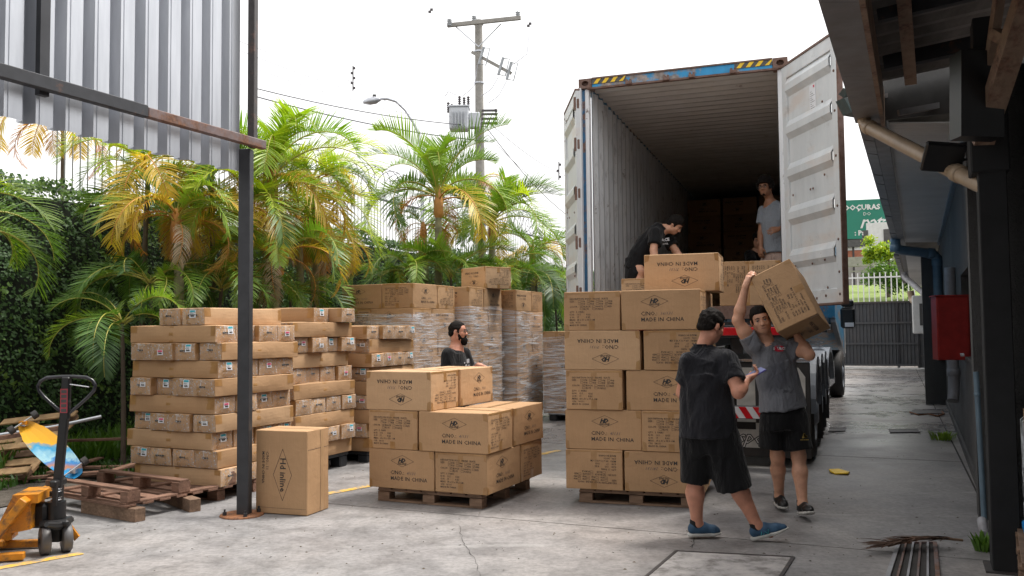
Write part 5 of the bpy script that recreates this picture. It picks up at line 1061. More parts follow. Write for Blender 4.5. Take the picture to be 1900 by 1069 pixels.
def hd_box(pos, th, label, group, var=0, flip=False, turn=0, mat=None, tilt=(0, 0)):
    """pos: bottom centre; th: clockwise turn of the stack; turn 0 shows the long printed side in front, 1 shows the short side"""
    me, parts = hd_kit(var, flip)
    o = bpy.data.objects.new('carton', me); COL.objects.link(o)
    if mat is not None: o.matrix_world = mat
    else: o.location = pos; o.rotation_euler = (tilt[0], tilt[1], frame(th)+(math.pi/2 if turn == 1 else 0)+rnd.uniform(-.012, .012))
    tag(o, label, 'carton', group)
    for n_, d_ in parts: link(n_, d_, o)
    return o
def pallet(pos, th, w, d, label, mat='wood_old', h=.13, plastic=False):
    t = thing('plastic_pallet' if plastic else 'wooden_pallet', label, 'pallet', (pos[0], pos[1], 0), frame(th), 'pallets under the cartons')
    if plastic:
        m = MB(); m.box((w/2, d/2, h-.02), (w, d, .04), bev=.008); m.build('deck', 'black_plastic', t)
        blk = MB(); blk.box((0, 0, (h-.04)/2), (.14, .14, h-.04), bev=.012); bme = blk.mesh('block', 'black_plastic')
        for x in (.08, w/2, w-.08):
            for y in (.08, d/2, d-.08): link('block', bme, t, loc=(x, y, 0))
        return t
    nb = 7; bw = w/nb
    db = MB(); db.box((0, d/2, 0), (bw*.86, d, .018), bev=.002); dm = db.mesh('deck_board', mat)
    for i in range(nb): link('deck_board', dm, t, loc=(bw*(i+.5), rnd.uniform(-.006, .006), h-.011))
    sb = MB(); sb.box((w/2, 0, 0), (w, .09, .018)); sm2 = sb.mesh('cross_board', mat)
    for y in (.05, d/2, d-.05): link('cross_board', sm2, t, loc=(0, y, h-.031)); link('cross_board', sm2, t, loc=(0, y, .010))
    bk = MB(); bk.box((0, 0, 0), (.12, .10, h-.064), bev=.002); bm2 = bk.mesh('block', mat)
    for x in (.062, w/2, w-.062):
        for y in (.052, d/2, d-.052): link('block', bm2, t, loc=(x, y, .0195+(h-.064)/2))
    return t
GA = 'printed cartons stacked on pallets'
PH = .13
# stack with the three open layers in the middle of the yard: origin = front left bottom corner
def place(org, th, x0, y0, turn, z, **k):
    """x0, y0: front left corner of the box footprint in the stack frame"""
    w, d = (LX, LY) if turn == 0 else (LY, LX); p = loc2(org, th, x0+w/2, y0+d/2, z); return hd_box(p, th, turn=turn, **k)
TA = 24.5; fr = Vector((-.225, 7.42, 0)); OA = loc2(fr, TA, -(LX+LY+.01), 0)
pallet(loc2(OA, TA, .06, .05), TA, 1.06, 1.05, 'wooden pallet under the low stack of eight cartons in the middle of the yard')
Z = PH
place(OA, TA, 0, 0, 0, Z, var=0, label='bottom left carton of the low middle stack, logo side out', group=GA); place(OA, TA, LX+.01, 0, 1, Z, var=1, label='bottom corner carton of the low middle stack, description side in front', group=GA)
place(OA, TA, LX+LY-LX+.01+.0, LX+.02, 0, Z, var=2, label='bottom rear right carton of the low middle stack, behind the corner carton', group=GA)

Z += LZ+.003
place(OA, TA, 0, .0, 1, Z, var=2, label='middle layer left carton of the low middle stack, description side out', group=GA); place(OA, TA, LY+.02, -.01, 0, Z, var=0, label='middle layer long carton of the low middle stack, logo side in front', group=GA)
place(OA, TA, LY+.19, LY+.03, 1, Z, var=2, label='middle layer rear right carton of the low middle stack', group=GA)
Z += LZ+.003
place(OA, TA, -.03, .0, 0, Z, var=3, flip=True, label='top carton of the low middle stack printed upside down', group=GA); place(OA, TA, .16, LY+.02, 1, Z, var=3, label='pale orange top rear carton of the low middle stack in front of the bearded man', group=GA)
# the tall stack beside the truck
TB = 18.5; fl0 = Vector((.465, 7.74, 0)); OB = fl0
pallet(loc2(OB, TB, .10, .06), TB, 1.02, 1.05, 'wooden pallet under the tall stack of printed cartons beside the truck')
Z = PH; rows = [((1, True, 1), (0, True, 2)), ((0, False, 0), (1, False, 2)), ((1, False, 1), (0, False, 0)), ((0, True, 3), (1, True, 1)), ((1, False, 0), (0, False, 1))]
RN = ('bottom layer', 'second layer from below', 'middle layer', 'fourth layer from below', 'top layer')
DS = {(1, True): 'upside down description side', (0, True): 'upside down logo side', (0, False): 'upright logo side', (1, False): 'upright description side'}
for i, (a, b) in enumerate(rows):
    j = rnd.uniform(-.008, .008); wa = LX if a[0] == 0 else LY; xo = (.0, -.005, .01, .0, .0)[i]
    place(OB, TB, xo, j, a[0], Z, var=a[2], flip=a[1], label='left carton, %s of the tall stack beside truck, %s' % (RN[i], DS[(a[0], a[1])]), group=GA)
    place(OB, TB, xo+wa+(.012, .01, .03, .03, .012)[i], -j, b[0], Z, var=b[2], flip=b[1], label='right carton, %s of the tall stack beside truck, %s' % (RN[i], DS[(b[0], b[1])]), group=GA)
    if b[0] == 0: place(OB, TB, LX, LY+.02, 1, Z, var=(i+1) % 3, label='rear right carton, %s of the tall stack beside truck' % RN[i], group=GA); (place(OB, TB, 0, LX+.02, 0, Z, var=0, label='rear left carton, %s of the tall stack beside truck' % RN[i], group=GA) if i == 4 else None)
    else: place(OB, TB, LY+.02, LX+.02, 0, Z, var=(i+2) % 3, label='rear right carton, %s of the tall stack beside truck' % RN[i], group=GA); (place(OB, TB, 0, LY+.02, 1, Z, var=1, label='rear left carton, %s of the tall stack beside truck' % RN[i], group=GA) if i == 4 else None)
    Z += LZ+.003
place(OB, TB, .64, .50, 0, Z, var=3, flip=True, label='carton with large upside down lettering lying highest on the tall stack beside the truck', group=GA)
# cartons at the container mouth
def cbox(x, y, z, turn, **k): p = Vector((C0.x, C0.y)); q = loc2(p, CT, x, y, z); return hd_box(q, CT, turn=turn, **k)
FZ = CZ0+fl_z+.002
GM = 'cartons at the container mouth'
cbox(.74, -.0+.34, FZ, 1, var=3, label='carton at the left of the container mouth in front of the bending man', group=GM)
bz = FZ+LY/2
for (x, y, lb, v) in ((1.80, .40, 'carton standing on its edge at the container mouth right of the bending man', 0), (2.135, .38, 'pale orange carton standing at the container mouth behind the carried box', 3)):
    M = Matrix.Translation(loc2(C0, CT, x, y, FZ)) @ Matrix.Rotation(frame(CT)+math.pi/2, 4, 'Z') @ Matrix.Rotation(math.pi/2, 4, 'X') @ Matrix.Translation((0, LY/2, -LZ/2)); hd_box(None, 0, lb, GM, var=v, mat=M)
# cartons loaded deep in the container
for r_ in range(7):
    for c_ in range(3):
        x = .14+.355+c_*.73; z = FZ+r_*.355
        cbox(x+.0, 8.55+rnd.uniform(-.01, .01), z, 0, var=(r_+c_) % 3, flip=bool((r_*3+c_) % 2), label='carton in the dark back wall of the container, %s column, %s level' % (('left', 'middle', 'right')[c_], ('lowest', 'second', 'third', 'fourth', 'fifth', 'sixth', 'highest')[r_]), group='cartons loaded deep inside the container')
# carton on the shoulder
e3 = Vector((.466, .867, -.173)).normalized(); e1 = Vector((.83, -.36, .43)); e1 = (e1-e3*e1.dot(e3)).normalized(); e2 = e3.cross(e1)
# description face spans e1 (height .352) by e2 (.51); box local: x = long axis, y, z
pc = AT(1392, 516, 7.12); ctr = pc+e1*LZ/2+e2*LY/2
Rm = Matrix((-e3, -e2, -e1)).transposed()
if Rm.determinant() < 0: Rm = Matrix((-e3, e2, -e1)).transposed()
SHB = Matrix.Translation(ctr+e3*LX/2) @ Rm.to_4x4() @ Matrix.Translation((0, 0, -LZ/2))
hd_box(None, 0, 'carton carried on the shoulder of the man in the grey shirt', 'carried carton', var=1, mat=SHB)

# upright carton beside the post
lb_ = thing('carton', 'tall upright carton with a long diamond print standing right of the steel post', 'carton', (0, 0, 0), 0, 'large cartons')
lw, ld, lh = .505, .34, .70; me, surf = carton_mesh(lw, ld, lh, 9, 'cardboard', .0035); bpy.data.objects.remove(lb_)
th_ = 19; p = loc2((-2.205, 7.44), th_, lw/2, ld/2); lb_ = thing('carton', 'tall upright carton with a long diamond print standing right of the steel post', 'carton', (p.x, p.y, .004), frame(th_), None, me)
m = MB(); cx, cz = .015, -.02; D = [(cx-.09, cz), (cx, cz+.215), (cx+.09, cz), (cx, cz-.215)]
for i in range(4): V, F = stroke(D[i], D[(i+1) % 4], .0035); on_face(m, surf, 0, V, F, .0016)
V, F = text('Hd inline', .078, 0, .0012, 'CENTER', 1.0); on_face(m, surf, 0, [(cx-.022+b, cz-a) for a, b in V], F, .0016)
for s_, dx in (('C/NO.: 11', -.150), ('MADE IN CHINA', -.190)): V, F = text(s_, .036, 0, .0003, 'LEFT', 1.0); on_face(m, surf, 0, [(dx+b, .17-a) for a, b in V], F, .0016)
m.build('logo_print', 'ink', lb_); m = MB(); patch(m, surf, 4, -lw/2+.005, lw/2-.005, -.025, .025, .0014); patch(m, surf, 1, .035, .085, -lh/2+.005, lh/2-.005, .0014); m.build('packing_tape', simple('tape_pale', (.45, .28, .15), .35, var=.1), lb_)
m = MB(); patch(m, surf, 1, -ld/2+.01, ld/2-.01, .19, .193, .0012); patch(m, surf, 1, .034, .036, -lh/2+.01, lh/2-.01, .0018); patch(m, surf, 0, -lw/2+.01, lw/2-.01, -lh/2+.05, -lh/2+.052, .001); m.build('crease', 'groove', lb_)

# long skate cartons
KL, KW, KH = 1.085, .268, .161
SK = {}
def sk_kit(v):
    if v in SK: return SK[v]
    me, surf = carton_mesh(KL, KW, KH, 20+v, 'cardboard' if v != 3 else 'cardboard_pale', .0085, crush=.034 if v == 4 else .006)
    rr = random.Random(50+v); w = .026; parts = []
    def part(nm, mt, fn): m = MB(); fn(m); parts.append((nm, m.mesh(nm, mt)))
    for f in (0, 2, 4): part('packing_tape', 'tape', lambda m: patch(m, surf, f, -w+.02*(v-2), w+.02*(v-2), -(KW if f == 4 else KH)/2+.004, (KW if f == 4 else KH)/2-.004, .0013, rr=rr, jag=.001))
    for x in (-.055, .045) if v % 2 else (-.0,): part('end_tape', 'tape', lambda m: patch(m, surf, 1, x-w, x+w, -KH/2+.004, KH/2-.004 if v != 2 else 0, .0013, rr=rr, jag=.001))
    if v % 2 == 0: part('end_tape', 'tape', lambda m: patch(m, surf, 1, -KW/2+.004, KW/2-.004, KH/2-.03, KH/2-.004, .0016, rr=rr, jag=.001))
    for f in (0, 2):
        for sx in (-1, 1):
            part('corner_tape', 'tape', lambda m: patch(m, surf, f, sx*(KL/2-.004), sx*(KL/2-.05-.05*rr.random()), KH/2-.004, KH/2-.05-.07*rr.random(), .0012, rr=rr, jag=.002))
    part('clear_film', 'clear', lambda m: patch(m, surf, 1, -KW/2+.002, KW/2-.002, -KH/2+.002, KH/2-.002, .0030, nu=6, nv=4, rr=rr, jag=.0025))
    def st(m): V, F = text('KSJ NO 12 TYPE'[:rr.choice((10, 14))], .019, 0, .0022, 'CENTER', .8); on_face(m, surf, 1, [(a, b+.005) for a, b in V], F, .0022)
    part('stencil_print', 'ink', st)
    SK[v] = (me, surf, parts); return SK[v]
LBK = {}
def label_mesh(kind, v):
    if (kind, v) in LBK: return LBK[(kind, v)]
    surf = SK[v][1]; m = MB(); rr = random.Random(kind*3+v); u0, v0 = rr.uniform(-.05, .02), rr.uniform(-.03, .0)
    w, h = ((.075, .075), (.07, .05), (.07, .045))[kind]
    for f in (1,):
        tl = rr.uniform(-.03, .03)
        def P(a, b): return (u0+a+b*tl, v0+b-a*tl)
        on_face(m, surf, f, [P(0, 0), P(w, 0), P(w, h), P(0, h)], [(0, 1, 2, 3)], .0045, 0)
        if kind < 2: on_face(m, surf, f, [P(.008, h-.022), P(w-.008, h-.022), P(w-.008, h-.004), P(.008, h-.004)], [(0, 1, 2, 3)], .0052, 1 if kind == 0 else 2)
        sk = [P(.014, .010), P(.058, .010), P(.058, .018), P(.044, .024), P(.032, .020), P(.018, .026)]; on_face(m, surf, f, sk, [tuple(range(6))], .0052, 3)
        for k in range(3): q = stroke(P(.012, .032+.005*k), P(.05, .032+.005*k), .0014); on_face(m, surf, f, q[0], q[1], .0052, 3)
    LBK[(kind, v)] = m.mesh('shipping_label', ['paper', 'teal', 'pink', 'ink']); return LBK[(kind, v)]
def sk_box(pos, ang, label, group, v, lab=None, film=True):
    me, surf, parts = sk_kit(v); o = bpy.data.objects.new('long_carton', me); COL.objects.link(o); o.location = pos; o.rotation_euler = (0, 0, ang+rnd.uniform(-.02, .02)); tag(o, label, 'carton', group)
    for n_, d_ in parts: link(n_, d_, o)
    if lab is not None: link('shipping_label', label_mesh(lab, v), o)
    return o
ORD = ['lowest', 'second', 'third', 'fourth', 'fifth', 'sixth', 'seventh', 'eighth', 'ninth', 'tenth', 'eleventh']
def sk_stack(org, th, n, name, pal, first, seed, top=None, dz=0):
    """org: the near front corner (bottom right of the left face); layers alternate in direction"""
    rr = random.Random(seed); W4 = KW*4+.012; z = PH+.004+dz
    if pal == 'wood': pallet(loc2(org, th, -1.16, .04), th, 1.12, 1.05, 'wooden pallet under the %s' % name, 'wood_red')
    else: pallet(loc2(org, th, -1.12, .03), th, 1.08, 1.05, 'black plastic pallet under the %s' % name, plastic=True, h=.13+dz)
    for L in range(n):
        cross = (L+first) % 2 == 0; sh = rr.uniform(-.035, .035); sy = rr.uniform(-.025, .025)
        cnt = 4
        for k in range(cnt):
            e = rr.uniform(-.05, .04); lab = rr.choice((0, 1, 2, None, None, 0)) ; v = rr.randrange(4); 
            pos_n = ('nearest', 'second nearest', 'third', 'farthest')[k] if not cross else ('leftmost', 'second from left', 'third from left', 'rightmost')[k]
            if cross:  # long axis along local y: ends face the camera
                x = -W4+KW*(k+.5)+.004*k+sh; y = KL/2+e; lb = '%s end-on long carton, %s layer, %s' % (pos_n, ORD[L], name)
                sk_box(loc2(org, th, x, y+sy, z), frame(th)-math.pi/2, lb, 'long skate cartons', v, lab)
            else:
                y = KW*(k+.5)+.004*k; x = -KL/2+e+sh; v = 4 if (k == 0 and top and L == n-2) else v; xx = x-.07 if v == 4 else x
                lb = '%s sideways long carton, %s layer, %s' % (pos_n, ORD[L], name)
                sk_box(loc2(org, th, xx, y+sy, z), frame(th), lb, 'long skate cartons', v, lab)
        z += KH+.0035
    return z
N1 = 'stack left of the steel post'; N2 = 'black pallet stack behind the upright carton'; N3 = 'farthest unwrapped stack of long cartons'
S1 = (-2.70, 7.93); S2 = (-2.31, 9.05); S3 = (-1.69, 10.18)
z1 = sk_stack(S1, 25, 9, N1, 'wood', 1, 11, top=True)
for k, x in ((0, -.66), (1, -.375), (2, -.10)):
    if k < 2: sk_box(loc2(S1, 25, x+.06, KL/2-.0, z1), frame(25)-math.pi/2, ('left' if k == 0 else 'right')+' carton on the very top of the stack left of the steel post', 'long skate cartons', (1, 3)[k], (None, 0)[k])
sk_stack(S2, 24, 9, N2, 'plastic', 0, 12, dz=.035)
z3 = sk_stack(S3, 23, 9, N3, 'plastic', 1, 13)
z2 = PH+.004+.035+9*(KH+.0035)
sk_box(loc2(S2, 24, -.62, .60, z2), frame(24), 'single carton lying on top of the second carton stack', 'long skate cartons', 1, 0)
sk_box(loc2(S2, 24, -.45, .88, z2), frame(24)+.02, 'rear carton lying on top of the second carton stack beside another', 'long skate cartons', 2, None)

# wrapped stacks
def film_shell(org, th, w, d, z0, z1_, label, seed, mats_=('film', 'film_b')):
    t = thing('stretch_film', label, 'stretch film', (org[0], org[1], 0), frame(th), 'clear stretch film around the wrapped stacks')
    for k, mt in enumerate(mats_):
        m = MB(); n = 64; nz_ = 26; o_ = .012+.012*k; vs = []; P = []
        per = 2*(w+d)
        for i in range(n):
            s_ = per*i/n
            if s_ < w: x, y, nx, ny = s_, 0, 0, -1
            elif s_ < w+d: x, y, nx, ny = w, s_-w, 1, 0
            elif s_ < 2*w+d: x, y, nx, ny = w-(s_-w-d), d, 0, 1
            else: x, y, nx, ny = 0, d-(s_-2*w-d), -1, 0
            P.append((x, y, nx, ny, s_))
        for j in range(nz_+1):
            zz = z0+(z1_-z0)*j/nz_
            for x, y, nx, ny, s_ in P:
                f = noise.noise(Vector((s_*2.2, zz*3+s_*1.4*(1 if k else -1), seed+k*5)))*.020; vs.append((x+nx*(o_+f), y+ny*(o_+f), zz+(.05*noise.noise(Vector((s_*1.7, 3, seed))) if j in (0, nz_) else 0)))
        m.add(vs, [(j*n+i, j*n+(i+1) % n, (j+1)*n+(i+1) % n, (j+1)*n+i) for j in range(nz_) for i in range(n)], 0, True); m.build('film_layer', mt, t)
    # pleats and bands of film pulled round the load
    rr = random.Random(seed)
    for k in range(9):
        m = MB(); za = rr.uniform(z0+.05, z1_-.5); zb = za+rr.choice((-1, 1, 1))*rr.uniform(.15, .6); zb = min(max(zb, z0), z1_); wd = rr.uniform(.006, .035); P = []
        for i in range(21):
            f = i/20; s_ = f*(w+d); o2 = .030+.008*rr.random()
            p = (s_, -o2) if s_ < w else (w+o2, s_-w)
            z = za+(zb-za)*f+.012*math.sin(f*9+k); P += [(p[0], p[1], z-wd*(.4+.6*abs(math.sin(f*5+k)))), (p[0]+.006, p[1]-.006, z+wd*(.4+.6*abs(math.sin(f*5+k))))]
        m.add(P, [(2*i, 2*i+2, 2*i+3, 2*i+1) for i in range(20)], 0, True); m.build('film_band', 'film_tight', t)
def wrap_stack(org, th, n, name, seed, skip=()):
    """org: near right front corner"""
    rr = random.Random(seed); O = loc2(org, th, -(LX+LY+.01), 0); z = PH
    pallet(loc2(O, th, .06, .05), th, 1.08, 1.06, 'dark pallet under the %s' % name, plastic=True)
    for i in range(n):
        A = (i+seed) % 2; fl_ = rr.random() < .5; v = rr.randrange(3); ly_ = ORD[i]
        nm = lambda q: '%s carton, %s layer, %s' % (q, ly_, name)
        if A: place(O, th, 0, 0, 1, z, var=v, flip=fl_, label=nm('front left'), group='cartons under stretch film'); place(O, th, LY+.01, 0, 0, z, var=(v+1) % 3, flip=not fl_, label=nm('front right'), group='cartons under stretch film'); place(O, th, LX+.01, LY+.01, 1, z, var=v, flip=fl_, label=nm('rear right'), group='cartons under stretch film')
        else: place(O, th, 0, 0, 0, z, var=v, flip=fl_, label=nm('front left'), group='cartons under stretch film'); place(O, th, LX+.01, 0, 1, z, var=(v+1) % 3, flip=fl_, label=nm('front right'), group='cartons under stretch film'); place(O, th, LY+.01, LX+.01, 0, z, var=v, flip=not fl_, label=nm('rear right'), group='cartons under stretch film')
        if i == n-1: place(O, th, 0, LX+.01 if A else LY+.01, 0 if A else 1, z, var=0, label=nm('rear left'), group='cartons under stretch film')
        z += LZ+.002
    return O, z
W = [((-1.38, 11.98), 25, 6, 'wide wrapped stack left of the bearded man', 1, .42), ((-.66, 13.10), 24, 6, 'wrapped stack right of the bearded man', 2, .30), ((.07, 14.25), 23, 6, 'wrapped stack in the middle behind the low stack', 3, .35), ((1.62, 14.35), 24, 4, 'short wrapped stack partly hidden by the tall stack', 4, .1)]
for org, th, n, nm, sd_, cut in W:
    O, z = wrap_stack(org, th, n, nm, sd_)
    film_shell((O.x, O.y), th, LX+LY+.01, LX+LY+.02, .10, z-cut, 'clear stretch film wound round the %s' % nm, sd_)
p = loc2((-.66, 13.10), 24, -.18, .98, PH+6*(LZ+.002)); hd_box(p, 52, 'single carton sitting on top of the wrapped stacks behind the bearded man', 'printed cartons stacked on pallets', var=3, flip=True, turn=0)
# ================================================================ LOOSE PALLETS, JACK, SKATEBOARD
def board(t, nm, a, b, w, h, mat='wood_old', up=(0, 0, 1)): m = MB(); m.beam(a, b, w, h, up=up, bev=.002); return m.build(nm, mat, t)
# upturned pallet on two timbers; local x along the board direction towards the right front
fp = thing('wooden_pallet', 'empty reddish wooden pallet lying upside down on two timbers beside the pallet jack', 'pallet', G(212, 962), frame(32), 'loose wooden pallets')
# local x right, y away
for i in range(7): board(fp, 'deck_board', (-.98, .02+.165*i, .125), (.22, .0+.165*i, .125), .105, .018, 'wood_red')
for x in (-.93, -.38, .17): board(fp, 'cross_board', (x, -.04, .143), (x, 1.08, .143), .09, .018, 'wood_red')
for x in (-.93, -.38, .17):
    for y in (.03, .52, 1.02): m = MB(); m.box((x, y, .197), (.10, .12, .088), bev=.002); m.build('block', 'wood_red', fp)
for y in (.03, .52, 1.02): board(fp, 'runner', (-.98, y, .251), (.22, y, .251), .09, .019, 'wood_red')
for lb, (a, b) in (('short rough timber block under the near edge of the upturned pallet', ((260, 968), (160, 950))), ('rough timber block under the far right end of the upturned pallet', ((362, 950), (290, 922)))):
    A, B = G(*a), G(*b); A.z = B.z = .055; m = MB(); m.beam(A, B, .10, .11, bev=.004); tag(m.build('timber_block', 'wood_old'), lb, 'timber', 'timbers under the loose pallet')
# leaning broken pallets at the left edge
lp = thing('wooden_pallet', 'pale broken pallet leaning at the left picture edge', 'pallet', G(20, 905), frame(10), 'loose wooden pallets')
tl = Matrix.Translation((-.06, .10, .03)) @ Matrix.Rotation(R_(36), 4, 'X') @ Matrix.Rotation(R_(-8), 4, 'Y')
def lb_(nm, a, b, w, h, mat): m = MB(); A, B = tl @ Vector(a), tl @ Vector(b); m.beam(A, B, w, h, up=tl.to_3x3() @ Vector((0, 0, 1)), bev=.002); m.build(nm, mat, lp)
for i in range(7): lb_('deck_board', (-.75, .04+.135*i, .0), (.18-.02*(i % 3), .04+.135*i, .0), .10, .017, 'wood_new' if i % 3 else 'wood_old')
for x in (-.4, .12): lb_('cross_board', (x, 0, .02), (x+.03, .95, .02), .085, .02, 'wood_new')
for y in (.05, .45, .9): lb_('runner', (-.75, y, .11), (.24, y, .11), .09, .02, 'wood_new')
for x in (-.4, .14):
    for y in (.05, .45, .9): m = MB(); m.box(tl @ Vector((x, y, .065)), (.10, .12, .07), tl.to_3x3()); m.build('block', 'wood_old', lp)
lp2 = thing('wooden_pallet', 'dark red wooden pallet pieces lying on the weeds behind the jack', 'pallet', G(150, 905), frame(5), 'loose wooden pallets')
for k, (a, b) in enumerate((((-1.3, .2, .04), (.35, .5, .06)), ((-1.3, .5, .10), (.3, .75, .10)), ((-1.2, -.15, .06), (.0, .35, .10)), ((-.9, .9, .35), (.7, 1.1, .38)))): board(lp2, 'board', a, b, .09, .025, 'wood_red')
for a in (-1.0, -.4, .2): board(lp2, 'cross_board', (a, .1, .13), (a+.05, .95, .16), .08, .02, 'wood_red')
m = MB(); m.tube([AT(-20, 810, 8.6), AT(100, 792, 8.8), AT(188, 773, 9.0)], .018, 8); tag(m.build('metal_rod', 'galv'), 'thin grey metal rod lying across behind the skateboard', 'rod')
m = MB(); m.beam(AT(-30, 818, 8.4), AT(112, 794, 8.7), .07, .04); tag(m.build('plank', 'wood_red'), 'reddish plank behind the skateboard end', 'plank')
# skateboard
sk = thing('longboard', 'longboard with yellow and blue painted underside leaning on the pallets', 'skateboard')
a, b = AT(42, 786, 7.6), AT(146, 884, 7.35); d = (b-a); Ls = d.length; d.normalize(); n_ = Vector((.35, -.80, .45)); n_ = (n_-d*n_.dot(d)).normalized(); s_ = d.cross(n_)
N = 20; top = []; bot = []
for i in range(N+1):
    t = i/N; w = .115*(math.sin(math.pi*min(1, max(0, t*.98+.01)))**.32)*(.9 if t < .2 else 1); c = a+d*Ls*t
    for q in (-1, -.5, 0, .5, 1): top.append(c+s_*w*q+n_*(.012-.010*(1-q*q))); bot.append(c+s_*w*q+n_*(-.001-.010*(1-q*q)))
m = MB(); k = 5
m.add(top, [(i*k+j, i*k+j+1, (i+1)*k+j+1, (i+1)*k+j) for i in range(N) for j in range(4)], 0); m.add(bot, [(i*k+j, (i+1)*k+j, (i+1)*k+j+1, i*k+j+1) for i in range(N) for j in range(4)], 1)
m.add(top+bot, [(i*k, (i+1)*k, (i+1)*k+len(top), i*k+len(top)) for i in range(N)]+[(i*k+4, i*k+4+len(top), (i+1)*k+4+len(top), (i+1)*k+4) for i in range(N)], 1)
M = Mat('board_art', .3); gcoord = M.N('SeparateXYZ'); M.l.new(M.co(), gcoord.inputs[0]); f = M.math('ADD', M.math('MULTIPLY', gcoord.outputs[2], -1.45), M.math('ADD', 1.0, M.math('MULTIPLY', M.noise(9, 5), .30)))
M.col(M.ramp(f, (.0, (.72, .34, .02)), (.27, (.74, .38, .02)), (.29, (.25, .30, .28)), (.34, (.03, .28, .52)), (.44, (.32, .52, .58)), (.47, (.02, .20, .50)), (.56, (.42, .18, .08)), (.60, (.02, .26, .55)))); m.build('deck', [M.m, 'black'], sk)
for t in (.04, .93):
    c = a+d*Ls*t+n_*.04; m = MB(); m.box(c-n_*.015, (.05, .05, .035)); m.tube([c+n_*.01-s_*.115, c+n_*.01+s_*.115], .008, 8); tk_ = m.build('truck', 'chrome', sk)
    for q in (-1, 1): m = MB(); m.tube([c+n_*.01+s_*.085*q, c+n_*.01+s_*.13*q], .036, 16); m.build('wheel', 'rubber', sk)
m = MB(); c = a+n_*.04; m.box(c+d*.03, (.06, .04, .03)); m.build('riser_pad', 'orange', sk)

# pallet jack: origin between steering wheels; forks run to the left rear
pj = thing('pallet_jack', 'orange pallet jack with black looped handle at the left', 'pallet jack', G(103, 1026), 0)
fd = Vector((-.93, -.18, 0)).normalized(); sdv = Vector((-fd.y, fd.x, 0)); UPV = Vector((0, 0, 1))
def J(f, s, z): return fd*f+sdv*s+UPV*z
wax = Vector((-.80, -.60, 0))
for s_2 in (-.068, .068):
    m = MB(); c = UPV*.098+wax*s_2; m.lathe(c, wax, [(.03, -.032), (.078, -.032), (.090, -.030), (.098, -.024), (.098, .024), (.090, .030), (.078, .032), (.03, .032)], 30); w_ = m.build('steer_wheel', 'wheel_grey', pj)
    m = MB(); m.lathe(c, wax, [(.001, -.034), (.035, -.034), (.05, -.028), (.078, -.031)], 20); m.lathe(c, wax, [(.078, .031), (.05, .028), (.035, .034), (.001, .034)], 20); m.build('hub', 'steel_black', w_)
m = MB(); m.tube([UPV*.098-wax*.11, UPV*.098+wax*.11], .018, 8); m.box(J(0, 0, .15), (.07, .05, .14)); m.build('axle_yoke', 'steel_black', pj)
m = MB(); m.tube([J(0, 0, .17), J(0, 0, .36)], .062, 18); m.tube([J(0, 0, .40), J(0, 0, .43)], .045, 14); m.box(J(0, 0, .215), (.20, .15, .05), Matrix.Rotation(.2, 3, 'Z'), bev=.015); m.box(J(.10, 0, .27), (.12, .11, .17), bev=.02); m.build('pump_body', 'black', pj)
m = MB(); m.tube([J(0, -.17, .205), J(-.05, -.10, .20), J(-.06, 0, .20), J(-.03, .12, .215), J(.0, .20, .24)], [.022, .026, .026, .026, .018], 10); m.build('foot_pedal', 'black', pj)
m = MB(); 
for k in range(6): m.lathe(J(-.0, -.0, .345+.019*k), (0, 0, 1), [(.030, 0), (.038, .006), (.030, .013)], 14)
m.build('pump_spring', 'chrome', pj)
m = MB(); m.box(J(-.01, -.06, .42), (.03, .025, .16)); m.box(J(-.01, .06, .42), (.03, .025, .16)); m.box(J(-.01, 0, .49), (.05, .16, .05), bev=.01); m.build('handle_fork', 'black', pj)
hb = J(-.005, 0, .45); ht = AT(123, 760, 6.05)-pj.location; ht = Vector((.058, .0, 1.07))
m = MB(); m.beam(hb, ht, .062, .040, up=(0, 1, 0), bev=.008); m.build('drawbar', 'black', pj)
m = MB(); P = [ht+Vector((x, .0, z)) for x, z in ((.0, -.11), (-.07, -.055), (-.155, .02), (-.195, .065), (-.205, .10), (-.185, .135), (-.14, .158), (-.05, .165), (.05, .165), (.14, .158), (.185, .135), (.205, .10), (.195, .065), (.155, .02), (.07, -.055), (.0, -.11))]
m.tube(P, .0125, 10); m.build('handle_loop', simple('handle_black_gloss', (.02, .02, .025), .18), pj)
m = MB(); m.beam(ht+Vector((-.004, 0, -.14)), ht+Vector((0, 0, .165)), .062, .042, up=(0, 1, 0), bev=.01); m.build('handle_stem', 'black', pj)
m = MB(); m.tube([ht+Vector((.03, -.01, .11)), ht+Vector((.10, -.01, .10)), ht+Vector((.165, -.01, .09))], .005, 6); m.build('release_lever', 'chrome', pj)
m = MB(); q = ht+Vector((-.004, -.0245, -.09)); m.quad(q+Vector((-.026, 0, 0)), q+Vector((.026, 0, 0)), q+Vector((.026, 0, .17)), q+Vector((-.026, 0, .17))); st_ = m.build('warning_sticker', simple('sticker_red', (.42, .05, .07), .5, .05), pj)
m = MB()
for k in range(5): m.box(q+Vector((0, -.0012, .018+.033*k)), (.038, .001, .022))
m.build('sticker_symbols', 'dark_grey', st_)
m = MB(); m.prism([J(.07, -.16, .38), J(.07, .16, .38), J(.07, .16, .44), J(.07, -.16, .44)], fd*.16); m.build('fork_bridge', 'orange', pj)
m = MB(); m.prism([J(.12, -.14, .20), J(.12, -.14, .42), J(.24, -.14, .42), J(.36, -.14, .16)], sdv*.28); m.build('battery_frame', 'orange', pj)
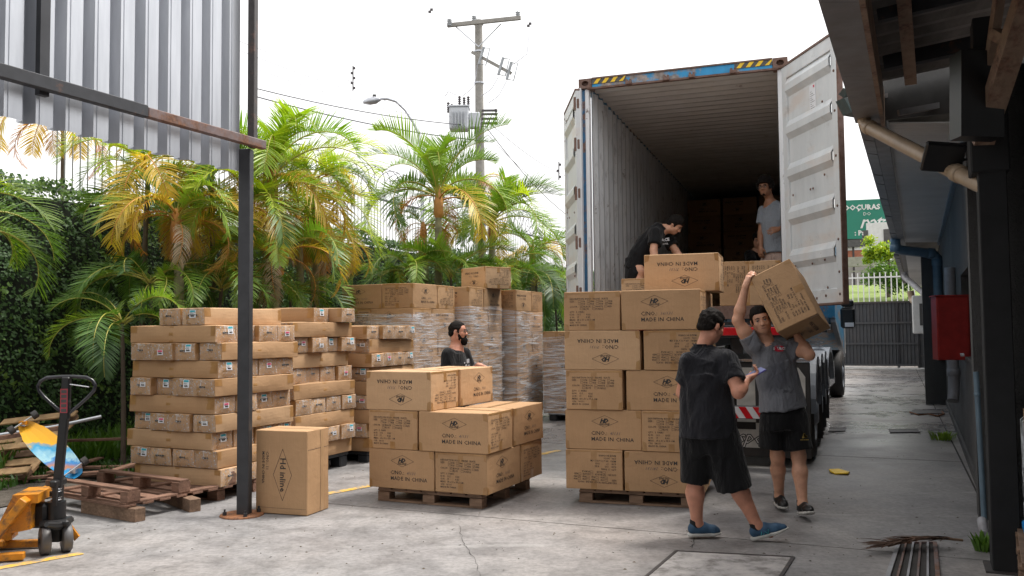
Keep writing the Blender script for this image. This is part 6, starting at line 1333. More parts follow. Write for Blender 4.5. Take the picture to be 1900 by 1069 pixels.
for s_2 in (-.20, .20):
    m = MB(); a = J(.13, s_2, .42); b = J(.40, s_2, .06); m.beam(a, b, .10, .055, bev=.006); m.build('slanted_arm', 'orange', pj)
    m = MB(); m.box(J(.97, s_2, .055), (1.2, .16, .055), Matrix.Rotation(math.atan2(fd.y, fd.x), 3, 'Z'), bev=.012); m.build('fork', 'orange', pj)
    m = MB(); m.beam(J(.14, s_2*.9, .035), J(.42, s_2, .035), .05, .05, bev=.006); m.build('push_rod', 'orange', pj)
    m = MB(); m.tube([J(.36, s_2-.06, .10), J(.36, s_2+.06, .10)], .03, 12); m.build('pivot', 'orange', pj)
m = MB(); m.prism([J(-.09, -.14, .05), J(-.12, -.14, .08), J(-.06, -.14, .17), J(-.03, -.14, .16)], sdv*.025); m.build('side_guard', 'orange', pj)
# goods on pallets at the right edge
rp = Vector((2.675, 4.57, 0))
for k in range(2):
    t = pallet((rp.x-.03*k, rp.y+.02*k), 27+2*k, 1.1, .9, 'wooden pallet at the right picture edge, %s of two' % ('lower', 'upper')[k], 'wood_old', .14); t.location.z = .145*k
    if k: t['category'] = 'pallet'
pb_ = thing('wrapped_sack', 'white and black printed sack wrapped in film on pallets at the right edge', 'sack', (rp.x, rp.y, .29), -R_(27))
m = MB(); m.box((.55, .45, .36), (1.02, .82, .72), bev=.05)
M = Mat('sack_print', .3); v = M.noise(5, 3, None, .5, 1.2); M.col(M.ramp(v, (.42, (.02, .02, .025)), (.46, (.65, .68, .72)), (.56, (.65, .68, .72)), (.60, (.02, .02, .02)))); m.build('sack_body', M.m, pb_)
m = MB(); m.box((.55, .45, .03), (1.04, .84, .05), bev=.01); m.build('blue_sheet', simple('blue_sheet', (.02, .25, .62), .4), pb_); m = MB(); m.box((.02, .0, .40), (.02, .02, .8)); m.build('corner_board', 'cardboard', pb_)
# dead palm frond on the grate
df = thing('dead_palm_frond', 'dry brown palm frond lying across the drain grate', 'palm frond', G(1648, 1018, .03), 0)
m = MB(); a = Vector((0, 0, .01)); b = G(1786, 1009, .03)-df.location; b.z = .02; P = [a.lerp(b, i/12)+Vector((0, 0, .03*math.sin(i/12*math.pi)+.004)) for i in range(13)]
m.tube(P, [.004+.0005*i for i in range(13)], 6); m.build('stem', 'frond_dry', df)
r = random.Random(8); m = MB()
for k in range(150):
    t = r.random()**1.1*.9; c = P[0].lerp(P[-1], t)+Vector((0, 0, .03*math.sin(t*math.pi)+.006)); sg = r.choice((-1, 1)); d = Vector((-.75-r.random()*.4, sg*r.uniform(.05, .55), r.uniform(-.04, .14))).normalized(); ll = r.uniform(.10, .26)*(1-.4*t); sd2 = Vector((-d.y, d.x, r.uniform(-1, 1))).normalized()*.005; q = [c]
    for j in range(3): q.append(q[-1]+d*ll/3); d = (d+Vector((r.uniform(-.2, .2), r.uniform(-.2, .2), -.12))).normalized()
    for x in q: x.z = max(x.z, .006)
    m.add([q[0]-sd2, q[0]+sd2, q[1]-sd2*1.3, q[1]+sd2*1.3, q[2]-sd2, q[2]+sd2, q[3]], [(0, 1, 3, 2), (2, 3, 5, 4), (4, 5, 6)])
o = m.build('dry_leaflets', simple('dead_leaf', (.10, .055, .035), .8, var=.6, sc=12), df); o['kind'] = 'stuff'

# scattered grit and leaf crumbs on the concrete
r = random.Random(21); m = MB()
for _ in range(420):
    p = G(r.uniform(150, 1780), 690+330*r.random()**.6+50*r.random(), .002)
    if p.x-.469*p.y < -7.8 or p.x-.469*p.y > .4: continue
    sz = r.uniform(.004, .014); a = r.uniform(0, 6.28); d = Vector((math.cos(a), math.sin(a), 0)); n_ = Vector((-d.y, d.x, 0)); m.add([p-d*sz, p+n_*sz*.5+Vector((0, 0, .004)), p+d*sz, p-n_*sz*.5], [(0, 1, 2), (0, 2, 3)])
o = m.build('ground_debris', simple('grit', (.10, .075, .05), .9, var=.7, sc=2)); o['kind'] = 'stuff'; o['label'] = 'grit and leaf crumbs scattered over the yard'
# ================================================================ PEOPLE (smooth blended volumes turned into one skin)
class Vol:
    def __init__(s, lo, hi, h):
        s.h = h; s.lo = np.array(lo, float); s.n = np.ceil((np.array(hi)-s.lo)/h).astype(int)+1; s.f = np.full(tuple(s.n), .08)
        s.ax = [s.lo[i]+h*np.arange(s.n[i]) for i in range(3)]
    def _reg(s, lo, hi, m):
        a = np.clip(np.floor((np.array(lo)-m-s.lo)/s.h).astype(int), 0, s.n-1); b = np.clip(np.ceil((np.array(hi)+m-s.lo)/s.h).astype(int)+1, 1, s.n)
        sl = tuple(slice(a[i], b[i]) for i in range(3)); P = np.stack(np.meshgrid(*[s.ax[i][sl[i]] for i in range(3)], indexing='ij'), -1); return sl, P
    def _u(s, sl, d, k, sub):
        f = s.f[sl]
        if sub: d = -d; hh = np.clip(.5-.5*(d-f)/max(k, 1e-6)*-1, 0, 1) if False else None; m_ = np.maximum(f, d) if k <= 0 else np.maximum(f, d)+np.maximum(k-np.abs(f-d), 0)**2/(4*k); s.f[sl] = m_
        else: s.f[sl] = np.minimum(f, d) if k <= 0 else np.minimum(f, d)-np.maximum(k-np.abs(f-d), 0)**2/(4*k)
    def cone(s, p, q, r0, r1=None, k=.02, sub=False, cap=None):
        """rounded cone; cap=(0|1) cuts that end flat"""
        r1 = r0 if r1 is None else r1; p, q = np.array(p, float), np.array(q, float); R = max(r0, r1); sl, P = s._reg(np.minimum(p, q)-R, np.maximum(p, q)+R, k+.02)
        if P.size == 0: return s
        v = q-p; L2 = max(v @ v, 1e-9); t0 = ((P-p) @ v)/L2; t = np.clip(t0, 0, 1); d = np.linalg.norm(P-p-t[..., None]*v, axis=-1)-(r0+(r1-r0)*t)
        if cap is not None:
            L = math.sqrt(L2)
            if 1 in cap: d = np.maximum(d, (t0-1)*L)
            if 0 in cap: d = np.maximum(d, -t0*L)
        s._u(sl, d, k, sub); return s
    def chain(s, pts, rs, k=.02, cap=None):
        for i in range(len(pts)-1): s.cone(pts[i], pts[i+1], rs[i], rs[i+1], k, cap=(cap if cap is None else [c for c in cap if (c == 0 and i == 0) or (c == 1 and i == len(pts)-2)] or None))
        return s
    def ell(s, c, r, M=None, k=.02, sub=False):
        c = np.array(c, float); r = np.array(r, float); R = max(r); sl, P = s._reg(c-R, c+R, k+.02)
        if P.size == 0: return s
        Q = P-c
        if M is not None: Q = Q @ np.array(M)
        a = np.linalg.norm(Q/r, axis=-1); b = np.linalg.norm(Q/(r*r), axis=-1); s._u(sl, a*(a-1)/np.maximum(b, 1e-6), k, sub); return s
    def loft(s, pts, side, ab, k=.02, cap=True, fold=0, seed=0):
        """elliptical cross sections (a along side, b front to back) along a polyline; flat ends"""
        pts = [np.array(p, float) for p in pts]; R = max(max(x) for x in ab); lo = np.min(pts, 0)-R; hi = np.max(pts, 0)+R; sl, P = s._reg(lo, hi, k+.02)
        if P.size == 0: return s
        side0 = np.array(side, float); best = np.full(P.shape[:-1], 9.)
        T = []; 
        for i in range(len(pts)): d = pts[min(i+1, len(pts)-1)]-pts[max(i-1, 0)]; T.append(d/np.linalg.norm(d))
        for i in range(len(pts)-1):
            v = pts[i+1]-pts[i]; L = math.sqrt(v @ v); vn = v/L; s0 = side0-vn*(side0 @ vn); s0 /= np.linalg.norm(s0); bn = np.cross(vn, s0)
            Q = P-pts[i]; t0 = (Q @ vn)/L; t = np.clip(t0, 0, 1); x = Q @ s0; y = Q @ bn; z = (t0-t)*L
            a = ab[i][0]+(ab[i+1][0]-ab[i][0])*t; b = ab[i][1]+(ab[i+1][1]-ab[i][1])*t
            rr = np.sqrt((x/a)**2+(y/b)**2)+1e-6; g = np.sqrt((x/a**2)**2+(y/b**2)**2)+1e-6; d2 = (rr-1)*rr/g
            first, last = i == 0, i == len(pts)-2
            if cap:
                ex = np.where(t0 < 0, -t0*L-(0 if first else .04), np.where(t0 > 1, (t0-1)*L-(0 if last else .04), -1.)); d = np.maximum(d2, ex)
            else: d = np.sqrt(np.maximum(d2, 0)**2+z**2)+np.minimum(d2, 0)*(z == 0)
            best = np.minimum(best, d)
        s._u(sl, best, k, False); return s
    def half(s, p, n):
        """keep only the side n points away from"""
        P = np.stack(np.meshgrid(*s.ax, indexing='ij'), -1); s.f = np.maximum(s.f, (P-np.array(p, float)) @ np.array(n, float)); return s
    def ripple(s, amp, sc, d=(0, 0, 1), seed=0):
        X, Y, Z = np.meshgrid(*s.ax, indexing='ij'); r = np.random.RandomState(seed); a = 0
        for i in range(7):
            w = r.normal(size=3)*sc*(1+.35*i); w = w-np.array(d)*(w @ np.array(d))*.75; a = a+np.sin(X*w[0]+Y*w[1]+Z*w[2]+r.uniform(0, 6.3)+1.5*np.sin(X*w[1]*.5+Z*w[0]*.4+Y*w[2]*.5))/(1+.4*i)
        s.f = s.f+a*amp; return s
    def surface(s, name, mat, parent, smooth=1):
        f = s.f; ins = f < 0; n = s.n
        c = ins[:-1, :-1, :-1].astype(int); cnt = sum(ins[i:n[0]-1+i, j:n[1]-1+j, k:n[2]-1+k].astype(np.int8) for i in (0, 1) for j in (0, 1) for k in (0, 1))
        act = (cnt > 0) & (cnt < 8); idx = np.full(act.shape, -1); ij = np.argwhere(act); idx[act] = np.arange(len(ij)); acc = np.zeros((len(ij), 3)); num = np.zeros(len(ij))
        cor = [(i, j, k) for i in (0, 1) for j in (0, 1) for k in (0, 1)]
        for a in cor:
            for ax in range(3):
                if a[ax]: continue
                b = list(a); b[ax] = 1; fa = f[ij[:, 0]+a[0], ij[:, 1]+a[1], ij[:, 2]+a[2]]; fb = f[ij[:, 0]+b[0], ij[:, 1]+b[1], ij[:, 2]+b[2]]; m = (fa < 0) != (fb < 0); t = np.where(m, fa/np.where(m, fa-fb, 1), 0)
                p = np.array(a, float)[None, :].repeat(len(ij), 0); p[:, ax] += t; acc[m] += p[m]; num[m] += 1
        V = s.lo+s.h*(ij+acc/np.maximum(num, 1)[:, None]); F = []
        for ax in range(3):
            u, w = (ax+1) % 3, (ax+2) % 3; sl0 = [slice(0, None)]*3; sl0[ax] = slice(0, n[ax]-1); sl1 = [slice(0, None)]*3; sl1[ax] = slice(1, n[ax]); A = ins[tuple(sl0)]; B = ins[tuple(sl1)]; e = np.argwhere(A != B)
            ok = (e[:, u] > 0) & (e[:, w] > 0) & (e[:, u] < n[u]-1) & (e[:, w] < n[w]-1); e = e[ok]
            if len(e) == 0: continue
            du = np.zeros(3, int); du[u] = 1; dw = np.zeros(3, int); dw[w] = 1
            q = [e-du-dw, e-dw, e, e-du]; q = np.stack([idx[x[:, 0], x[:, 1], x[:, 2]] for x in q], 1); fl = A[e[:, 0], e[:, 1], e[:, 2]]; q = np.where(fl[:, None], q, q[:, ::-1]); F.append(q[(q >= 0).all(1)])
        F = np.concatenate(F)
        for _ in range(smooth):
            sm = np.zeros_like(V); ct_ = np.zeros(len(V))
            for a in range(4): np.add.at(sm, F[:, a], V[F[:, (a+1) % 4]]); np.add.at(ct_, F[:, a], 1); np.add.at(sm, F[:, (a+1) % 4], V[F[:, a]]); np.add.at(ct_, F[:, (a+1) % 4], 1)
            V = .5*V+.5*sm/np.maximum(ct_, 1)[:, None]
        me = bpy.data.meshes.new(name); me.vertices.add(len(V)); me.vertices.foreach_set('co', V.ravel()); me.loops.add(F.size); me.loops.foreach_set('vertex_index', F.ravel().astype(np.int32)); me.polygons.add(len(F))
        me.polygons.foreach_set('loop_start', np.arange(0, F.size, 4, dtype=np.int32)); me.polygons.foreach_set('loop_total', np.full(len(F), 4, np.int32)); me.update(calc_edges=True); me.polygons.foreach_set('use_smooth', np.ones(len(F), bool)); me.materials.append(MT[mat]); me.validate()
        return link(name, me, parent)
V3 = lambda *a: np.array(a, float)
def unit(v): v = np.array(v, float); return v/np.linalg.norm(v)
def head(b, c, fwd, up, k=1.0):
    """adds head volumes to b; returns frame"""
    f = unit(fwd); u = np.array(up, float); u = unit(u-f*(u @ f)); r = np.cross(f, u); M = np.stack([r, f, u], 1)
    P = lambda x, y, z: np.array(c)+(M @ np.array([x, y, z]))*k
    b.ell(P(0, -.012, .032), V3(.074, .093, .083)*k, M, .01); b.ell(P(0, .025, -.035), V3(.058, .065, .072)*k, M, .03); b.ell(P(0, .048, -.082), V3(.030, .030, .024)*k, M, .03)
    b.ell(P(0, .055, .03), V3(.056, .030, .035)*k, M, .02)                       # brow
    for s_ in (-1, 1):
        b.ell(P(s_*.040, .055, -.022), V3(.024, .022, .022)*k, M, .018); b.ell(P(s_*.030, .091, .008), V3(.018, .012, .011)*k, M, .010, True)
        b.ell(P(s_*.078, -.008, -.008), V3(.008, .020, .031)*k, M, .006); b.ell(P(s_*.050, .005, -.062), V3(.018, .030, .022)*k, M, .025)
        b.ell(P(s_*.012, .098, -.027), V3(.009, .010, .008)*k, M, .006)
    b.cone(P(0, .080, .012), P(0, .106, -.024), .008*k, .0115*k, .012)             # nose
    b.cone(P(-.018, .081, -.056), P(.018, .081, -.056), .006*k, .006*k, .006); b.cone(P(-.013, .081, -.066), P(.013, .081, -.066), .007*k, .007*k, .006); b.cone(P(-.020, .090, -.0610), P(.020, .090, -.0610), .0022*k, .0022*k, .003, True)
    return P, M
def face_bits(par, P, M, k=1.0, beard=False, glasses=None, brow='hair', squint=1.0):
    m = MB()
    for s_ in (-1, 1): m.lathe(P(s_*.030, .0765, .006), M[:, 1], [(.001, .0095*k), (.006*k, .007*k), (.010*k, .001)], 12)
    e = m.build('eye', 'eye', par); m = MB()
    for s_ in (-1, 1): m.lathe(P(s_*.030, .0785, .006), M[:, 1], [(.001, .0098*k), (.0052*k, .0075*k), (.0055*k, .003)], 10)
    m.build('iris', 'black', par); m = MB()
    for s_ in (-1, 1):
        m.tube([P(s_*.012, .090, .026), P(s_*.028, .092, .031), P(s_*.048, .078, .025)], [.003*k, .0042*k, .002*k], 6)
    m.build('eyebrow', 'hair', par); m = MB()
    for s_ in (-1, 1): m.tube([P(s_*.018, .083, .010), P(s_*.030, .0875, .0125*squint), P(s_*.042, .079, .009)], .0022*k, 5)
    m.build('eyelid', brow, par)
    m = MB(); m.tube([P(-.019, .084, -.0605), P(-.006, .0885, -.0595), P(.006, .0885, -.0595), P(.019, .084, -.0605)], .0030*k, 6); m.build('lips', simple('lip', (.32, .12, .10), .5), par)
    if glasses:
        m = MB()
        for s_ in (-1, 1):
            C = [P(s_*.032+.021*math.cos(t), .100-.006*abs(math.cos(t)), .006+.017*math.sin(t)) for t in [i*2*math.pi/16 for i in range(17)]]; m.tube(C, .0022, 5); m.tube([P(s_*.053, .094, .010), P(s_*.074, .06, .010), P(s_*.083, -.01, .008)], .0022, 5)
        m.tube([P(-.011, .101, .010), P(.011, .101, .010)], .002, 5); m.build('eyeglasses', glasses, par)
def hair(par, c, fwd, up, k=1.0, thick=.012, top=0, line=.052, back=-.055, seed=1, afro=0, h=.006, side=.0):
    f = unit(fwd); u = np.array(up, float); u = unit(u-f*(u @ f)); r = np.cross(f, u); M = np.stack([r, f, u], 1); P = lambda x, y, z: np.array(c)+(M @ np.array([x, y, z]))*k
    v = Vol(np.array(c)-.2*k, np.array(c)+.2*k, h); R = V3(.074+thick+afro, .093+thick+afro, .083+thick+top+afro)*k; v.ell(P(0, -.012-afro*.2, .032+afro*.3), R, M, .0)
    v.ell(P(0, -.048, -.02), V3(.062+thick, .050+thick, .055)*k, M, .02)
    v.ripple(.0022+afro*.14, 95 if not afro else 70, d=f, seed=seed); v.ripple(.0012, 200, d=f, seed=seed+1)
    # cut away the face: plane in front-below, sides around the ear
    X = np.stack(np.meshgrid(*v.ax, indexing='ij'), -1)-np.array(c); L = X @ M/k; x, y, z = L[..., 0], L[..., 1], L[..., 2]
    ln_ = line; hz = np.interp(y, [-.13, -.075, -.045, -.028, -.022, .012, .017, .030, .042, .062, .085, .11], [back-.010, back-.008, back+.004, back+.02, -.005, -.002, -.030, -.026, .030, ln_-.004, ln_, ln_+.006])
    hz = np.where((y < -.02) | (np.abs(x) > .045), hz, np.maximum(hz, ln_-.012)); d = hz-z
    v.f = np.maximum(v.f, d*.8*k); return v.surface('hair', 'hair', par, 1)
def hand(b, w, d, n, curl, k=1.0, thumb=1, spread=.10, rr=1.0):
    """w wrist, d direction of the hand, n palm normal; curl per finger joint (radians); thumb: +1/-1 side"""
    d = unit(d); n = np.array(n, float); n = unit(n-d*(n @ d)); s_ = np.cross(d, n)*thumb
    b.cone(w, w+d*.03*k, .024*k, .026*k, .02); 
    for a in (-.026, -.009, .009, .026): b.cone(w+d*.02*k+s_*a*.8*k, w+d*.082*k+s_*a*k, .0135*k, .0115*k, .012)
    b.ell(w+d*.045*k+n*.004*k, V3(.036, .036, .016)*k, np.stack([s_, d, n], 1), .014)
    for i, (a, L) in enumerate(((.030, .070), (.0105, .078), (-.0095, .073), (-.028, .058))):
        p = w+d*.082*k+s_*a*k; dd = unit(d+s_*a*spread*20*.5); cu = curl[i] if isinstance(curl, (list, tuple)) else curl
        for j, fr_ in enumerate((.45, .31, .24)):
            c_, s2 = math.cos(cu*(1, 1.1, .7)[j]*.9), math.sin(cu*(1, 1.1, .7)[j]*.9); nn = np.cross(s_, dd); nn = nn if nn @ n > 0 else -nn; dd = unit(dd*c_+nn*s2); q = p+dd*L*fr_*k; b.cone(p, q, .0088*k*rr, .0080*k*rr, .004); p = q
    p = w+d*.022*k+s_*.026*k; q = p+unit(d*.7+s_*.75+n*.35)*.042*k; b.cone(p, q, .0135*k, .0105*k, .012); q2 = q+unit(d*.9+s_*.15+n*.45)*.032*k; b.cone(q, q2, .0102*k, .0085*k, .004); b.cone(q2, q2+unit(d*.9+n*.5)*.02*k, .009*k, .0075*k, .003)
def leg(b, hp, kn, an, k=1.0, big=1.0):
    b.chain([hp, kn], [.074*k*big, .058*k*big], .04); m_ = np.array(kn)*.66+np.array(an)*.34; ax = unit(np.array(an)-np.array(kn)); b.chain([kn, m_, an], [.053*k*big, .057*k*big, .037*k*big], .03)
def calf(b, kn, an, back, k=1.0): p = np.array(kn)*.70+np.array(an)*.30+np.array(back)*.018; b.cone(p, np.array(kn)*.5+np.array(an)*.5+np.array(back)*.015, .048*k, .040*k, .03)
def shoe(par, an, fwd, pitch, L, mat, solemat, seed=0, h=.0065, sock=True):
    """an: ankle; fwd horizontal direction; pitch: toe up angle"""
    f0 = unit((fwd[0], fwd[1], 0)); f = unit(f0*math.cos(pitch)+V3(0, 0, math.sin(pitch))); r = np.cross(f, V3(0, 0, 1)); r = unit(r); u = np.cross(r, f); M = np.stack([r, f, u], 1); c = np.array(an, float)
    P = lambda x, y, z: c+M @ np.array([x, y, z]); S_ = -.085
    v = Vol(c-.30, c+.30, h); v.cone(P(0, -.03, S_+.052), P(0, .03, S_+.050), .036, .040, .03); v.cone(P(0, .03, S_+.048), P(.004, .12, S_+.034), .040, .036, .03); v.cone(P(.004, .12, S_+.034), P(.006, L-.105, S_+.028), .038, .028, .03); v.cone(P(0, -.025, S_+.06), P(0, -.01, S_+.095), .036, .038, .02, cap=(1,)); v.cone(P(0, .05, S_+.085), P(0, .09, S_+.062), .018, .016, .02)
    X = np.stack(np.meshgrid(*v.ax, indexing='ij'), -1)-c; z = X @ u; v.f = np.maximum(v.f, (S_+.022)-z); v.surface('shoe', mat, par)
    v = Vol(c-.30, c+.30, h); v.cone(P(0, -.035, S_+.02), P(0, .03, S_+.02), .040, .041, .02); v.cone(P(0, .03, S_+.02), P(.004, .12, S_+.02), .040, .044, .02); v.cone(P(.004, .12, S_+.02), P(.006, L-.10, S_+.022), .044, .032, .02)
    X = np.stack(np.meshgrid(*v.ax, indexing='ij'), -1)-c; z = X @ u; y = X @ f; v.f = np.maximum(v.f, np.maximum(z-(S_+.026), S_-z+.012*np.clip((y-.10)/.1, 0, 1))); v.surface('sole', solemat, par)
    if sock: v = Vol(c-.12, c+.12, h); v.cone(P(0, -.012, -.02), P(0, -.008, .035), .041, .042, .01, cap=(1,)); v.surface('sock', 'sock', par)
    m = MB()
    for i in range(4): y = .035+.022*i; zz = S_+.096-.009*i; m.tube([P(-.022, y, zz-.006), P(0, y+.006, zz+.006), P(.022, y, zz-.006)], .003, 5)
    m.build('shoelace', mat, par)
    return P, M

def new_person(label, loc): return thing('person', label, 'person', loc)
def box_of(pts, m): A = np.array(pts); return A.min(0)-m, A.max(0)+m

# ---- man in black with the phone (seen from behind right); local origin = ground between his feet
def man_phone():
    B = Vector((1.46, 6.34, 0)); t = new_person('man in black T-shirt and long black shorts looking at a phone, back half turned', B)
    X = lambda px: (px-950)/FPX*6.34-B.x; Z = lambda py: EYE-(py-612)/FPX*6.34
    hc = V3(X(1319), .0, Z(605)); fw = V3(.80, .42, -.32); 
    nb = V3(X(1303), .01, Z(643)); sl_ = V3(X(1274), -.03, Z(668)); sr = V3(X(1341), -.10, Z(666)); 
    hl, hr = V3(X(1286), .02, .86), V3(X(1328), -.05, .86)
    kl, al = V3(X(1284), .03, .44), V3(X(1287), .05, .100)
    kr, ar = V3(X(1350), -.04, .46), V3(X(1391), -.06, .105)
    er, wr = V3(X(1353), -.20, Z(724)), V3(X(1378), -.06, Z(704))
    el, wl = V3(X(1266), .06, Z(728)), V3(X(1330), .20, Z(712))
    lo, hi = box_of([hc, al, ar, wr, el, sl_], .26); b = Vol(lo, hi, .0075)
    P, M = head(b, hc, fw, (.05, 0, 1), 1.02)
    b.cone(hc+V3(-.025, 0, -.05), nb+V3(-.005, 0, -.03), .052, .056, .03)
    b.loft([nb+V3(-.01, 0, -.05), V3((sl_[0]+sr[0])/2, -.02, Z(690)), V3(X(1306), 0, Z(740)), (hl+hr)/2], (.93, -.30, 0), [(.08, .06), (.16, .09), (.145, .10), (.15, .11)], .03)
    for sh, e, w in ((sl_, el, wl), (sr, er, wr)): b.chain([sh, (sh+e)/2, e], [.062, .052, .044], .03); b.chain([e, e*.7+w*.3, w], [.044, .045, .028], .025)
    hand(b, wr, V3(.85, .25, .42), V3(.35, .3, .9), [.55, .7, .8, .9], 1.0, -1)
    hand(b, wl, V3(.8, -.35, .2), V3(.2, -.5, .8), .7, 1.0, 1)
    leg(b, hl, kl, al, 1.0, 1.06); leg(b, hr, kr, ar, 1.0, 1.06); calf(b, kl, al, (-1, 0, 0)); calf(b, kr, ar, (-.9, 0, .2))
    for a, f_ in ((al, (1, .1)), (ar, (1, -.05))): b.cone(a, a+V3(f_[0]*.09, f_[1]*.09, -.05), .034, .03, .03)
    b.surface('body', 'skin_rosy', t); face_bits(t, P, M, 1.02)
    hair(t, hc, fw, (.05, 0, 1), 1.02, .008, .010, .050, -.052, 3)
    # T-shirt
    s_ = Vol(lo, hi, .008); mid = V3((sl_[0]+sr[0])/2, -.03, Z(672))
    s_.loft([nb+V3(-.002, .005, .012), nb+V3(-.005, .005, -.022), mid+V3(0, 0, -.005), V3(X(1304), -.02, Z(700)), V3(X(1305), -.01, Z(745)), V3(X(1307), -.01, Z(808))], (.93, -.30, 0), [(.066, .064), (.092, .080), (.175, .108), (.192, .134), (.188, .150), (.206, .172)], .03)
    for sh, e, q, R in ((sl_, el, .70, .074), (sr, er, .66, .080)): s_.cone(sh, sh+(e-sh)*q, R, R*1.02, .035, cap=(1,))
    s_.ripple(.0052, 13, (.12, 0, 1), 4); s_.ripple(.0020, 38, (.3, 0, 1), 5); s_.ell(nb+V3(.012, .01, .060), V3(.062, .062, .055), None, .008, True)
    s_.surface('t_shirt', 'cloth_navy', t)
    m = MB(); C = [nb+V3(-.002, .005, .014)+V3(.93, -.3, 0)*.064*math.cos(a)+V3(.3, .93, 0)*.061*math.sin(a) for a in [i*2*math.pi/24 for i in range(25)]]; m.tube(C, .0075, 6); m.build('collar', 'cloth_navy', t)
    # shorts
    s_ = Vol(lo, hi, .009); s_.loft([V3(X(1307), -.01, .90), V3(X(1309), -.01, .78), V3(X(1316), -.01, .64)], (.93, -.30, 0), [(.165, .13), (.195, .150), (.19, .14)], .03)
    s_.cone(V3(X(1288), .03, .72), V3(X(1283), .03, .405), .118, .100, .05, cap=(1,)); s_.cone(V3(X(1330), -.03, .72), V3(X(1351), -.05, .372), .130, .130, .05, cap=(1,))
    s_.ripple(.0032, 17, (0, 0, 1), 8); s_.surface('shorts', 'cloth_black', t)
    shoe(t, al, (1, .05), .03, .245, 'shoe_blue', 'sole', 1); Pq, Mq = shoe(t, ar, (1, -.12), .30, .275, 'shoe_blue', 'sole', 2)
    m = MB()
    for (x, y) in ((.035, -.035), ):
        q = [Pq(.046, .028, y0) for y0 in (-.07,)]
    a_, b_, c_, d_ = Pq(.042, .020, -.060), Pq(.044, .030, -.030), Pq(.046, .052, -.058), Pq(.046, .062, -.028); m.tube([a_, b_, c_, d_], .0032, 5); m.tube([Pq(.043, .002, -.055), Pq(.045, .012, -.032)], .003, 5); m.build('shoe_mark', 'shoe_teal', t)
    ph = thing('phone', 'blue smartphone held by the man in black', 'phone', (0, 0, 0)); c = Vector(wr+V3(.075, .02, .050))+B; d = Vector((.88, .25, .42)).normalized(); nn = Vector((-.30, -.35, .88)); nn = (nn-d*nn.dot(d)).normalized(); sd_ = d.cross(nn)
    M3 = Matrix((d, sd_, nn)).transposed(); m = MB(); m.box(c, (.140, .068, .010), M3, bev=.003); m.build('phone_body', simple('phone_case', (.12, .10, .35), .3, var=.1), ph); m = MB(); m.box(c+nn*.0055, (.130, .061, .001), M3); m.build('screen', 'screen', ph)
man_phone()

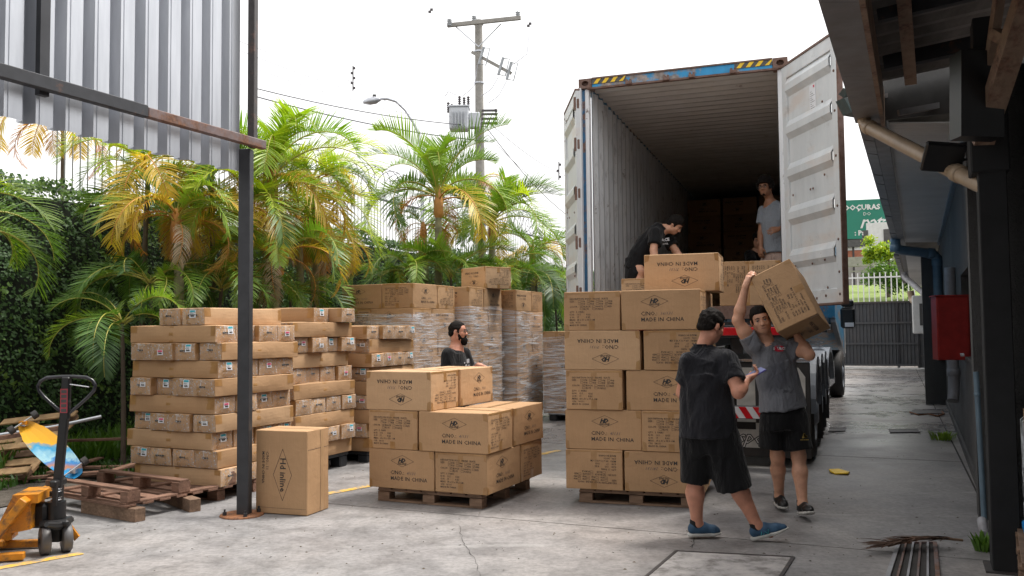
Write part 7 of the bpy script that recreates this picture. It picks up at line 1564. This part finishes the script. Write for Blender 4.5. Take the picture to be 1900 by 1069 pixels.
# ---- man carrying the carton
def man_carry():
    B = Vector((2.27, 7.22, 0)); Yd = 7.22; t = new_person('man in grey T-shirt and black shorts carrying a carton on his shoulder', B)
    X = lambda px, y=0: (px-950)/FPX*(Yd+y)-B.x; Z = lambda py, y=0: EYE-(py-611)/FPX*(Yd+y)
    hc = V3(X(1409), -.02, Z(594)); fw = V3(-.18, -.97, -.10); hup = (-.24, 0, 1)
    nb = V3(X(1424), .02, Z(634)); sr = V3(X(1394), .0, Z(640)); sl_ = V3(X(1472), .02, Z(642))
    er, wr = V3(X(1366), -.03, Z(594)), V3(X(1384, -.08), -.08, Z(531, -.08)); el, wl = V3(X(1488), -.14, Z(658)), V3(X(1474), -.02, Z(620))
    hr, hl = V3(X(1434), .02, .87), V3(X(1467), .02, .87)
    kr, ar = V3(X(1438), .04, .46), V3(X(1450), .20, .105); kl, al = V3(X(1472), -.03, .47), V3(X(1479, -.16), -.16, .105)
    lo, hi = box_of([hc, al, ar, wr+V3(0, 0, .12), el, er], .22); b = Vol(lo, hi, .007)
    P, M = head(b, hc, fw, hup, 1.0)
    b.cone(hc+V3(.015, .02, -.05), nb+V3(0, .01, -.02), .055, .064, .03)
    ch = V3(X(1432), .02, Z(675)); b.loft([nb+V3(0, 0, -.02), ch, V3(X(1443), .02, Z(720)), (hl+hr)/2], (1, .05, 0), [(.09, .07), (.165, .10), (.145, .10), (.155, .11)], .04)
    for sh, e, w in ((sr, er, wr), (sl_, el, wl)): b.chain([sh, (sh*.45+e*.55), e], [.060, .054, .044], .03); b.chain([e, e*.7+w*.3, w], [.043, .045, .027], .025)
    hand(b, wr, V3(.30, -.10, .95), V3(.85, .30, -.2), [.35, .45, .5, .6], .98, 1, .16); hand(b, wl, V3(-.12, .45, .55), V3(.1, -.3, .9), [.1, .1, .15, .15], .98, 1)
    leg(b, hr, kr, ar, 1.0, .98); leg(b, hl, kl, al, 1.0, 1.0); calf(b, kr, ar, (0, 1, 0)); calf(b, kl, al, (.1, 1, 0))
    b.cone(ar, ar+V3(-.01, -.08, -.05), .034, .03, .03); b.cone(al, al+V3(.01, -.08, -.04), .034, .03, .03)
    b.surface('body', 'skin_light', t); face_bits(t, P, M, 1.0, squint=.9); hair(t, hc, fw, hup, 1.0, .008, .004, .064, -.05, 6)
    s_ = Vol(lo, hi, .0075)
    s_.loft([nb+V3(.0, 0, -.005), V3(X(1431), .02, Z(652)), V3(X(1434), .01, Z(680)), V3(X(1443), .01, Z(720)), V3(X(1448), .0, Z(759))], (1, .05, 0), [(.080, .070), (.165, .10), (.182, .125), (.178, .125), (.212, .140)], .03)
    s_.cone(sr, sr+(er-sr)*.40, .070, .074, .06, cap=(1,)); s_.cone(sl_, sl_+(el-sl_)*.52, .074, .080, .05, cap=(1,))
    s_.ripple(.0052, 13, (.35, 0, 1), 14); s_.ripple(.0020, 38, (-.3, 0, 1), 15); s_.ell(nb+V3(-.012, -.035, .040), V3(.068, .075, .052), None, .008, True); sh_ = s_.surface('t_shirt', 'cloth_heather', t)
    # sweat mark is a real wet patch of cloth: darker oval on the chest
    mm = MT['cloth_heather'].copy(); MT['cloth_wet'] = mm; nt = mm.node_tree; bs = nt.nodes['Principled BSDF']; src = bs.inputs['Base Color'].links[0].from_socket
    tcn = nt.nodes.new('ShaderNodeTexCoord'); mp = nt.nodes.new('ShaderNodeMapping'); mp.vector_type = 'TEXTURE'; mp.inputs['Location'].default_value = (X(1440), -.1, Z(688)); mp.inputs['Scale'].default_value = (.125, 1.0, .19); mp.inputs['Rotation'].default_value = (0, .35, 0)
    gr_ = nt.nodes.new('ShaderNodeTexGradient'); gr_.gradient_type = 'SPHERICAL'; rp_ = nt.nodes.new('ShaderNodeValToRGB'); rp_.color_ramp.elements[0].position = .0; rp_.color_ramp.elements[1].position = .5; mxn = nt.nodes.new('ShaderNodeMix'); mxn.data_type = 'RGBA'; mxn.blend_type = 'MULTIPLY'; mxn.inputs[7].default_value = (.62, .62, .65, 1)
    ns_ = nt.nodes.new('ShaderNodeTexNoise'); ns_.inputs['Scale'].default_value = 9; ad_ = nt.nodes.new('ShaderNodeVectorMath'); ad_.operation = 'ADD'; sc_ = nt.nodes.new('ShaderNodeVectorMath'); sc_.operation = 'SCALE'; sc_.inputs['Scale'].default_value = .09
    nt.links.new(tcn.outputs['Object'], ns_.inputs[0]); nt.links.new(ns_.outputs['Color'], sc_.inputs[0]); nt.links.new(tcn.outputs['Object'], ad_.inputs[0]); nt.links.new(sc_.outputs[0], ad_.inputs[1]); nt.links.new(ad_.outputs[0], mp.inputs[0]); nt.links.new(mp.outputs[0], gr_.inputs[0]); nt.links.new(gr_.outputs[1], rp_.inputs[0]); nt.links.new(rp_.outputs[0], mxn.inputs[0]); nt.links.new(src, mxn.inputs[6]); nt.links.new(mxn.outputs[2], bs.inputs['Base Color']); sh_.data.materials[0] = mm
    # badge: oval red patch with white letters wrapped on the chest
    def front_y(x, z):   # march onto the shirt surface
        for y in np.arange(-.25, .1, .002):
            i = ((np.array([x, y, z])-s_.lo)/s_.h).astype(int)
            if (i >= 0).all() and (i < s_.n).all() and s_.f[tuple(i)] < 0: return y-.002
        return -.12
    c0 = V3(X(1447, -.12), 0, Z(647, -.12)); cy = front_y(c0[0], c0[2]); sl2 = (front_y(c0[0]+.03, c0[2])-front_y(c0[0]-.03, c0[2]))/.06
    def decal(V, F, cx, cz, lift, name, mat, par=t): m = MB(); m.add([(cx+a, front_y(cx+a, cz+bb)-lift, cz+bb) for a, bb in V], F); return m.build(name, mat, par)
    ov = [(.046*math.cos(a), .026*math.sin(a)*(1.0)) for a in [i*2*math.pi/24 for i in range(24)]]; ov = [(math.copysign(abs(a/.046)**.75, a)*.044, math.copysign(abs(b2/.026)**.75, b2)*.025) for a, b2 in ov]
    decal([(0, 0)]+ov, [(0, i+1, (i+1) % 24+1) for i in range(24)], c0[0], c0[2], .004, 'chest_badge', 'badge')
    tv, tf = text('SOURCE', .030, .0, .0012, 'CENTER', .92); decal([(a, bb-.010) for a, bb in tv], tf, c0[0], c0[2], .0068, 'badge_lettering', 'paper')
    rg = []; F = []; rr = random.Random(2); 
    m = MB()
    for k in range(26):
        a = rr.uniform(0, 6.28); R1 = rr.uniform(.02, .055); q = [(R1*math.cos(a+j*.35), R1*.85*math.sin(a+j*.35)) for j in range(4)]
        for u_, w_ in zip(q, q[1:]): Vv, Ff = stroke(u_, w_, .006); m.add([(X(1448)+p_, front_y(X(1448)+p_, Z(718)+q_)-.003, Z(718)+q_) for p_, q_ in Vv], Ff)
    m.build('shirt_print', simple('faded_print', (.115, .12, .135), .9), t)
    s_ = Vol(lo, hi, .009); s_.loft([V3(X(1449), .0, .90), V3(X(1449), .0, .78), V3(X(1450), .0, .70)], (1, .05, 0), [(.16, .12), (.185, .135), (.19, .13)], .03)
    s_.cone(V3(X(1431), .02, .76), V3(X(1429), .04, .535), .105, .112, .04, cap=(1,)); s_.cone(V3(X(1467), .0, .76), V3(X(1472), -.04, .520), .105, .115, .04, cap=(1,)); s_.ripple(.0032, 18, (0, 0, 1), 21); s_.surface('shorts', 'cloth_black', t)
    m = MB(); c = V3(X(1484, -.14), -.158, Z(806, -.14)); rr = random.Random(4)
    for k in range(14): a = rr.uniform(0, 6.28); p = c+V3(.022*math.cos(a)*rr.random(), -.004, .026*math.sin(a)*rr.random()); m.box(p, (.012, .003, .014))
    for k in range(5): m.box(c+V3(-.028+.014*k, -.004, -.036), (.010, .003, .006))
    m.build('gold_emblem', 'gold', t)
    shoe(t, ar, (-.02, -1), .0, .255, 'black', 'sole', 3); shoe(t, al, (.05, -1), .22, .265, 'black', 'sole', 4)
man_carry()

# ---- bearded man behind the low stack
def man_beard():
    Yd = 9.55; B = Vector(((840-950)/FPX*Yd, Yd, 0)); t = new_person('bearded man with glasses and tattoos in a black T-shirt behind the low stack, in profile', B)
    X = lambda px: (px-950)/FPX*Yd-B.x; Z = lambda py: EYE-(py-617)/FPX*Yd
    hc = V3(X(849), 0, Z(616)); fw = V3(.97, -.22, -.02); nb = V3(X(846), .01, Z(643)); k = 1.0
    sr = V3(X(833), -.15, Z(657)); sl_ = V3(X(858), .15, Z(657)); er = V3(X(832), -.19, Z(708)); wr = V3(X(862), -.22, Z(702)); el = V3(X(868), .17, Z(694)); wl = V3(X(887), -.04, Z(678))
    hr, hl = V3(X(842), -.09, .84), V3(X(842), .09, .84); kr, ar = V3(X(846), -.10, .45), V3(X(836), -.11, .10); kl, al = V3(X(852), .10, .45), V3(X(846), .10, .10)
    lo, hi = box_of([hc, al, ar, wl+V3(.1, 0, 0), el, sr, er], .2); b = Vol(lo, hi, .010)
    P, M = head(b, hc, fw, (0, 0, 1), k); b.cone(hc+V3(-.02, 0, -.05), nb, .058, .066, .03)
    b.loft([nb, V3(X(845), 0, Z(672)), V3(X(842), 0, Z(710)), (hl+hr)/2], (.2, 1, 0), [(.09, .07), (.17, .11), (.16, .12), (.16, .12)], .04)
    for sh, e, w in ((sr, er, wr), (sl_, el, wl)): b.chain([sh, e], [.06, .045], .03); b.chain([e, e*.7+w*.3, w], [.044, .046, .030], .025)
    hand(b, wl, V3(.92, -.3, -.15), V3(.1, -.2, -.9), [1.0, 1.1, 1.1, 1.1], 1.05, 1); hand(b, wr, V3(.9, 0, -.3), V3(0, .8, -.4), .8, 1, -1)
    leg(b, hr, kr, ar); leg(b, hl, kl, al)
    b.surface('body', 'skin_rosy', t); face_bits(t, P, M, k, glasses='black'); hair(t, hc, fw, (0, 0, 1), k, .006, .0, .074, -.05, 9, h=.007)
    v = Vol(hc-.2, hc+.2, .007); v.ell(P(0, .062, -.085), (.045, .045, .045), M, .02); v.ell(P(0, .075, -.115), (.030, .030, .034), M, .03)
    for s_ in (-1, 1): v.ell(P(s_*.052, .025, -.050), (.016, .030, .042), M, .02)
    v.cone(P(-.022, .090, -.046), P(.022, .090, -.046), .008, .008, .01); v.ripple(.0018, 90, (0, 0, 1), 3); v.ell(P(0, .104, -.060), (.018, .012, .007), M, .004, True); v.surface('beard', 'hair', t)
    m = MB(); rr = random.Random(5)
    for kq in range(9):
        f_ = .15+.75*rr.random(); p = el+(wl-el)*f_; R_0 = .047-.016*f_; ax = unit(wl-el); n1 = unit(np.cross(ax, V3(0, 0, 1))); n2 = np.cross(ax, n1); a = rr.uniform(0, 6.28); m.tube([p+(n1*math.cos(a+j*.4)+n2*math.sin(a+j*.4))*R_0+ax*.02*math.sin(j) for j in range(6)], .005, 4)
    for kq in range(8): a = rr.uniform(3.4, 5.9); c = nb+V3(.0, 0, .01+.06*rr.random()); m.tube([c+V3(math.cos(a+j*.25)*.063, math.sin(a+j*.25)*.063, .012*math.sin(j*2)) for j in range(4)], .004, 4)
    m.build('tattoo', 'tattoo', t)
    s_ = Vol(lo, hi, .010); s_.loft([nb+V3(0, 0, -.02), V3(X(844), 0, Z(662)), V3(X(846), 0, Z(680)), V3(X(843), 0, Z(720)), V3(X(842), 0, .70)], (.2, 1, 0), [(.085, .078), (.175, .115), (.19, .135), (.19, .145), (.20, .16)], .03)
    s_.cone(sr, sr+(er-sr)*.90, .080, .088, .035, cap=(1,)); s_.cone(sl_, sl_+(el-sl_)*.85, .078, .082, .035, cap=(1,)); s_.ripple(.004, 15, (0, 0, 1), 31); s_.ell(nb+V3(.02, 0, .045), (.07, .07, .055), None, .008, True); s_.surface('t_shirt', 'cloth_black', t)
    m = MB(); rr = random.Random(7)
    for kq in range(16):
        a = .05+rr.random()*.9; p = V3(X(846)+.137*math.cos(-a), -.14*math.sin(a)-.02, Z(668)-.15*rr.random()); m.box(p, (.012, .02, .014+.03*(rr.random() < .3)))
    m.build('shirt_print', 'paper', t)
    s_ = Vol(lo, hi, .012); s_.loft([V3(X(842), 0, .88), V3(X(842), 0, .70)], (.2, 1, 0), [(.17, .13), (.18, .14)], .03); s_.cone(V3(X(843), -.09, .74), V3(X(846), -.10, .42), .10, .10, .04, cap=(1,)); s_.cone(V3(X(845), .09, .74), V3(X(850), .10, .42), .10, .10, .04, cap=(1,)); s_.surface('shorts', 'cloth_black', t)
    for a in (ar, al): shoe(t, a, (1, -.1), 0, .25, 'black', 'sole', 5, .010)
man_beard()

# ---- three men inside the container
def man_bend():
    Yd = 10.75; B = Vector(((1205-950)/FPX*Yd, Yd, FZ)); t = new_person('man in black T-shirt bending forward inside the container mouth', B)
    X = lambda px: (px-950)/FPX*Yd-B.x; Z = lambda py: EYE-(py-613)/FPX*Yd-B.z
    hc = V3(X(1253), -.06, Z(418)); fw = V3(.66, -.30, -.68); up = V3(.55, -.25, .8); nb = V3(X(1232), -.02, Z(424))
    sr = V3(X(1213), -.20, Z(436)); sl_ = V3(X(1243), .14, Z(438)); er = V3(X(1207), -.30, Z(468)); wr = V3(X(1209), -.34, Z(498)); el = V3(X(1256), .02, Z(465)); wl = V3(X(1266), -.14, Z(492))
    hr, hl = V3(X(1180), -.08, Z(492)), V3(X(1182), .12, Z(492)); z0 = 0; kr, ar = V3(X(1186), -.14, .46), V3(X(1178), -.10, .10); kl, al = V3(X(1188), .14, .46), V3(X(1176), .14, .10)
    lo, hi = box_of([hc, al, ar, wl, el, wr, hr], .22); b = Vol(lo, hi, .010); P, M = head(b, hc, fw, up, .98); b.cone(hc-unit(up)*.05, nb, .055, .062, .03)
    b.loft([nb, V3(X(1216), -.03, Z(438)), V3(X(1195), .0, Z(465)), (hl+hr)/2], (.2, 1, 0), [(.09, .07), (.165, .11), (.15, .12), (.16, .12)], .04)
    for sh, e, w in ((sr, er, wr), (sl_, el, wl)): b.chain([sh, e], [.058, .044], .03); b.chain([e, e*.7+w*.3, w], [.043, .044, .030], .025); hand(b, w, V3(.15, -.1, -1), V3(.2, -.9, 0), .5, 1, 1)
    leg(b, hr, kr, ar); leg(b, hl, kl, al); b.surface('body', 'skin_light', t); face_bits(t, P, M, .98); hair(t, hc, fw, up, .98, .014, .012, .052, -.045, 12, h=.007)
    s_ = Vol(lo, hi, .010); s_.loft([nb+V3(.0, 0, .0), nb+V3(-.04, 0, -.01), V3(X(1217), -.03, Z(437)), V3(X(1203), .0, Z(455)), V3(X(1189), .0, Z(475)), V3(X(1180), .02, Z(500))], (.2, 1, 0), [(.075, .072), (.12, .10), (.180, .130), (.185, .145), (.180, .145), (.19, .15)], .03)
    s_.cone(sr, sr+(er-sr)*.70, .082, .088, .035, cap=(1,)); s_.cone(sl_, sl_+(el-sl_)*.70, .080, .088, .035, cap=(1,)); s_.ripple(.004, 15, (.5, 0, .7), 41); s_.surface('t_shirt', 'cloth_black', t)
    m = MB(); o_ = V3(X(1216), -.215, Z(452)); put_text(m, 'PEACE', .055, o_, (.93, -.1, .10), (-.1, -.25, .9), bold=.002); put_text(m, 'LOVE & SOUL', .028, o_+V3(-.03, -.01, -.045), (.93, -.1, .10), (-.1, -.25, .9), bold=.001); m.build('shirt_print', 'paper', t)
    s_ = Vol(lo, hi, .012); s_.loft([(hl+hr)/2+V3(0, 0, .10), (hl+hr)/2+V3(0, 0, -.16)], (.2, 1, 0), [(.165, .13), (.18, .14)], .03); s_.cone(hr+V3(0, 0, -.1), (kr*.8+ar*.2), .105, .085, .04, cap=(1,)); s_.cone(hl+V3(0, 0, -.1), (kl*.8+al*.2), .105, .085, .04, cap=(1,)); s_.surface('trousers', 'cloth_black', t)
    for a in (ar, al): shoe(t, a, (1, -.2), 0, .25, 'black', 'sole', 6, .012)
def man_stand():
    Yd = 10.95; B = Vector(((1438-950)/FPX*Yd, Yd, FZ)); t = new_person('curly haired man with glasses in a grey T-shirt standing inside the container, hand on hip', B)
    X = lambda px: (px-3-950)/FPX*Yd-B.x; Z = lambda py: EYE-(py-611)/FPX*Yd-B.z
    hc = V3(X(1427), -.02, Z(347)); fw = V3(-.62, -.78, -.05); nb = V3(X(1438), .03, Z(371)); sl_ = V3(X(1457), -.08, Z(392)); sr = V3(X(1430), .14, Z(388))
    el = V3(X(1461), -.10, Z(424)); wl = V3(X(1441), -.22, Z(428)); el = V3(X(1466), -.10, Z(418)); er = V3(X(1422), .10, Z(430)); wr = V3(X(1417), .0, Z(458))
    hr, hl = V3(X(1436), .12, Z(470)), V3(X(1450), -.04, Z(470)); kr, ar = V3(X(1438), .12, .48), V3(X(1436), .12, .10); kl, al = V3(X(1450), -.08, .48), V3(X(1450), -.06, .10)
    lo, hi = box_of([hc, al, ar, wl, el, wr, er, hc+V3(0, 0, .1)], .2); b = Vol(lo, hi, .010); P, M = head(b, hc, fw, (-.05, 0, 1), .98); b.cone(hc+V3(.03, .02, -.05), nb, .052, .055, .03)
    b.loft([nb, V3(X(1443), .03, Z(400)), V3(X(1444), .03, Z(440)), (hl+hr)/2], (.75, -.65, 0), [(.08, .065), (.15, .10), (.13, .10), (.14, .11)], .04)
    for sh, e, w in ((sr, er, wr), (sl_, el, wl)): b.chain([sh, e], [.052, .038], .03); b.chain([e, e*.7+w*.3, w], [.038, .038, .026], .025)
    hand(b, wl, V3(-.85, -.2, -.25), V3(.2, .8, -.3), [.3, .4, .4, .5], 1, -1, .2); hand(b, wr, V3(-.1, -.1, -1), V3(.6, .5, 0), .5, 1, 1)
    leg(b, hr, kr, ar, 1, .9); leg(b, hl, kl, al, 1, .9); b.surface('body', 'skin_brown', t); face_bits(t, P, M, .98, glasses='black'); hair(t, hc, fw, (-.05, 0, 1), .98, .016, .012, .050, -.06, 15, afro=.022, h=.007)
    v = Vol(hc-.15, hc+.15, .007); v.ell(P(0, .066, -.092), (.022, .022, .018), M, .01); v.ripple(.001, 90); v.surface('goatee', 'hair', t)
    s_ = Vol(lo, hi, .010); s_.loft([nb+V3(0, 0, -.01), V3(X(1444), .03, Z(388)), V3(X(1445), .02, Z(415)), V3(X(1447), .02, Z(440)), V3(X(1447), .02, Z(468))], (.75, -.65, 0), [(.075, .068), (.160, .115), (.170, .135), (.165, .14), (.175, .15)], .03)
    s_.cone(sr, sr+(er-sr)*.6, .074, .085, .035, cap=(1,)); s_.cone(sl_, sl_+(el-sl_)*.62, .076, .092, .035, cap=(1,)); s_.ripple(.005, 14, (0, 0, 1), 51); s_.ell(nb+V3(-.02, -.02, .035), (.062, .062, .05), None, .008, True); s_.surface('t_shirt', 'cloth_grey', t)
    s_ = Vol(lo, hi, .012); s_.loft([(hl+hr)/2+V3(0, 0, .06), (hl+hr)/2+V3(0, 0, -.14)], (.75, -.65, 0), [(.14, .11), (.165, .13)], .03); s_.cone(hr+V3(0, 0, -.08), (kr*.9+hr*.1), .095, .10, .04, cap=(1,)); s_.cone(hl+V3(0, 0, -.08), (kl*.9+hl*.1), .095, .10, .04, cap=(1,)); s_.surface('shorts', 'cloth_pink', t)
    for a in (ar, al): shoe(t, a, (-.6, -.8), 0, .25, 'black', 'sole', 7, .012)
def man_crouch():
    Yd = 12.6; B = Vector(((1406-950)/FPX*Yd, Yd, FZ)); t = new_person('man crouching in the dark behind the curly haired man in the container', B)
    X = lambda px: (px-950)/FPX*Yd-B.x; Z = lambda py: EYE-(py-612)/FPX*Yd-B.z
    hc = V3(X(1407), -.1, Z(446)); fw = V3(-.3, -.85, -.45); nb = V3(X(1409), -.02, Z(462)); sr = V3(X(1392), -.02, Z(474)); sl_ = V3(X(1428), .02, Z(474)); er = V3(X(1390), -.22, Z(497)); wr = V3(X(1402), -.34, Z(515)); el = V3(X(1432), -.18, Z(497)); wl = V3(X(1420), -.34, Z(515))
    hp = V3(X(1412), .25, .62); kr, ar = V3(X(1396), -.15, .50), V3(X(1398), .08, .10); kl, al = V3(X(1428), -.15, .50), V3(X(1426), .10, .10)
    lo, hi = box_of([hc, al, ar, wl, el, wr, er, hp], .22); b = Vol(lo, hi, .012); P, M = head(b, hc, fw, (0, -.3, 1), .98); b.cone(hc+V3(.0, .03, -.05), nb, .055, .06, .03)
    b.loft([nb, V3(X(1410), .05, Z(484)), hp], (1, 0, 0), [(.09, .07), (.16, .11), (.16, .12)], .04)
    for sh, e, w in ((sr, er, wr), (sl_, el, wl)): b.chain([sh, e], [.056, .044], .03); b.chain([e, w], [.043, .03], .025); hand(b, w, V3(0, -.5, -.8), V3(0, .8, -.3), .5, 1, 1)
    leg(b, hp+V3(-.09, 0, 0), kr, ar); leg(b, hp+V3(.09, 0, 0), kl, al); b.surface('body', 'skin_light', t); face_bits(t, P, M, .98); hair(t, hc, fw, (0, -.3, 1), .98, .014, .01, .05, -.05, 17, h=.008)
    s_ = Vol(lo, hi, .012); s_.loft([nb+V3(0, 0, -.01), V3(X(1410), .04, Z(478)), V3(X(1411), .14, Z(496)), hp+V3(0, 0, .05)], (1, 0, 0), [(.08, .07), (.175, .12), (.18, .14), (.18, .15)], .03)
    s_.cone(sr, sr+(er-sr)*.7, .08, .085, .035, cap=(1,)); s_.cone(sl_, sl_+(el-sl_)*.7, .08, .085, .035, cap=(1,)); s_.surface('t_shirt', 'cloth_black', t)
    s_ = Vol(lo, hi, .012)
    for q, a in ((kr, ar), (kl, al)): h2 = hp+V3((-.09 if q is kr else .09), 0, 0); s_.cone(h2, q, .11, .075, .04); s_.cone(q, q*.3+a*.7, .07, .06, .03, cap=(1,))
    s_.surface('trousers', 'cloth_black', t)
    for a in (ar, al): shoe(t, a, (0, -1), 0, .25, 'black', 'sole', 8, .012)
man_bend(); man_stand(); man_crouch()

# ================================================================ put every empty at the base of its thing
bpy.context.view_layer.update()
for o in [o for o in COL.objects if o.type == 'EMPTY' and o.parent is None and o.location.length < 1e-6 and o.children]:
    lo = [1e9]*3; hi = [-1e9]*3
    for c in o.children_recursive:
        if c.type == 'MESH':
            for v in c.bound_box:
                w = c.matrix_world @ Vector(v)
                for i in range(3): lo[i] = min(lo[i], w[i]); hi[i] = max(hi[i], w[i])
    if lo[0] > 1e8: continue
    p = Vector(((lo[0]+hi[0])/2, (lo[1]+hi[1])/2, lo[2]))
    o.location = p
    for c in o.children: c.location = c.location-p
